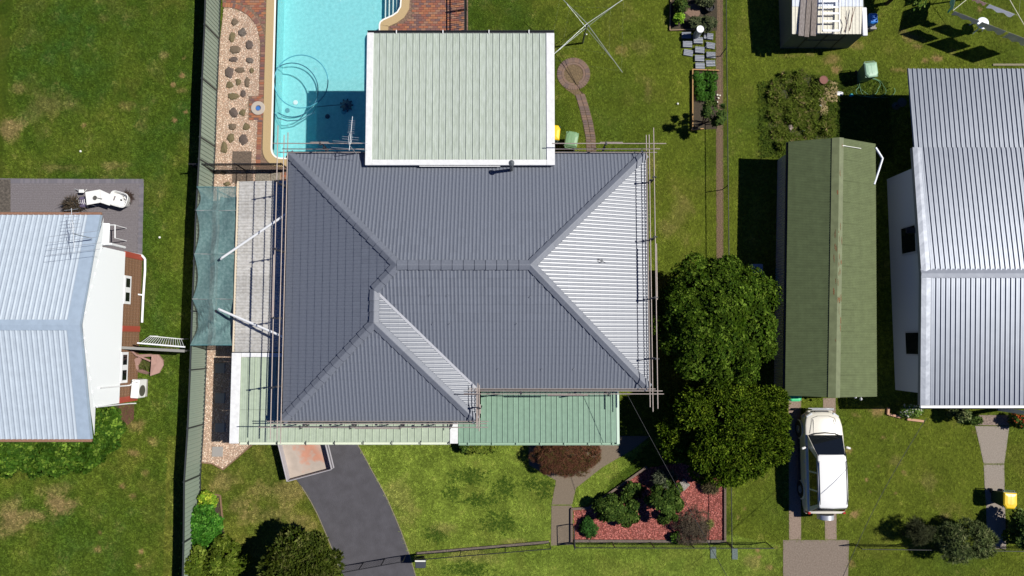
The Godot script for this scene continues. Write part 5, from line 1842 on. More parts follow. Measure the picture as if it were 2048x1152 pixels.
func build_trailer() -> void:
	# box trailer: corner pixels of the tray floor at 0.45 m
	var A := W(557, 882, .8)
	var o := W(574, 963, .8)
	var e := W(663, 939, .8)
	var d := (e - o)
	var wd := Vector3(d.x, 0, d.z).length()
	var ux := Vector3(d.x, 0, d.z).normalized()
	var uz := Vector3.UP.cross(ux)
	if uz.z > 0: uz = -uz
	var bs := Basis(ux, Vector3.UP, ux.cross(Vector3.UP))
	var L := 2.55
	var ct := Vector3(o.x, 0, o.z) + ux * wd / 2 + uz * L / 2
	var t := thing("box_trailer", "steel box trailer with a rusty orange tray floor on the driveway edge", "trailer", ct)
	var grey := mat("trailer_grey", .40, .38, .40, .5, {"tex": noise_tex("scuff", 74, 0.012, 5, Color(.935, .93, .925), Color(1, 1, 1), 512, 1.5), "scale": 1.2})
	# tray floor with its rust stain
	var rust := StandardMaterial3D.new()
	var w := 128
	var h := 180
	var im := Image.create(w, h, false, Image.FORMAT_RGB8)
	var f := FastNoiseLite.new()
	f.seed = 9
	f.frequency = .022
	f.fractal_octaves = 5
	for j in h:
		for i in w:
			var n := f.get_noise_2d(i, j)
			var u := (i + .5) / w - .56
			var v := (j + .5) / h
			var k := clampf(1.25 - absf(u + .12 * sin(v * 6.0) + n * .14) * 4.2 + n * .9, 0, 1) * clampf((.93 - v) * 7 + n * 2.0, 0, 1)
			var c := Color(.40, .33, .275).lerp(Color(.44, .16, .085), k * .75) * (1.0 + n * .18)
			c = Color(c.r, c.g, c.b).linear_to_srgb()
			im.set_pixel(i, j, c)
	rust.albedo_texture = ImageTexture.create_from_image(im)
	rust.roughness = .75
	rust.cull_mode = BaseMaterial3D.CULL_DISABLED
	var m := MB.new()
	var c0 := ct - ux * wd / 2 - uz * L / 2 + Vector3.UP * .36
	var c1 := c0 + ux * wd
	var c2 := c1 + uz * L
	var c3 := c0 + uz * L
	m.v = PackedVector3Array([c0, c3, c2, c0, c2, c1])
	for i in 6: m.n.append(Vector3.UP)
	m.uv = PackedVector2Array([Vector2(0, 1), Vector2(0, 0), Vector2(1, 0), Vector2(0, 1), Vector2(1, 0), Vector2(1, 1)])
	part(m, "tray_floor", rust, t)
	for s in [-1.0, 1.0]:
		m = MB.new()
		m.rbox(ct + ux * s * (wd / 2) + Vector3.UP * .58, Vector3(.045, .50, L), .012, bs)
		part(m, "side_panel", grey, t)
		m = MB.new()
		m.rbox(ct + uz * s * (L / 2) + Vector3.UP * .58, Vector3(wd - .05, .50, .04), .012, bs)
		part(m, "tailgate", grey, t)
		m = MB.new()
		m.tube(ct + ux * s * (wd / 2 - .26) + Vector3.UP * .17, ct + ux * s * (wd / 2 - .10) + Vector3.UP * .17, .165, -1, 20)
		part(m, "wheel", mat("rubber", .02, .02, .02, .8), t)
	m = MB.new()
	m.rbox(ct + ux * (wd / 2 + .10) + Vector3.UP * .74, Vector3(.035, .05, L * .98), .01, bs)
	part(m, "tie_rail", grey, t)
	m = MB.new()
	m.box(ct + Vector3.UP * .31, Vector3(wd - .1, .08, L - .1), bs)
	part(m, "chassis", mat("clamp_dark", .03, .03, .035, .5), t)

# ---------------------------------------------------------------- east neighbour
func rib_sheet(m: MB, x0: float, x1: float, a: Vector3, along: Vector3, pitch: float, rib: float, top := .05, foot := .028) -> void:
	# ribs run along 'along'; a gives y,z of the start edge
	var pr := []
	var cnt := maxi(1, roundi((x1 - x0) / pitch))
	var w := (x1 - x0) / cnt
	for i in cnt:
		var o := i * w
		pr.append(Vector2(o, 0)); pr.append(Vector2(o + foot, rib)); pr.append(Vector2(o + foot + top, rib)); pr.append(Vector2(o + foot * 2 + top, 0))
		pr.append(Vector2(o + w * .68, 0)); pr.append(Vector2(o + w * .70, .005)); pr.append(Vector2(o + w * .75, .005)); pr.append(Vector2(o + w * .77, 0))
	pr.append(Vector2(cnt * w, 0))
	var nn := along.cross(Vector3.RIGHT).normalized()
	if nn.y < 0: nn = -nn
	m.ext(pr, Vector3(x0, a.y, a.z), Vector3.RIGHT, nn, along)

func build_car() -> void:
	var X := 14.26
	var Z := 3.27
	var t := thing("parked_car", "champagne white four wheel drive with a rear spare wheel parked on concrete strips", "car", Vector3(X, 0, Z + 2.3))
	var paint := mat("car_paint", .66, .62, .53, .32, {"coat": .8, "spec": .5})
	var white := mat("car_roof_glare", .76, .75, .72, .32, {"coat": .8})  # sun glare on the roof painted in as a whiter tone than the body
	var glass := mat("car_glass", .008, .010, .012, .06, {"spec": .6})
	var black := mat("car_black", .012, .012, .013, .5)
	var chrome := mat("chrome", .75, .75, .76, .2, {"metal": .8})
	# lower body loft: z, half width, top
	var st := [[0.02, .36, .74, .44], [.06, .52, .82, .38], [.16, .69, .89, .34], [.34, .81, .94, .33], [.62, .875, .985, .33], [1.1, .905, 1.04, .33], [1.9, .91, 1.07, .33], [2.8, .91, 1.07, .33], [3.7, .91, 1.06, .33], [4.25, .895, 1.05, .36], [4.5, .86, 1.02, .40], [4.58, .80, .96, .44]]
	var rows := []
	for s in st:
		var hw: float = s[1]
		var tp: float = s[2]
		var lo: float = s[3]
		var half := [Vector2(hw * .93, lo), Vector2(hw * .99, lo + .10), Vector2(hw, lo + .26), Vector2(hw * .99, tp - .15), Vector2(hw * .965, tp - .05), Vector2(hw * .89, tp - .004), Vector2(hw * .45, tp + .035), Vector2(0, tp + .045)]
		var l := []
		for p in half: l.append(Vector3(X + p.x, p.y, Z + s[0]))
		for i in range(half.size() - 2, -1, -1): l.append(Vector3(X - half[i].x, half[i].y, Z + s[0]))
		rows.append(l)
	var m := MB.new()
	loft(m, rows)
	for e in [rows[0], rows[-1]]:
		var c := Vector3.ZERO
		for p in e: c += p / e.size()
		for i in e.size() - 1: m.tri(c, e[i], e[i + 1])
	var body := part(m, "body", paint, t)
	# bonnet crease lines
	for s in [-1.0, 1.0]:
		m = MB.new()
		m.tube(Vector3(X + s * .46, 1.005, Z + .35), Vector3(X + s * .52, 1.065, Z + 1.1), .012, -1, 5)
		part(m, "bonnet_crease", paint, body)
	# greenhouse
	var gb := [[1.22, .70, 1.08], [1.88, .645, 1.70]]
	m = MB.new()
	var B := func(z: float, hw: float, y: float) -> Array: return [Vector3(X - hw, y, Z + z), Vector3(X + hw, y, Z + z)]
	var f0: Array = B.call(1.04, .80, 1.07)
	var f1: Array = B.call(1.90, .63, 1.68)
	var r1: Array = B.call(4.12, .63, 1.68)
	var r0: Array = B.call(4.46, .80, 1.05)
	var s0: Array = B.call(1.55, .845, 1.07)
	m.quad(f0[0], f0[1], f1[1], f1[0])
	m.quad(f0[1], r0[1], r1[1], f1[1])
	m.quad(r0[0], f0[0], f1[0], r1[0])
	m.quad(r0[1], r0[0], r1[0], r1[1])
	part(m, "pillars", paint, t)
	# roof: crowned panel with rounded rim
	rows = []
	for s in [[1.84, .58, 1.66], [1.92, .64, 1.705], [2.2, .66, 1.735], [3.0, .67, 1.75], [3.8, .665, 1.74], [4.08, .65, 1.715], [4.20, .60, 1.66]]:
		var l := []
		for q in [[-1.0, -.05], [-.97, -.01], [-.9, .008], [-.5, .03], [0.0, .038], [.5, .03], [.9, .008], [.97, -.01], [1.0, -.05]]:
			l.append(Vector3(X + q[0] * s[1], s[2] + q[1], Z + s[0]))
		rows.append(l)
	m = MB.new()
	loft(m, rows)
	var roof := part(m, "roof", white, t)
	for s in [-1.0, 1.0]:
		m = MB.new()
		m.tube(Vector3(X + s * .60, 1.765, Z + 2.1), Vector3(X + s * .605, 1.77, Z + 4.0), .014, -1, 6)
		part(m, "roof_rail", black, roof)
	# glass panels, set proud
	var panel := func(a: Vector3, b: Vector3, c: Vector3, d: Vector3, inset: float, off: float) -> MB:
		var r := MB.new()
		var ct := (a + b + c + d) / 4
		var n := (b - a).cross(d - a).normalized()
		var q := []
		for p in [a, b, c, d]: q.append(p + (ct - p).normalized() * inset + n * off)
		r.quad(q[0], q[1], q[2], q[3])
		return r
	part(panel.call(f0[0], f0[1], f1[1], f1[0], .035, -.012), "windscreen", glass, t)
	part(panel.call(r0[1], r0[0], r1[0], r1[1], .035, -.012), "rear_window", glass, t)
	for s in [0, 1]:
		var zs := [[1.62, 2.02, 2.62, 2.62], [2.70, 2.70, 3.42, 3.42], [3.50, 3.50, 4.22, 4.02]]
		for q in zs:
			var at := func(z: float, f: float) -> Vector3:
				var lo: Vector3 = f0[s].lerp(r0[s], (z - 1.04) / 3.42)
				var hi: Vector3 = f1[s].lerp(r1[s], clampf((z - 1.90) / 2.22, 0, 1))
				var p := lo.lerp(hi, f)
				p.z = Z + z
				return p
			var off := Vector3(.012 if s == 1 else -.012, .003, 0)
			m = MB.new()
			m.quad(at.call(q[0], .10) + off, at.call(q[1] if q[1] > q[0] else q[0], .88) + off, at.call(q[3], .88) + off, at.call(q[2] if q[2] > q[3] else q[3], .10) + off)
			part(m, "side_window", glass, t)
	# shut lines, grille, roof edge trim
	for q in [[-.52, .30, -.68, .98], [.52, .30, .68, .98]]:
		m = MB.new()
		m.tube(Vector3(X + q[0], .985, Z + q[1]), Vector3(X + q[2], 1.058, Z + q[3]), .008, -1, 4)
		part(m, "shut_line", black, body)
	m = MB.new()
	m.pipe([Vector3(X - .52, .955, Z + .30), Vector3(X - .25, .955, Z + .20), Vector3(X + .25, .955, Z + .20), Vector3(X + .52, .955, Z + .30)], .008, 4)
	part(m, "shut_line", black, body)
	m = MB.new()
	m.rbox(Vector3(X, .74, Z + .03), Vector3(.66, .16, .08), .02)
	part(m, "grille", black, t)
	for s in [-1.0, 1.0]:
		m = MB.new()
		m.pipe([Vector3(X + s * .74, 1.10, Z + 1.22), Vector3(X + s * .645, 1.70, Z + 1.88), Vector3(X + s * .672, 1.715, Z + 3.0), Vector3(X + s * .64, 1.68, Z + 4.14)], .014, 5)
		part(m, "drip_rail", black, roof)
	m = MB.new()
	m.tube(Vector3(X - .60, 1.70, Z + 4.17), Vector3(X + .60, 1.70, Z + 4.17), .016, -1, 5)
	part(m, "spoiler_trim", black, roof)
	m = MB.new()
	m.pipe([Vector3(X - .80, 1.075, Z + 1.10), Vector3(X - .45, 1.095, Z + .98), Vector3(X, 1.105, Z + .94), Vector3(X + .45, 1.095, Z + .98), Vector3(X + .80, 1.075, Z + 1.10)], .03, 5)
	part(m, "cowl", black, body)
	# wipers and dash edge
	m = MB.new()
	m.tube(Vector3(X - .35, 1.11, Z + 1.06), Vector3(X + .12, 1.24, Z + 1.20), .012, -1, 5)
	m.tube(Vector3(X + .10, 1.11, Z + 1.06), Vector3(X + .55, 1.22, Z + 1.18), .012, -1, 5)
	part(m, "wiper", black, t)
	# bumpers, bull bar, lamps
	m = MB.new()
	m.rbox(Vector3(X, .52, Z + .10), Vector3(1.20, .26, .22), .06)
	m.rbox(Vector3(X - .66, .52, Z + .24), Vector3(.36, .26, .2), .06, Basis(Vector3.UP, .6))
	m.rbox(Vector3(X + .66, .52, Z + .24), Vector3(.36, .26, .2), .06, Basis(Vector3.UP, -.6))
	part(m, "front_bumper", paint, t)
	m = MB.new()
	m.pipe([Vector3(X - .62, .55, Z - .10), Vector3(X - .50, .92, Z - .08), Vector3(X + .50, .92, Z - .08), Vector3(X + .62, .55, Z - .10)], .032, 8)
	m.tube(Vector3(X - .58, .72, Z - .12), Vector3(X + .58, .72, Z - .12), .03, -1, 8)
	part(m, "bull_bar", chrome, t)
	m = MB.new()
	m.rbox(Vector3(X, .52, Z + 4.58), Vector3(1.66, .22, .18), .05)
	part(m, "rear_bumper", paint, t)
	for s in [-1.0, 1.0]:
		m = MB.new()
		m.rbox(Vector3(X + s * .60, .83, Z + .20), Vector3(.34, .14, .16), .04, Basis(Vector3.UP, -s * .62))
		part(m, "headlight", mat("lamp_clear", .75, .76, .76, .15, {"metal": .3}), t)
		m = MB.new()
		m.rbox(Vector3(X + s * .79, .85, Z + 4.55), Vector3(.13, .34, .10), .02)
		part(m, "tail_light", mat("lamp_red", .35, .015, .012, .25), t)
		m = MB.new()
		m.rbox(Vector3(X + s * 1.02, 1.12, Z + 1.62), Vector3(.20, .14, .10), .03, Basis(Vector3.UP, s * -.35))
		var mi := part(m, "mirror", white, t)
		m = MB.new()
		m.tube(Vector3(X + s * .84, 1.08, Z + 1.58), Vector3(X + s * .98, 1.10, Z + 1.60), .025, -1, 6)
		part(m, "mirror_arm", black, mi)
		for zz in [.86, 3.62]:
			m = MB.new()
			m.tube(Vector3(X + s * .70, .36, Z + zz), Vector3(X + s * .925, .36, Z + zz), .36, -1, 24)
			var wh := part(m, "wheel", mat("rubber", .02, .02, .02, .8), t)
			m = MB.new()
			m.tube(Vector3(X + s * .90, .36, Z + zz), Vector3(X + s * .935, .36, Z + zz), .21, .18, 20)
			part(m, "rim", chrome, wh)
			m = MB.new()
			var pts := []
			for i in 13:
				var a := PI * i / 12.0
				pts.append(Vector3(X + s * .905, .37 + sin(a) * .42, Z + zz + cos(a) * .42))
			m.pipe(pts, .035, 6)
			part(m, "wheel_arch", paint, body)
		for zz in [2.25, 3.15]:
			m = MB.new()
			m.rbox(Vector3(X + s * .915, .92, Z + zz), Vector3(.03, .04, .18), .01)
			part(m, "door_handle", paint, t)
		m = MB.new()
		m.rbox(Vector3(X + s * .93, .40, Z + 2.25), Vector3(.10, .04, 1.9), .015)
		part(m, "side_step", black, t)
	# spare wheel with a silver cover
	m = MB.new()
	m.tube(Vector3(X - .02, .88, Z + 4.60), Vector3(X - .02, .88, Z + 4.80), .36, -1, 26)
	var sp := part(m, "spare_wheel", mat("rubber", .02, .02, .02, .8), t)
	m = MB.new()
	m.tube(Vector3(X - .02, .88, Z + 4.62), Vector3(X - .02, .88, Z + 4.83), .375, .36, 26)
	part(m, "wheel_cover", mat("cover_silver", .55, .56, .58, .35, {"metal": .5}), sp)

func loft(m: MB, rows: Array) -> void:
	var ns := []
	var R := rows.size()
	for i in R:
		var l := []
		var C: int = rows[i].size()
		for j in C:
			var du: Vector3 = rows[mini(i + 1, R - 1)][j] - rows[maxi(i - 1, 0)][j]
			var dv: Vector3 = rows[i][mini(j + 1, C - 1)] - rows[i][maxi(j - 1, 0)]
			var n := dv.cross(du).normalized()
			l.append(n)
		ns.append(l)
	# outward check against the middle row's top
	var mid: int = rows[0].size() / 2
	if ns[R / 2][mid].y < 0:
		for l in ns:
			for j in l.size(): l[j] = -l[j]
	for i in R - 1:
		for j in rows[i].size() - 1:
			var a: Vector3 = rows[i][j]
			var b: Vector3 = rows[i][j + 1]
			var c: Vector3 = rows[i + 1][j + 1]
			var d: Vector3 = rows[i + 1][j]
			if (b - a).cross(c - a).dot(ns[i][j]) > 0:
				m.trin(a, b, c, ns[i][j], ns[i][j + 1], ns[i + 1][j + 1])
				m.trin(a, c, d, ns[i][j], ns[i + 1][j + 1], ns[i + 1][j])
			else:
				m.trin(a, c, b, ns[i][j], ns[i + 1][j + 1], ns[i][j + 1])
				m.trin(a, d, c, ns[i][j], ns[i + 1][j], ns[i + 1][j + 1])

func build_green_shed() -> void:
	rng.seed = 211
	var t := thing("long_garage", "long low garage with a faded olive green corrugated gable roof", "garage", Vector3(14.3, 0, -3.2))
	var lN := Vector3(12.58, 2.1, -9.0)
	var lS := Vector3(12.10, 2.1, 2.45)
	var rN := Vector3(16.54, 2.1, -8.9)
	var rS := Vector3(16.17, 2.1, 2.50)
	var kN := Vector3(14.62, 2.68, -9.02)
	var kS := Vector3(14.06, 2.68, 2.50)
	var gt := noise_tex("olive_fade", 89, 0.014, 5, Color(.84, .84, .80), Color(1, 1, 1), 512, 1.5)
	var gm := [mat("shade_olive_roof0", .080, .106, .040, .6, {"tex": gt, "scale": .35}), mat("sunlit_olive_roof1", .116, .146, .054, .55, {"tex": gt, "scale": .35})]  # one olive paint: shade on the west slope, sun on the east, put into colour
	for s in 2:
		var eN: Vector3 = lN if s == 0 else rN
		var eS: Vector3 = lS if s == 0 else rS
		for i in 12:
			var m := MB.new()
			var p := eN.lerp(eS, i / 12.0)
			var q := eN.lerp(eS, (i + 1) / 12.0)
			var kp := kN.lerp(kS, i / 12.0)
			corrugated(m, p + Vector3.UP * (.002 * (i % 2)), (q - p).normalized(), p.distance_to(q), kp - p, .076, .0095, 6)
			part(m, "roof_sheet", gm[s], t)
	# ridge capping, with rust blooming through the paint
	var rt := noise_tex("rust_bloom", 90, 0.018, 5, Color(.50, .60, .30), Color(1.0, .62, .30), 512, 7.0)
	var cap := mat("olive_cap", .135, .158, .066, .6, {"tex": noise_tex("olive_fade", 89, 0.014, 5, Color(.84, .84, .80), Color(1, 1, 1)), "scale": .3})
	var m := MB.new()
	var o := Vector3(.30, -.075, 0)
	m.qup(kN + Vector3.UP * .035, kS + Vector3.UP * .035, kS + Vector3(-.30, -.05, 0), kN + Vector3(-.30, -.05, 0))
	m.qup(kN + Vector3.UP * .035, kS + Vector3.UP * .035, kS + Vector3(.22, -.035, 0), kN + Vector3(.22, -.035, 0))
	m.quad(kN + Vector3(-.30, -.05, 0), kS + Vector3(-.30, -.05, 0), kS + Vector3(-.30, -.09, 0), kN + Vector3(-.30, -.09, 0))
	var cp := part(m, "ridge_capping", cap, t)
	# rust stains: thin flakes of corroded paint along the capping
	var ru := [mat("rust_a", .22, .105, .040, .85), mat("rust_b", .19, .12, .05, .85)]
	for i in 30:
		var f := rr(.03, .80)
		if i < 20: f = rr(.36, .66)
		var sgn := -1.0 if i % 3 == 0 else 1.0
		var c := kN.lerp(kS, f)
		var ox := sgn * rr(.03, .20)
		var w := rr(.010, .032)
		var L := rr(.04, .24)
		m = MB.new()
		var pts := PackedVector2Array()
		for k in 8:
			var a := TAU * k / 8
			var rad := rr(.6, 1.1)
			pts.append(Vector2(c.x + ox + cos(a) * w * rad, c.z + sin(a) * L * rad))
		for k in 8:
			var p := pts[k]
			var q := pts[(k + 1) % 8]
			var hy := func(v: Vector2) -> float: return c.y + .038 - absf(v.x - c.x) * (.085 / .30 if v.x < c.x else .07 / .22) + .002
			m.qup(Vector3(c.x + ox, hy.call(Vector2(c.x + ox, c.z)), c.z), Vector3(p.x, hy.call(p), p.y), Vector3(q.x, hy.call(q), q.y), Vector3((p.x + q.x) / 2, hy.call((p + q) / 2), (p.y + q.y) / 2))
		part(m, "rust_flake", ru[i % 2], cp)
	# walls
	var wall := mat("garage_wall", .42, .46, .41, .7)
	for s in 2:
		m = MB.new()
		var a := (lN if s == 0 else rN) + Vector3(.28 if s == 0 else -.28, -2.1, .3)
		var b := (lS if s == 0 else rS) + Vector3(.28 if s == 0 else -.28, -2.1, -.3)
		corrugated(m, a, (b - a).normalized(), a.distance_to(b), Vector3.UP * 2.12, .12, .012, 6)
		part(m, "wall", wall, t)
	for e in [[lN, rN, kN, .3], [lS, rS, kS, -.3]]:
		m = MB.new()
		var z := Vector3(0, 0, e[3])
		var a: Vector3 = e[0] + Vector3(.28, -2.1, 0) + z
		var b: Vector3 = e[1] + Vector3(-.28, -2.1, 0) + z
		m.quad(a, b, b + Vector3.UP * 2.1, a + Vector3.UP * 2.1)
		m.tri(a + Vector3.UP * 2.1, b + Vector3.UP * 2.1, e[2] + z + Vector3.DOWN * .04)
		part(m, "end_wall", wall, t)
	m = MB.new()
	m.ext([Vector2(0, .04), Vector2(0, -.05), Vector2(-.08, -.05), Vector2(-.08, .03)], lN + Vector3(.0, -.06, 0), Vector3.RIGHT, Vector3.UP, lS - lN)
	part(m, "gutter", mat("gutter_charcoal", 0.035, 0.038, 0.045, 0.4), t)
	m = MB.new()
	var pa := W(1564, 312, 1.5)
	var pb := W(1560, 474, 1.5)
	m.qup(Vector3(12.60, 1.95, -8.3), Vector3(12.82, 1.2, -8.3), Vector3(12.66, 1.2, -4.6), Vector3(12.44, 1.95, -4.6))
	part(m, "skylight_sheet", mat("sheet_blue_grey", .22, .27, .33, .6), t)
	# bent white downpipe and a strip left on the roof
	m = MB.new()
	m.pipe([W(1751, 295, 2.12), W(1765, 317, 2.0), W(1756, 345, 2.0), W(1748, 369, 2.12)], .05, 8)
	one(m, "downpipe", mat("pipe_pale", .72, .74, .78, .4), "bent white downpipe off the east side of the olive garage", "downpipe")
	m = MB.new()
	var a3 := W(1685, 291, 2.66)
	var b3 := W(1722, 297, 2.42)
	m.tube(a3, b3, .018, -1, 5)
	m.box(a3 + Vector3(.05, .0, .01), Vector3(.16, .02, .04))
	one(m, "metal_strip", mat("litter_white", .7, .7, .62, .7), "thin white strip lying on the olive garage roof", "strip")
	# bits under the south eave
	for q in [[1711, 794, "left"], [1722, 798, "right"]]:
		var c := W(q[0], q[1], 1.95)
		m = MB.new()
		m.lathe(c, [Vector2(.02, -.08), Vector2(.06, -.04), Vector2(.065, 0), Vector2(.03, .05), Vector2(0, .06)], 12)
		m.tube(c, c + Vector3(0, .05, -.35), .015, -1, 5)
		one(m, "flood_lamp", mat("lamp_shell", .55, .55, .55, .4), "small grey flood lamp under the olive garage gable facing the car", "lamp", "garage flood lamps")

func build_east_house() -> void:
	rng.seed = 221
	var t := thing("metal_roof_house", "white walled house under a shiny zinc ribbed metal roof", "house", Vector3(21.5, 0, -4))
	var zt := noise_tex("zinc", 91, 0.01, 5, Color(.93, .935, .945), Color(1, 1, 1), 512, 1.0)
	var zinc := mat("zinc", .18, .195, .23, .40, {"metal": .30, "spec": .45, "tex": zt, "scale": .25})
	var cap := mat("zinc_cap", .26, .275, .31, .46, {"metal": .25, "spec": .4, "tex": zt, "scale": .6, "normal": normal_tex("dent", 92, .012, 2, 5.0), "nscale": .12})
	var X1 := 27.0
	# south slope, north slope, lower skillion
	var Sp := Vector3(0, 2.92, 2.80)
	var Rg := Vector3(0, 3.42, -2.85)
	var Np := Vector3(0, 2.92, -8.50)
	var Kp := Vector3(0, 2.62, -12.2)
	for i in 6:
		var xa := 17.98 + i * 1.5
		var xb := xa + 1.5
		var m := MB.new()
		rib_sheet(m, xa, xb, Sp, Rg - Sp, .214, .042, .045, .032)
		part(m, "roof_sheet", zinc, t)
		m = MB.new()
		rib_sheet(m, xa, xb, Np, Rg - Np, .214, .042, .045, .032)
		part(m, "roof_sheet", zinc, t)
		m = MB.new()
		rib_sheet(m, xa - .17 if i == 0 else xa, xb, Kp, Np + Vector3(0, -.06, .05) - Kp, .214, .042, .045, .032)
		part(m, "roof_sheet", zinc, t)
	# barge flashing along the west edge, with dents
	var fl := func(a: Vector3, b: Vector3, w: float) -> MB:
		var m := MB.new()
		var n := 24
		for i in n:
			var p: Vector3 = a.lerp(b, float(i) / n)
			var q: Vector3 = a.lerp(b, float(i + 1) / n)
			var w0 := Vector3.UP * .004 * sin(i * 1.7)
			var w1 := Vector3.UP * .004 * sin((i + 1) * 1.7)
			m.qup(p + Vector3(0, .04, 0), q + Vector3(0, .04, 0), q + Vector3(w * .5, .055, 0) + w1, p + Vector3(w * .5, .055, 0) + w0)
			m.qup(p + Vector3(w * .5, .055, 0) + w0, q + Vector3(w * .5, .055, 0) + w1, q + Vector3(w, .035, 0), p + Vector3(w, .035, 0))
			m.quad(p + Vector3(0, .04, 0), q + Vector3(0, .04, 0), q + Vector3(0, -.16, 0), p + Vector3(0, -.16, 0))
		return m
	part(fl.call(Vector3(17.58, 2.92, 2.80), Vector3(17.58, 3.42, -2.85), .42), "barge_flashing", cap, t)
	part(fl.call(Vector3(17.58, 3.42, -2.85), Vector3(17.72, 2.92, -8.50), .40), "barge_flashing", cap, t)
	var m := MB.new()
	m.qup(Vector3(17.56, 3.50, -2.85), Vector3(X1, 3.50, -2.85), Vector3(X1, 3.46, -2.66), Vector3(17.56, 3.46, -2.66))
	m.qup(Vector3(17.56, 3.50, -2.85), Vector3(X1, 3.50, -2.85), Vector3(X1, 3.43, -3.06), Vector3(17.56, 3.43, -3.06))
	part(m, "ridge_capping", cap, t)
	m = MB.new()
	m.rbox(Vector3(22.3, 2.90, 2.87), Vector3(9.45, .12, .12), .03)
	part(m, "gutter", mat("gutter_white", .78, .78, .78, .35), t)
	# walls with timber boards and windows
	var ww := mat("wall_white", .58, .60, .62, .7)
	m = MB.new()
	m.bb(18.12, 0, -7.75, X1, 2.86, 2.35)
	part(m, "wall", ww, t)
	m = MB.new()
	m.bb(19.9, 0, -12.0, X1, 2.55, -8.31)
	part(m, "rear_wall", ww, t)
	for q in [[-5.2, -3.9], [-.4, .7]]:
		m = MB.new()
		m.bb(18.05, 1.15, q[0], 18.13, 2.35, q[1])
		var wf := part(m, "window", mat("window_frame", .5, .5, .5, .5), t)
		m = MB.new()
		m.bb(18.03, 1.22, q[0] + .07, 18.06, 2.28, q[1] - .07)
		part(m, "pane", mat("car_glass", .008, .010, .012, .06, {"spec": .6}), wf)
	m = MB.new()
	m.box(Vector3(17.95, 2.3, -4.9), Vector3(.6, .06, .25))
	part(m, "meter_shelf", mat("clamp_dark", .03, .03, .035, .5), t)
	# porch post at the front
	m = MB.new()
	m.box(W(2040, 824, 1.4), Vector3(.14, 2.7, .16))
	part(m, "porch_post", mat("gutter_white", .78, .78, .78, .35), t)
	m = MB.new()
	m.bb(W(1965, 845).x, 0.0, 2.36, W(2020, 845).x, .17, 2.9)
	part(m, "porch_step", mat("brk3", .26, .12, .095, .85), t)

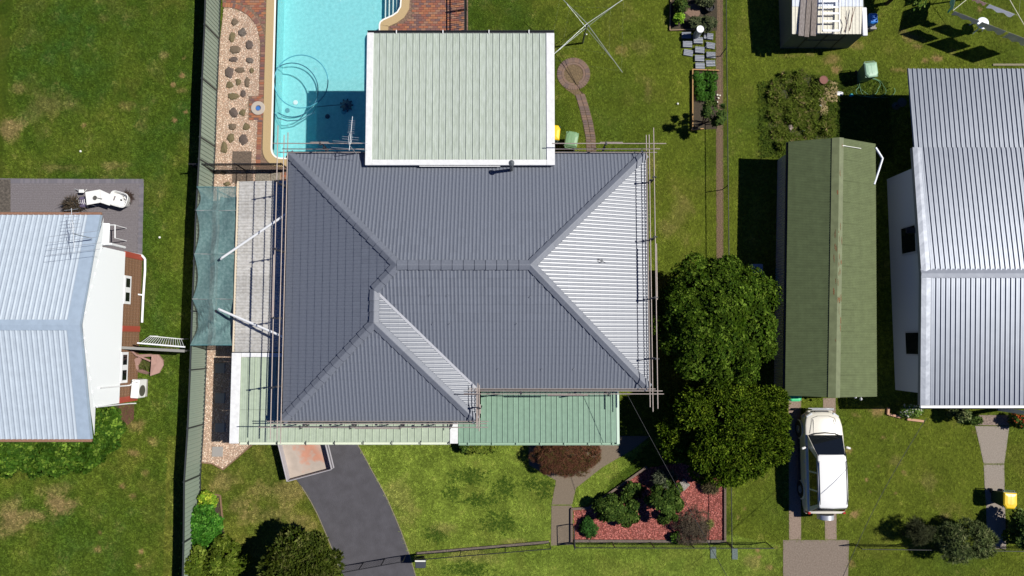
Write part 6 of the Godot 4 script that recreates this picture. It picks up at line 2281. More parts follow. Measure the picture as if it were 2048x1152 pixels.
func build_east_yard() -> void:
	rng.seed = 231
	var blotch := noise_tex("blotch", 71, 0.02, 4, Color(.55, .55, .55), Color(1, 1, 1))
	var conc := mat("conc_brown", .235, .185, .145, .9, {"tex": noise_tex("conc", 88, 0.05, 5, Color(.78, .765, .75), Color(1, 1, 1), 512, 1.2), "scale": .45})
	var strip := mat("strip_pink", .29, .215, .165, .9, {"tex": noise_tex("conc", 88, 0.05, 5, Color(.78, .765, .75), Color(1, 1, 1), 512, 1.2), "scale": .45})
	paving("concrete_apron", [1566, 1080, 1698, 1080, 1694, 1220, 1566, 1220], .014, conc, .03)
	paving("wheel_strip", [1577, 796, 1602, 796, 1602, 1079, 1578, 1079], .012, strip, .03)
	paving("wheel_strip", [1646, 796, 1671, 796, 1673, 1079, 1650, 1079], .012, strip, .03)
	var gc := mat("conc_grey", .31, .265, .22, .9, {"tex": noise_tex("conc", 88, 0.05, 5, Color(.78, .765, .75), Color(1, 1, 1), 512, 1.2), "scale": .6})
	paving("side_path", [1950, 852, 2018, 853, 2012, 900, 2008, 927, 1967, 927, 1960, 895], .014, gc, .03)
	paving("side_path", [1967, 929, 2008, 929, 2009, 985, 2012, 1098, 1974, 1098, 1972, 1010, 1969, 970], .014, gc, .03)
	paving("porch_pad", [1955, 830, 2018, 830, 2018, 851, 1952, 850], .018, mat("pad_pink", .34, .25, .2, .9, {"tex": blotch, "scale": 1.0}), .03)
	build_car()
	build_green_shed()
	build_east_house()
	var yel := mat("bin_yellow", .78, .52, .015, .4)
	var dkg := mat("bin_dark_green", .02, .05, .03, .5)
	wheelie_bin("yellow lidded wheelie bin beside the grey concrete side path", 2020, 1000, -.06, dkg, yel)
	var pg := mat("bin_pale_green", .28, .44, .30, .5)
	wheelie_bin("weathered pale green wheelie bin on the grass by the hose", 1742, 139, .1, mat("bin_mid_green", .12, .22, .13, .5), pg)
	wheelie_bin("bright green lidded wheelie bin peeking out from the garage eave", 1590, 786, 0.0, mat("bin_bright", .02, .12, .05, .5), mat("lid_bright", .06, .55, .22, .45))
	# ---- small shed at the back with timber and a ladder on its roof
	var sx0 := 13.02
	var sx1 := 16.32
	var sz := -14.22
	var t := thing("garden_shed", "small cream roofed garden shed with old planks and ladder on top", "shed", Vector3(14.7, 0, sz - 1.7))
	var m := MB.new()
	m.bb(13.14, 0, sz - 3.4, 16.45, 1.70, sz - .03)
	part(m, "wall", mat("shed_olive", .13, .15, .12, .7), t)
	for x in [13.95, 14.78, 15.6]:
		m = MB.new()
		m.bb(x - .025, .05, sz - .028, x + .025, 1.68, sz - .005)
		part(m, "batten", mat("shed_rail", .05, .055, .05, .7), t)
	m = MB.new()
	m.bb(13.9, .95, sz - .026, 15.6, 1.0, sz - .008)
	part(m, "door_rail", mat("shed_rail", .05, .055, .05, .7), t)
	var cream := mat("cream_sheet", .66, .62, .50, .55, {"tex": noise_tex("soft", 72, 0.012, 4, Color(.91, .91, .91), Color(1, 1, 1)), "scale": .8})
	var pal := mat("pale_sheet", .62, .66, .72, .5, {"tex": noise_tex("soft", 72, 0.012, 4, Color(.91, .91, .91), Color(1, 1, 1)), "scale": .8})
	for i in 4:
		var xa := sx0 + i * (sx1 - sx0) / 4
		m = MB.new()
		rib_sheet(m, xa, xa + (sx1 - sx0) / 4, Vector3(0, 1.75, sz + .02), Vector3(0, .10, -1.32), .16, .016, .03, .012)
		part(m, "roof_sheet", cream, t)
		m = MB.new()
		rib_sheet(m, xa, xa + (sx1 - sx0) / 4, Vector3(0, 1.86, sz - 1.25), Vector3(0, .12, -2.0), .16, .016, .03, .012)
		part(m, "roof_sheet", pal, t)
	m = MB.new()
	m.rbox(Vector3(16.40, 1.78, sz - .55), Vector3(.22, .12, 1.35), .02)
	part(m, "barge_flashing", mat("gutter_white", .78, .78, .78, .35), t)
	var old := [mat("plank_a", .36, .32, .30, .9, {"tex": noise_tex("woodgrain", 93, 0.02, 4, Color(.6, .58, .56), Color(1, 1, 1)), "scale3": Vector3(3, 3, .4)}), mat("plank_b", .31, .265, .235, .9, {"tex": noise_tex("woodgrain", 93, 0.02, 4, Color(.6, .58, .56), Color(1, 1, 1)), "scale3": Vector3(3, 3, .4)})]
	for q in [[1609, 1, 1602, 72, 10.5, 0], [1621, 1, 1613, 74, 9, 1], [1631, 1, 1626, 72, 10.5, 1]]:
		var a := W(q[0], q[1] - 40, 1.96)
		var b := W(q[2], q[3], 1.86)
		m = MB.new()
		m.rbox((a + b) / 2, Vector3(q[4] / 42.0, .035, a.distance_to(b)), .006, Basis.looking_at((b - a).normalized()))
		one(m, "timber_plank", old[q[5]], "old grey timber plank lying across the cream shed roof beside the ladder", "plank", "planks on the shed roof")
	t = thing("ladder", "white aluminium ladder lying across the cream shed roof", "ladder", W(1662, 30, 1.9))
	var al := mat("aluminium", .80, .80, .82, .4, {"metal": .2})
	for px in [1645.5, 1679.0]:
		m = MB.new()
		var a := W(px, -50, 2.12)
		var b := W(px - .5, 63, 2.0)
		m.rbox((a + b) / 2, Vector3(.035, .08, a.distance_to(b)), .006, Basis.looking_at((b - a).normalized()))
		part(m, "stile", al, t)
	for py in [2.0, 14.0, 26.5, 42.0, 61.0]:
		m = MB.new()
		m.box((W(1646, py, 2.06) + W(1678.5, py, 2.06)) / 2 + Vector3.DOWN * .02, Vector3(.74, .03, .08))
		part(m, "rung", al, t)
	m = MB.new()
	m.tube(W(1688, 64, 1.9), W(1695, 46, 1.98), .02, .015, 6)
	m.tube(W(1695, 46, 1.98), W(1690, 33, 2.0), .015, .02, 6)
	m.tube(W(1698, 62, 1.9), W(1710, 14, 2.05), .025, .012, 6)
	m.tube(W(1700, 58, 1.92), W(1706, 15, 2.08), .02, .01, 6)
	one(m, "dead_branch", mat("branch_brown", .20, .12, .09, .9), "dead brown branches lying on the cream shed roof", "branches")
	# blue tub on a stand beside the shed
	var tb := W(1745, 40, .6)
	t = thing("blue_tub", "upturned ribbed blue plastic tub beside the cream shed", "tub", Vector3(tb.x, 0.30, tb.z))
	m = MB.new()
	m.rbox(Vector3(tb.x, .52, tb.z - .05), Vector3(.44, .42, .52), .06)
	part(m, "body", mat("tub_blue", .03, .20, .62, .4), t)
	for i in 5:
		m = MB.new()
		m.rbox(Vector3(tb.x, .735, tb.z - .22 + i * .09), Vector3(.36, .02, .03), .006)
		part(m, "rib", mat("tub_blue", .03, .20, .62, .4), t)
	m = MB.new()
	m.bb(tb.x - .34, 0, tb.z - .35, tb.x + .30, .29, tb.z + .30)
	m.bb(tb.x - .36, .24, tb.z + .22, tb.x + .34, .31, tb.z + .32)
	one(m, "concrete_stand", mat("slab_grey", .28, .26, .24, .9), "grey concrete stand under the blue tub", "stand")
	plant("tree", "dark leafy tree overhanging behind the cream shed", "tree", 1826, -40, 2.3, 1.05, .9, 1.2, 1300, .15, [Color(.03, .06, .012), Color(.07, .12, .02), Color(.14, .2, .04)], "leaf", 701, {"trunk": .1, "crown": "crown"})
	# ---- overgrown bed
	var pw := P2([1546, 162, 1560, 150, 1590, 146, 1622, 150, 1650, 152, 1664, 172, 1650, 200, 1655, 225, 1668, 245, 1662, 270, 1640, 292, 1560, 300, 1546, 280, 1537, 250, 1536, 200])
	m = MB.new()
	m.sheet(pw, .006)
	struct(m, "overgrown_bed", mat("weedy_soil", .075, .08, .03, .95, {"tex": noise_tex("soil", 84, 0.05, 5, Color(.4, .4, .38), Color(1, 1, 1), 512, 1.5), "scale": .8}))
	var xf: Array[Transform3D] = []
	var cs: Array[Color] = []
	while xf.size() < 6500:
		var p := Vector2(rr(12.0, 19.2), rr(-13.2, -8.8))
		var w := W(1538, 150)
		var inb := Geometry2D.is_point_in_polygon(p, pw)
		var dens := n_mid.get_noise_2d(p.x * 1.6 + 40.0, p.y * 1.6)
		if not inb and (rng.randf() < .66 or p.y < -12.6 or p.x > 18.4): continue
		if inb and dens < -.12 and rng.randf() < .6: continue
		var y := rr(.0, .22) * (maxf(.15, .6 + dens) if inb else .3)
		xf.append(Transform3D(Basis(Vector3.UP, rr(0, TAU)).scaled(Vector3.ONE * (rr(.09, .17) * (1.0 + dens * 1.3) if inb else rr(.05, .12))), Vector3(p.x, y, p.y)))
		var c := Color(.065, .105, .012).lerp(Color(.15, .18, .028), rng.randf())
		if rng.randf() < .08: c = Color(.24, .19, .08)
		if not inb: c = Color(.05, .09, .012).lerp(Color(.09, .12, .02), rng.randf())
		cs.append(c)
	scatter(clump("blade"), "weeds", leaf_mat(), xf, cs, self, "tangled long weeds in the overgrown bed behind the garage", "weeds")
	xf = []
	cs = []
	m = MB.new()
	m.box(Vector3.ZERO, Vector3(.1, .01, .014))
	while xf.size() < 500:
		var c := W(rr(1635, 1672), rr(165, 205))
		var c2 := W(rr(1640, 1652), rr(195, 235))
		if rng.randf() < .4: c = c2
		xf.append(Transform3D(Basis(Vector3.UP, rr(0, TAU)) * Basis(Vector3.RIGHT, rr(-.6, .6)), c + Vector3.UP * rr(.05, .2)))
		cs.append(Color(.5, .38, .18) * rr(.6, 1.2))
	scatter(m.mesh(), "dry_straw", mat("chip", 1, 1, 1, .9, {"vc": true}), xf, cs, self, "dry straw litter beside the rusty drum", "straw")
	var rd := W(1640, 166)
	t = thing("rusty_drum", "round rust brown lidded drum in the overgrown bed", "drum", rd)
	m = MB.new()
	m.lathe(rd, [Vector2(.18, 0), Vector2(.19, .02), Vector2(.19, .38), Vector2(.2, .4)], 22)
	part(m, "body", mat("rust_dark", .10, .045, .03, .85), t)
	m = MB.new()
	m.lathe(rd, [Vector2(.205, .39), Vector2(.205, .42), Vector2(.18, .425), Vector2(.17, .415), Vector2(0, .42)], 22)
	part(m, "lid", mat("rust_lid", .20, .08, .06, .8), t)
	m = MB.new()
	m.rbox(rd + Vector3(.24, .36, .02), Vector3(.14, .04, .03), .008, Basis(Vector3.UP, .7))
	part(m, "handle", mat("clamp_dark", .03, .03, .035, .5), t)
	for q in [[1677, 188, .48, .10, .30, "white crumpled plastic bag at the edge of the garage's shadow", .72, .72, .74, .25], [1702, 191, .24, .08, .16, "turquoise plastic scrap beside the white bag", .05, .55, .58, .2], [1578, 257, .34, .22, .36, "grey and tan bucket of rubble in the overgrown weeds", .22, .17, .14, .3],
			[1608, 262, .20, .10, .12, "small white scrap in the overgrown weeds", .65, .66, .7, .1], [1647, 197, .2, .09, .14, "cream stone by the dry straw", .72, .68, .55, 1.0], [1640, 213, .22, .10, .18, "flat white stone in the dry straw", .74, .71, .62, .9], [1574, 227, .06, .05, .2, "pale stick end in the weeds", .6, .58, .42, .4]]:
		var c := W(q[0], q[1])
		m = MB.new()
		var seg := 9
		var r1 := []
		var r2 := []
		for i in seg:
			var a: float = TAU * i / seg + q[9]
			r1.append(c + Vector3(cos(a) * q[2] / 2 * rr(.8, 1.1), .0, sin(a) * q[4] / 2 * rr(.8, 1.1)))
			r2.append(c + Vector3(cos(a) * q[2] / 2 * rr(.5, .85), q[3] * rr(.7, 1.2), sin(a) * q[4] / 2 * rr(.5, .85)))
		for i in seg:
			m.quad(r1[i], r2[i], r2[(i + 1) % seg], r1[(i + 1) % seg])
			m.tri(r2[i], c + Vector3.UP * q[3] * 1.1, r2[(i + 1) % seg])
		one(m, "yard_scrap", mat("scrap%d" % int(q[0]), q[6], q[7], q[8], .6), q[5], "scrap")
	# garden hose
	var pts := []
	for i in 60:
		var a := i * .27
		var r := 24.0 - i * .12 + 6.0 * sin(i * .5)
		pts.append(W(1752 + cos(a) * r * 1.5 - i * .3, 176 + sin(a) * r * .75, .05 + .0012 * i))
	m = MB.new()
	m.pipe(pts, .013, 5)
	one(m, "garden_hose", mat("hose_green", .12, .28, .14, .5), "loosely coiled green garden hose on the grass by the pale bin", "hose")
	var rt := W(1792, 212)
	m = MB.new()
	m.lathe(rt, [Vector2(.2, 0), Vector2(.05, .03), Vector2(.04, .5), Vector2(.22, .52), Vector2(.22, .54), Vector2(0, .545)], 20)
	one(m, "side_table", mat("table_teal", .05, .055, .05, .5), "small round teal table in the shade behind the zinc roof", "table")
	# ---- clothes hoist with washing
	var hub := W(1992, -48, 2.25)
	t = thing("clothes_hoist", "rotary clothes hoist hung with washing behind the zinc roofed house", "clothes hoist", Vector3(hub.x, 0, hub.z))
	var steel := mat("hoist_beige", .55, .52, .40, .5, {"metal": .3})
	m = MB.new()
	m.tube(Vector3(hub.x, 0, hub.z), hub, .035, -1, 8)
	part(m, "mast", steel, t)
	var c0 := W(1906, 21, 2.0)
	var c1 := W(2068, 84, 2.0)
	var c2 := W(2085, -120, 2.0)
	var c3 := W(1934, -105, 2.0)
	var cr := [c0, c1, c2, c3]
	for i in 4:
		m = MB.new()
		m.tube(hub, cr[i], .014, -1, 6)
		part(m, "arm", steel, t)
		m = MB.new()
		m.tube(cr[i], cr[(i + 1) % 4], .003, -1, 4)
		m.tube(hub.lerp(cr[i], .6), hub.lerp(cr[(i + 1) % 4], .6), .003, -1, 4)
		part(m, "line", steel, t)
	for q in [[c0, c1, .02, .33, .75, "lilac pillow slip pegged at the corner of the hoist", .55, .52, .74], [c0, c1, .36, .66, 1.05, "grey towel pegged over the white stool", .60, .60, .70], [c0, c1, .70, .98, 1.3, "dark grey sheet pegged at the far end of the outer line", .55, .54, .62],
			[c3, c0, .62, .97, 1.25, "turquoise sheet hanging on the west line of the hoist", .06, .55, .60], [c3, c0, .18, .55, 1.3, "blue grey sheet hanging further along the west line", .25, .28, .36]]:
		washing(q[0], q[1], q[2], q[3], q[4], q[5], q[6], q[7], q[8])
	var i0 := hub.lerp(c0, .6)
	var i1 := hub.lerp(c1, .6)
	washing(i0, i1, .08, .34, .5, "salmon pink shirt on the inner line", .62, .30, .24)
	washing(i0, i1, .40, .92, .7, "white shirt with spread sleeves on the inner line", .76, .76, .80)
	var sc := W(1966, 46, .55)
	t = thing("stool", "round white plastic stool under the washing", "stool", Vector3(sc.x, 0, sc.z))
	var pl := mat("plastic_white", .76, .77, .80, .4)
	m = MB.new()
	m.lathe(Vector3(sc.x, .5, sc.z), [Vector2(.28, 0), Vector2(.30, .03), Vector2(.28, .06), Vector2(.20, .075), Vector2(.18, .06), Vector2(0, .055)], 26)
	part(m, "seat", pl, t)
	for i in 4:
		var a := TAU * i / 4 + .5
		m = MB.new()
		m.tube(Vector3(sc.x + cos(a) * .34, 0, sc.z + sin(a) * .34), Vector3(sc.x + cos(a) * .22, .52, sc.z + sin(a) * .22), .025, .03, 7)
		part(m, "leg", pl, t)
	m = MB.new()
	m.bb(W(1985, 130).x, 0, W(0, 132).z, W(2075, 130).x, .05, W(0, 128).z)
	one(m, "kerb_edging", mat("edge_concrete", .36, .31, .20, .9), "pale concrete edging behind the zinc roof", "edging")
	# ---- front of the east house
	var dk := [Color(.03, .055, .012), Color(.07, .11, .025), Color(.11, .15, .04)]
	var ol := [Color(.055, .075, .025), Color(.10, .13, .045), Color(.20, .22, .09)]
	plant("shrub", "white flowering leafy plant at the foot of the zinc roofed house", "shrub", 1820, 822, .35, .6, .3, .3, 420, .10, [Color(.06, .11, .02), Color(.13, .2, .04), Color(.6, .6, .5)], "leaf", 711)
	plant("shrub", "upright olive shrub below the white gutter", "shrub", 1916, 828, .55, .45, .55, .42, 500, .09, ol, "leaf", 712)
	plant("shrub", "low green shrub beside the porch pad", "shrub", 1948, 838, .25, .4, .25, .28, 300, .08, dk, "leaf", 713)
	plant("shrub", "dark shrub with orange flowers east of the porch pad", "shrub", 2034, 842, .4, .5, .4, .35, 420, .09, [Color(.03, .06, .015), Color(.06, .10, .02), Color(.45, .09, .03)], "leaf", 714)
	plant("shrub", "large silvery olive shrub over the east front fence", "shrub", 1925, 1080, .95, 1.45, .9, .95, 2600, .13, ol, "blade", 715, {"lobes": 34, "lobe": .28})
	plant("shrub", "dark bare looking shrub next to the silvery olive shrub", "shrub", 1835, 1062, .75, .75, .65, .55, 650, .13, [Color(.03, .035, .018), Color(.06, .065, .03)], "twig", 716)
	plant("shrub", "dark dense shrub beside the grey side path's end", "shrub", 2042, 1062, .9, .7, .8, .9, 1200, .12, dk, "leaf", 717)
	chain_fence("low dark wire fence behind the silvery olive shrub", W(1706, 1087), W(2080, 1092), .9, 5, true, .017)
	t = thing("bed_border", "broken salmon brick border of the flower bed by the garage", "garden border", W(1775, 822))
	for q in [[1775, 815, 1774, 829], [1775, 828, 1800, 834], [1812, 838, 1845, 842]]:
		m = MB.new()
		var a := W(q[0], q[1])
		var b := W(q[2], q[3])
		m.rbox((a + b) / 2 + Vector3.UP * .06, Vector3(a.distance_to(b), .12, .11), .01, Basis(Vector3.UP, atan2(-(b - a).z, (b - a).x)))
		part(m, "block", mat("block_salmon", .46, .26, .16, .85), t)
	m = MB.new()
	var wc := W(1508, 555)
	m.rbox(wc + Vector3.UP * .25, Vector3(.55, .5, 1.2), .03)
	one(m, "storage_box", mat("box_grey_blue", .30, .33, .38, .6), "grey blue storage box in the garage's shadow behind the leafy tree", "box")

func washing(a: Vector3, b: Vector3, f0: float, f1: float, drop: float, label: String, r: float, g: float, bl: float) -> void:
	var m := MB.new()
	var nx := 12
	var ny := 6
	var d := (b - a).normalized()
	var nn := d.cross(Vector3.UP)
	var pt := func(i: int, j: int) -> Vector3:
		var f := lerpf(f0, f1, float(i) / nx)
		var v := float(j) / ny
		return a.lerp(b, f) + Vector3.DOWN * (drop * v * (1.0 + .03 * sin(i * 1.3))) + nn * (.025 * sin(i * 1.1 + v * 2.0) * (.3 + v)) + Vector3(.40, .05, -.26) * v * drop
	for i in nx:
		for j in ny: m.quad(pt.call(i, j), pt.call(i + 1, j), pt.call(i + 1, j + 1), pt.call(i, j + 1))
	one(m, "washing", mat("cloth_" + label.left(9), r, g, bl, .9, {"back": Color(.2, .2, .2)}), label, "washing", "washing on the hoist")

# ---------------------------------------------------------------- west neighbour
func build_west() -> void:
	rng.seed = 251
	var blotch := noise_tex("blotch", 71, 0.02, 4, Color(.55, .55, .55), Color(1, 1, 1))
	var soft := noise_tex("soft", 72, 0.012, 4, Color(.91, .91, .91), Color(1, 1, 1))
	var t := thing("pale_roof_house", "white gabled house with a pale blue ribbed metal roof and brick base", "house", Vector3(-21, 0, -.6))
	var rf := mat("pale_blue_roof", .45, .51, .57, .30, {"tex": soft, "scale": .3, "spec": .5})
	var cp := mat("pale_blue_cap", .36, .44, .53, .42, {"tex": soft, "scale": .4})
	var XE := -17.80
	var XW := -27.0
	var Np := Vector3(0, 3.4, -5.40)
	var Sp := Vector3(0, 3.4, 4.18)
	var Rg := Vector3(0, 4.5, -.62)
	var m: MB
	for i in 6:
		var xa := XE - .50 - 1.35 * (i + 1)
		var xb := xa + 1.35
		m = MB.new()
		rib_sheet(m, xa, xb, Np, Rg - Np, .225, .031, .020, .050)
		part(m, "roof_sheet", rf, t)
		m = MB.new()
		rib_sheet(m, xa, xb, Sp, Rg - Sp, .225, .031, .020, .050)
		part(m, "roof_sheet", rf, t)
	for e in [Np, Sp]:
		m = MB.new()
		var a := Vector3(XE, e.y, e.z)
		var b := Vector3(XE, Rg.y, Rg.z)
		var w := Vector3(-.55, 0, 0)
		m.qup(a + Vector3.UP * .04, b + Vector3.UP * .04, b + w + Vector3.UP * .03, a + w + Vector3.UP * .03)
		m.quad(a + Vector3.UP * .04, b + Vector3.UP * .04, b + Vector3.DOWN * .14, a + Vector3.DOWN * .14)
		part(m, "barge_flashing", cp, t)
		m = MB.new()
		var sg := signf(e.z - Rg.z)
		m.rbox(Vector3((XE + XW) / 2 - .0, 3.37, e.z + sg * .06), Vector3(XE - XW + .05, .12, .12), .02)
		part(m, "gutter", mat("gutter_rust", .30, .17, .11, .7, {"tex": noise_tex("rusty", 76, 0.03, 4, Color(.62, .48, .42), Color(1, 1, 1)), "scale": .8}), t)
	m = MB.new()
	m.qup(Vector3(XE, 4.56, -.62), Vector3(XW, 4.56, -.62), Vector3(XW, 4.50, -.40), Vector3(XE, 4.50, -.40))
	m.qup(Vector3(XE, 4.56, -.62), Vector3(XW, 4.56, -.62), Vector3(XW, 4.50, -.84), Vector3(XE, 4.50, -.84))
	part(m, "ridge_capping", cp, t)
	# gable end: white boards above, brick courses below
	var wx := -17.72
	var ww := mat("gable_white", .78, .80, .80, .6)
	m = MB.new()
	m.bb(XW, 0, -4.0, wx - .06, 3.3, 2.82)
	part(m, "core_wall", ww, t)
	m = MB.new()
	for q in [[3.30, -4.02, 2.84]]:
		m.tri(Vector3(wx - .02, 3.28, 2.84), Vector3(wx - .02, 3.28, -4.02), Vector3(wx - .02, 4.46, -.62))
		m.tri(Vector3(wx - .02, 3.28, -4.02), Vector3(wx - .02, 3.28, -5.3), Vector3(wx - .02, 3.74, -4.02))
		m.tri(Vector3(wx - .02, 3.28, 4.05), Vector3(wx - .02, 3.28, 2.84), Vector3(wx - .02, 3.66, 2.84))
		m.quad(Vector3(wx - .02, 3.28, -4.02), Vector3(wx - .02, 3.74, -4.02), Vector3(wx - .02, 4.46, -.62), Vector3(wx - .02, 3.28, -.62))
		m.quad(Vector3(wx - .02, 3.28, 2.84), Vector3(wx - .02, 3.28, -.62), Vector3(wx - .02, 4.46, -.62), Vector3(wx - .02, 3.66, 2.84))
	part(m, "gable_infill", ww, t)
	var bds := 16
	for i in bds:
		var y0 := 1.52 + i * .185
		var y1 := y0 + .183
		var roofz := func(y: float, n: bool) -> float:
			var k := clampf((y - 3.36) / 1.1, 0, 1)
			return lerpf(-4.02, -.62, k * .98) if n else lerpf(2.84, -.62, k * .98)
		if y0 > 4.4: break
		m = MB.new()
		var a0: float = roofz.call(y0, true)
		var b0: float = roofz.call(y0, false)
		var a1: float = roofz.call(y1, true)
		var b1: float = roofz.call(y1, false)
		m.quad(Vector3(wx + .012, y0, b0), Vector3(wx + .012, y0, a0), Vector3(wx, y1, a1), Vector3(wx, y1, b1))
		m.quad(Vector3(wx + .012, y0, a0), Vector3(wx + .012, y0, b0), Vector3(wx - .05, y0, b0), Vector3(wx - .05, y0, a0))
		part(m, "weatherboard", ww, t)
	var bm := [mat("wbrk0", .33, .17, .085, .9, {"tex": blotch, "scale": 1.5}), mat("wbrk1", .28, .14, .07, .9, {"tex": blotch, "scale": 1.5}), mat("wbrk2", .37, .20, .11, .9, {"tex": blotch, "scale": 1.5})]
	m = MB.new()
	m.bb(wx - .07, 0, -4.0, wx - .012, 1.5, 2.82)
	var bw := part(m, "brick_base", mat("mortar_grey", .30, .25, .20, .95), t)
	for j in 17:
		m = MB.new()
		var z := -4.0 + (.12 if j % 2 else 0.0)
		while z < 2.80:
			m.bb(wx - .02, .01 + j * .087, z, wx + .004, .01 + j * .087 + .076, minf(z + .228, 2.82))
			z += .24
		part(m, "brick_course", bm[j % 3], bw)
	for z in [-3.93, -.52, 2.72]:
		m = MB.new()
		m.bb(wx - .05, 0, z - .13, wx + .03, 1.5, z + .13)
		part(m, "red_pier", mat("red_paint", .34, .06, .035, .7), t)
	for q in [[-2.95, -1.65], [.55, 1.95]]:
		m = MB.new()
		m.bb(wx - .04, .95, q[0], wx + .035, 1.5, q[1])
		var wf := part(m, "window", mat("gutter_white", .78, .78, .78, .35), t)
		for k in 2:
			m = MB.new()
			var l: float = (q[1] - q[0]) / 2
			m.bb(wx + .03, 1.06, q[0] + k * l + .12, wx + .042, 1.40, q[0] + (k + 1) * l - .12)
			part(m, "pane", mat("car_glass", .008, .010, .012, .06, {"spec": .6}), wf)
	m = MB.new()
	m.pipe([Vector3(wx + .02, 3.25, -4.15), Vector3(wx + .12, 2.9, -4.2), Vector3(wx + .1, 1.75, -4.2)], .06, 7)
	part(m, "downpipe", mat("white_pipe", .80, .80, .80, .4), t)
	m = MB.new()
	m.rbox(Vector3(wx - .45, 3.02, -4.62), Vector3(1.0, .08, 1.0), .02, Basis(Vector3.BACK, -.35))
	part(m, "eave_bracket", ww, t)
	# white pipe round the base
	m = MB.new()
	m.pipe([W(253, 505, .12), W(284, 511, .12), W(290, 518, .1), W(290, 540, .1), W(286, 600, .1), W(284, 645, .1)], .055, 8)
	m.tube(W(272, 588, .3), W(284, 590, .12), .04, -1, 7)
	one(m, "waste_pipe", mat("white_pipe", .80, .80, .80, .4), "white waste pipe running along the foot of the brick base", "pipe")
	# handrail at the back step
	t = thing("handrail", "white metal handrail by the house corner on the grey patio", "handrail", W(228, 465))
	m = MB.new()
	m.pipe([W(206, 450, 1.0), W(230, 450, 1.0), W(230, 476, 1.0)], .025, 7)
	part(m, "rail", mat("gutter_white", .78, .78, .78, .35), t)
	for q in [[230, 450], [230, 476]]:
		m = MB.new()
		var p := W(q[0], q[1], 1.0)
		m.tube(Vector3(p.x, 0, p.z), p, .02, -1, 6)
		part(m, "post", mat("gutter_white", .78, .78, .78, .35), t)
	# ---- antennas (west house and the tiled house)
	antenna("spiky television antenna on the pale blue ribbed roof", W(181, 476, 4.0), 3.95, 1.25, 0.12, [[-1.0, .28], [-.85, .30], [-.70, .30], [-.55, .32], [-.40, .34], [-.25, .36], [0.0, 1.0], [.25, 1.05], [.5, 1.1], [.75, 1.15]])
	antenna("long television antenna standing at the tiled roof's edge beside the pool", W(699, 291, 5.2), 3.95, 1.45, -.08, [[-1.05, .13], [-.96, .13], [-.87, .13], [-.78, .13], [-.69, .13], [-.6, .13], [-.53, .15], [-.36, .34], [-.26, .34], [-.15, .72], [.13, .74]])
	# ---- patio
	var pv := mat("paver_grey", .205, .185, .195, .9, {"tex": noise_tex("conc", 88, 0.05, 5, Color(.78, .765, .75), Color(1, 1, 1), 512, 1.2), "scale": .5})
	var po := P2([-80, 356, 288, 359, 284, 520, 262, 590, -80, 590])
	keep_off(po)
	m = MB.new()
	m.prism(po, -.02, .018)
	var pat := struct(m, "patio", mat("patio_joint", .13, .115, .115, .95))
	var inner := P2([-10, 367, 279, 369, 276, 520, 255, 585, -10, 585])
	m = MB.new()
	var z := inner[0].y + .06
	var j := 0
	while z < -4.0:
		var x := -24.9 + (.11 if j % 2 else 0.0)
		while x < -17.2:
			if Geometry2D.is_point_in_polygon(Vector2(x, z), inner): m.rbox(Vector3(x, .012 + rr(-.002, .002), z), Vector3(.216, .03, .108), .004)
			x += .222
		z += .114
		j += 1
	part(m, "pavers", pv, pat, "stuff")
	var pd := [mat("paver_dark0", .135, .125, .14, .9), mat("paver_dark1", .165, .15, .165, .9)]
	for i in 62:
		var a := W(lerpf(2, 284, i / 61.0), 362.5)
		brick(pat, Vector3(a.x, .0, a.z), PI / 2, pd)
	for i in 34:
		var a := W(lerpf(283, 280, i / 33.0), lerpf(368, 512, i / 33.0))
		brick(pat, Vector3(a.x, .0, a.z), 0, pd)
	var dk := P2([-30, 359, 22, 359, 22, 430, -30, 430])
	m = MB.new()
	m.sheet(dk, .034)
	part(m, "old_slab", mat("slab_dark_brown", .15, .125, .10, .9, {"tex": blotch, "scale": .6}), pat)
	# furniture
	var pl := mat("plastic_white2", .74, .73, .70, .45)
	var c := W(196, 396, .72)
	t = thing("folding_table", "white angled folding table on the grey patio", "table", Vector3(c.x, .018, c.z))
	m = MB.new()
	m.prism(P2([170.4, 384, 199.6, 379, 201, 405, 173.5, 410], .72), .69, .72)
	part(m, "tabletop", pl, t)
	m = MB.new()
	m.prism(P2([200.2, 379.2, 221.5, 389, 219, 411, 201.6, 405.2], .72), .685, .715)
	part(m, "tabletop", pl, t)
	for q in [[174, 386], [198, 382], [219, 391], [217, 408], [176, 407]]:
		var p := W(q[0], q[1], .7)
		m = MB.new()
		m.tube(Vector3(p.x, .02, p.z), Vector3(p.x, .69, p.z), .018, -1, 6)
		part(m, "leg", pl, t)
	c = W(191, 396, .73)
	m = MB.new()
	m.lathe(c + Vector3.UP * .005, [Vector2(.07, 0), Vector2(.10, .045), Vector2(.085, .045), Vector2(.06, .01), Vector2(0, .01)], 16)
	m.tube(c + Vector3(.09, .04, 0), c + Vector3(.34, .05, .05), .012, -1, 6)
	one(m, "frying_pan", mat("pan_grey", .16, .15, .13, .4, {"metal": .5}), "small grey pan with a long handle on the white table", "pan")
	# tub chair
	c = W(239, 399, .5)
	t = thing("tub_chair", "rounded white plastic tub chair beside the folding table", "chair", Vector3(c.x, .018, c.z))
	m = MB.new()
	var bs := Basis(Vector3.UP, -.28)
	var rings := []
	for lv in [[.30, .05, 1.0], [.36, .30, 1.0], [.43, .55, 1.0], [.445, .60, 1.0], [.415, .61, 1.0], [.37, .55, 1.0], [.33, .36, 1.0], [.05, .34, 1.0]]:
		var l := []
		for i in 24:
			var a := TAU * i / 24
			var sx := signf(cos(a)) * pow(absf(cos(a)), .5)
			var sz := signf(sin(a)) * pow(absf(sin(a)), .5)
			l.append(c * Vector3(1, 0, 1) + Vector3.UP * (lv[1] + .02) + bs * Vector3(sx * lv[0], 0, sz * lv[0] * .82))
		rings.append(l)
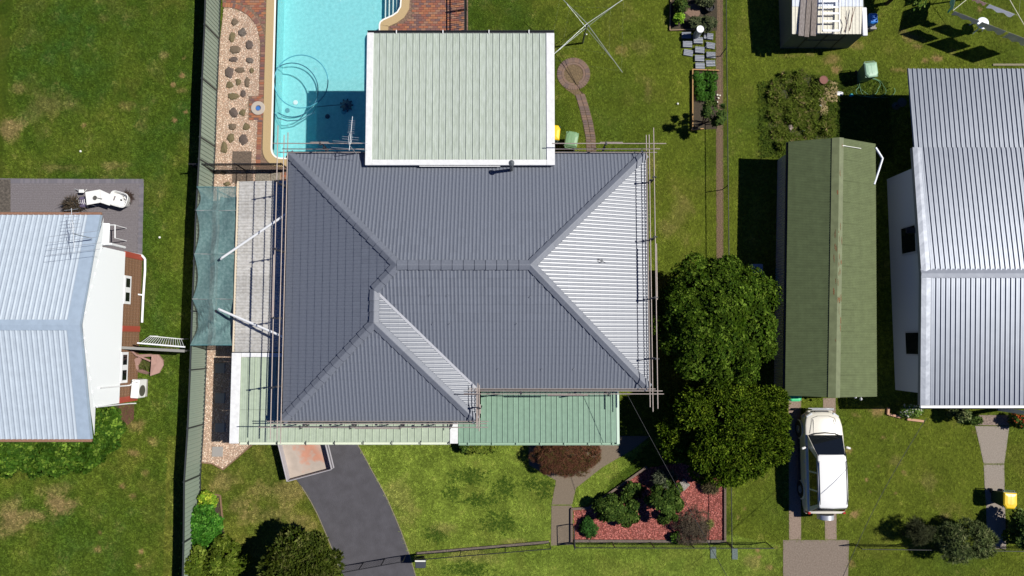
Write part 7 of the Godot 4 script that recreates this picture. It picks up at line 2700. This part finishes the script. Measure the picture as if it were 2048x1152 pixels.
	for k in rings.size() - 1:
		for i in 24: m.quad(rings[k][i], rings[k + 1][i], rings[k + 1][(i + 1) % 24], rings[k][(i + 1) % 24])
	part(m, "shell", pl, t)
	m = MB.new()
	m.rbox(c * Vector3(1, 0, 1) + Vector3.UP * .40 + bs * Vector3(-.28, .05, 0), Vector3(.06, .05, .22), .01, bs)
	part(m, "grip", mat("paver_dark1", .165, .15, .165, .9), t)
	# small folded stand
	c = W(160, 380, .35)
	t = thing("folding_stand", "small white folding stand on the patio by the table", "stand", Vector3(c.x, .018, c.z))
	for q in [[-.45, -.12, .02, .05], [-.40, .08, .05, .08], [-.1, -.06, .2, .10], [.12, -.1, .2, .10]]:
		m = MB.new()
		m.tube(Vector3(c.x + q[0], .03, c.z + q[1]), Vector3(c.x + q[2], .36, c.z + q[3]), .018, -1, 6)
		part(m, "leg", pl, t)
	m = MB.new()
	m.rbox(Vector3(c.x + .08, .37, c.z + .06), Vector3(.24, .03, .16), .008)
	part(m, "top", pl, t)
	# striped cushion on a low chair
	c = W(160, 403, .45)
	t = thing("striped_cushion", "purple and white striped cushion beside the dry palm", "cushion", Vector3(c.x, .02, c.z))
	m = MB.new()
	m.lathe(Vector3(c.x, .03, c.z), [Vector2(0, 0), Vector2(.24, .05), Vector2(.30, .18), Vector2(.24, .32), Vector2(0, .38)], 12)
	part(m, "pad", mat("cushion_purple", .10, .08, .14, .9), t)
	for i in 5:
		m = MB.new()
		var pts := []
		for k in 7:
			var a := lerpf(-1.0, 1.0, k / 6.0)
			pts.append(Vector3(c.x - .18 + i * .09 + a * .06, .03 + .37 * sqrt(maxf(0.05, 1.0 - a * a * .8)), c.z + a * .24))
		m.pipe(pts, .014, 5)
		part(m, "stripe", pl, t)
	plant("dry_palm", "dry brown palm fronds in a pot by the patio wall", "palm", 147, 409, .3, .36, .25, .24, 70, .30, [Color(.05, .045, .04), Color(.11, .08, .055)], "twig", 801)
	plant("dry_palm", "thin dry stems behind the white tub chair", "stems", 256, 396, .15, .12, .15, .30, 40, .20, [Color(.05, .035, .03), Color(.09, .06, .05)], "twig", 802)
	# ---- gear along the side
	t = thing("side_fence", "grey metal side fence panel between house and long fence", "fence", W(312, 694))
	var fa := W(247, 693) * Vector3(1, 0, 1)
	var fb := W(398, 701) * Vector3(1, 0, 1)
	var fg := mat("panel_grey", .16, .16, .15, .6)
	m = MB.new()
	var dd := fb - fa
	m.box((fa + fb) / 2 + Vector3.UP * .75, Vector3(dd.length(), 1.4, .03), Basis(Vector3.UP, atan2(-dd.z, dd.x)))
	part(m, "panel", fg, t)
	m = MB.new()
	m.box((fa + fb) / 2 + Vector3.UP * 1.47, Vector3(dd.length(), .05, .12), Basis(Vector3.UP, atan2(-dd.z, dd.x)))
	part(m, "rail", mat("rail_grey", .24, .23, .21, .5), t)
	# white slatted rack leaning on it
	t = thing("slatted_rack", "white slatted metal rack leaning on the grey side fence", "rack", W(330, 676))
	var rw := mat("gutter_white", .78, .78, .78, .35)
	var g0 := W(300, 672, .75)
	var g1 := W(362, 678, .75)
	var h0 := W(275, 686, 1.52)
	var h1 := W(370, 694, 1.52)
	m = MB.new()
	m.tube(g0, g1, .022, -1, 6)
	m.tube(h0, h1, .04, -1, 6)
	part(m, "rail", rw, t)
	for i in 17:
		m = MB.new()
		m.tube(g0.lerp(g1, i / 16.0), h0.lerp(h1, .06 + i / 16.0 * .92), .014, -1, 5)
		part(m, "slat", rw, t)
	for p in [g0, g1]:
		m = MB.new()
		m.tube(Vector3(p.x, 0, p.z), p, .018, -1, 6)
		part(m, "leg", rw, t)
	# air conditioner
	c = W(276, 777, .45)
	t = thing("air_conditioner", "white air conditioner unit on the ground by the brick base", "air conditioner", Vector3(c.x, 0, c.z))
	m = MB.new()
	m.rbox(Vector3(c.x, .40, c.z), Vector3(.36, .70, .86), .03, Basis(Vector3.UP, -.06))
	part(m, "casing", mat("ac_white", .78, .78, .75, .45), t)
	m = MB.new()
	m.tube(Vector3(c.x + .18, .42, c.z + .1), Vector3(c.x + .195, .42, c.z + .1), .26, -1, 20)
	part(m, "fan_grille", mat("pan_grey", .16, .15, .13, .4, {"metal": .5}), t)
	m = MB.new()
	for q in [[-.08, -.36], [.1, -.3]]: m.rbox(Vector3(c.x + q[0] * .9, .755, c.z + q[1]), Vector3(.14, .006, .02), .002, Basis(Vector3.UP, .3))
	part(m, "label_strip", mat("clamp_dark", .03, .03, .035, .5), t)
	m = MB.new()
	m.bb(c.x - .22, 0, c.z - .4, c.x + .22, .05, c.z + .4)
	part(m, "plinth", mat("slab_grey", .28, .26, .24, .9), t)
	for q in [[240, 771, 264, 766, "white duct running from the wall into the air conditioner"], [181, 814, 243, 807, "white duct running down the gable wall below the air conditioner"]]:
		m = MB.new()
		var y0 := .9
		if q[0] < 200:
			m.pipe([Vector3(wx + .05, 3.3, W(q[0], q[1], 3.3).z), Vector3(wx + .05, .7, W(q[2], q[3], .7).z), Vector3(wx + .12, .3, W(q[2], q[3], .4).z)], .028, 7)
		else:
			m.pipe([Vector3(wx + .05, 3.2, W(q[0], q[1], 1.5).z), Vector3(wx + .05, .75, W(q[0], q[1], .9).z), W(264, 767, .6)], .035, 7)
		one(m, "wall_duct", mat("white_pipe", .80, .80, .80, .4), q[4], "duct")
	# fallen planter
	c = W(293, 728)
	t = thing("fallen_planter", "dusty pink split planter lying open on the lawn by the air conditioner", "planter", c)
	var pk := mat("pink_dust", .34, .20, .165, .75, {"tex": noise_tex("soft", 72, 0.012, 4, Color(.91, .91, .91), Color(1, 1, 1)), "scale": 1.2})
	var mk := func(l: Array) -> MB:
		var r := MB.new()
		var pts := []
		for q in l: pts.append(W(q[0], q[1], q[2]))
		var cc := Vector3.ZERO
		for p in pts: cc += p / pts.size()
		for i in pts.size():
			r.qup(cc, pts[i], (pts[i] + pts[(i + 1) % pts.size()]) / 2, pts[(i + 1) % pts.size()])
			var a: Vector3 = pts[i]
			var b: Vector3 = pts[(i + 1) % pts.size()]
			r.quad(a, b, b + Vector3.DOWN * minf(b.y, .12), a + Vector3.DOWN * minf(a.y, .12))
		return r
	part(mk.call([[303, 709, .35], [316, 709, .30], [325, 720, .12], [327, 730, .05], [318, 746, .1], [300, 752, .25], [302, 730, .42]]), "shell", pk, t)
	part(mk.call([[262, 729, .30], [270, 717, .40], [282, 713, .35], [280, 730, .15], [276, 741, .15]]), "shell", pk, t)
	part(mk.call([[270, 740, .15], [284, 739, .25], [297, 745, .25], [294, 749, .1], [278, 745, .08]]), "rim_piece", pk, t)
	part(mk.call([[272, 709, .35], [302, 708, .38], [303, 713, .35], [284, 714, .40], [271, 713, .38]]), "rim_piece", pk, t)
	m = MB.new()
	m.pipe([W(249, 691, .9), W(258, 697, .8), W(272, 710, .40), W(301, 722, .30)], .05, 7)
	part(m, "handle", pk, t)
	plant("weed_tuft", "dry weed tuft growing inside the fallen planter", "weed", 290, 730, .12, .25, .12, .25, 120, .10, [Color(.12, .11, .04), Color(.09, .12, .03)], "blade", 803)
	# mulch and shrubs under the south eave
	paving("shrub_bed", [-40, 800, 240, 806, 240, 838, 215, 862, 180, 890, -40, 905], .006, mats["bed_soil"])
	m = MB.new()
	m.sheet(P2([238, 806, 269, 808, 268, 838, 256, 850, 238, 845]), .012)
	struct(m, "mulch_patch", mat("red_mulch2", .22, .09, .065, .95, {"tex": noise_tex("chips", 85, 0.09, 4, Color(.35, .32, .3), Color(1, 1, 1), 512, 2.0), "scale": 1.3}))
	var gl := [Color(.024, .058, .008), Color(.05, .10, .012), Color(.12, .19, .025)]
	var k := 0
	for q in [[20, 905, 1.35, 1.15], [95, 908, 1.4, 1.2], [165, 896, 1.35, 1.2], [208, 858, .95, 1.25]]:
		plant("shrub", "bright green leafy shrub %s" % ["near the west end of the row under the rusty gutter", "second in the row under the rusty gutter", "third in the row under the rusty gutter", "at the house corner ending the row under the rusty gutter"][k], "shrub", q[0], q[1], .75, q[2], .7, q[3], 1500, .115, gl, "big", 811 + k, {"group": "shrubs under the rusty gutter", "lobes": 32, "lobe": .3})
		k += 1

func antenna(label: String, top: Vector3, foot: float, boom: float, yaw: float, els: Array) -> void:
	var al := mat("antenna_metal", .50, .52, .54, .4, {"metal": .5})
	var t := thing("tv_antenna", label, "antenna", Vector3(top.x, foot, top.z))
	var H := top.y if top.y > foot + .5 else foot + 1.25
	var m := MB.new()
	m.tube(Vector3(top.x, foot - .05, top.z), Vector3(top.x, H, top.z), .018, -1, 6)
	part(m, "mast", al, t)
	var bs := Basis(Vector3.UP, yaw)
	m = MB.new()
	var o := Vector3(top.x, H - .02, top.z)
	m.tube(o + bs * Vector3(0, 0, -boom * .85), o + bs * Vector3(0, 0, .75 if els[-1][0] > .5 else .2), .012, -1, 6)
	part(m, "boom", al, t)
	for e in els:
		m = MB.new()
		m.tube(o + bs * Vector3(-e[1], 0, e[0]), o + bs * Vector3(e[1], 0, e[0]), .008, -1, 5)
		part(m, "element", al, t)
	m = MB.new()
	var pts := []
	for i in 13:
		var a := TAU * i / 12
		pts.append(o + bs * Vector3(cos(a) * .07, .03, -.28 + sin(a) * .26))
	m.pipe(pts, .008, 5)
	part(m, "dipole", al, t)

# ---------------------------------------------------------------- scene
func _ready() -> void:
	var cam := Camera3D.new()
	cam.name = "camera"
	cam.position = Vector3(0, CAM_H, 0)
	cam.rotation_degrees = Vector3(-90.0 + TILT, 0, 0)
	cam.fov = rad_to_deg(2.0 * atan(576.0 / FOCAL))
	cam.near = 0.5
	cam.far = 1500.0
	add_child(cam)
	cam.current = true
	var env := Environment.new()
	env.background_mode = Environment.BG_SKY
	var sm := ProceduralSkyMaterial.new()
	sm.sky_top_color = Color(0.20, 0.38, 0.72)
	sm.sky_horizon_color = Color(0.62, 0.72, 0.84)
	sm.sky_curve = 0.12
	sm.ground_bottom_color = Color(0.20, 0.22, 0.16)
	sm.ground_horizon_color = Color(0.55, 0.60, 0.62)
	sm.sun_angle_max = 1.0
	sm.sky_energy_multiplier = 1.0
	env.sky = Sky.new()
	env.sky.sky_material = sm
	env.background_energy_multiplier = 0.35
	env.tonemap_mode = Environment.TONE_MAPPER_LINEAR
	env.tonemap_exposure = 1.12
	env.sdfgi_enabled = true
	env.ssao_enabled = true
	env.ssil_enabled = true
	var we := WorldEnvironment.new()
	we.name = "world_environment"
	we.environment = env
	add_child(we)
	var sun := DirectionalLight3D.new()
	sun.name = "sun"
	sun.basis = Basis.looking_at(Vector3(-0.74, -1.0, 0.11).normalized())
	sun.light_color = Color(1.0, 0.99, 0.965)
	sun.light_energy = 1.6
	sun.light_angular_distance = 0.5
	sun.shadow_enabled = true
	add_child(sun)
	build_ground()
	build_house()
	build_guards()
	build_pool()
	build_low_roofs()
	build_backyard()
	build_front()
	build_east_yard()
	build_west()
	build_turf()
	build_tall_grass()
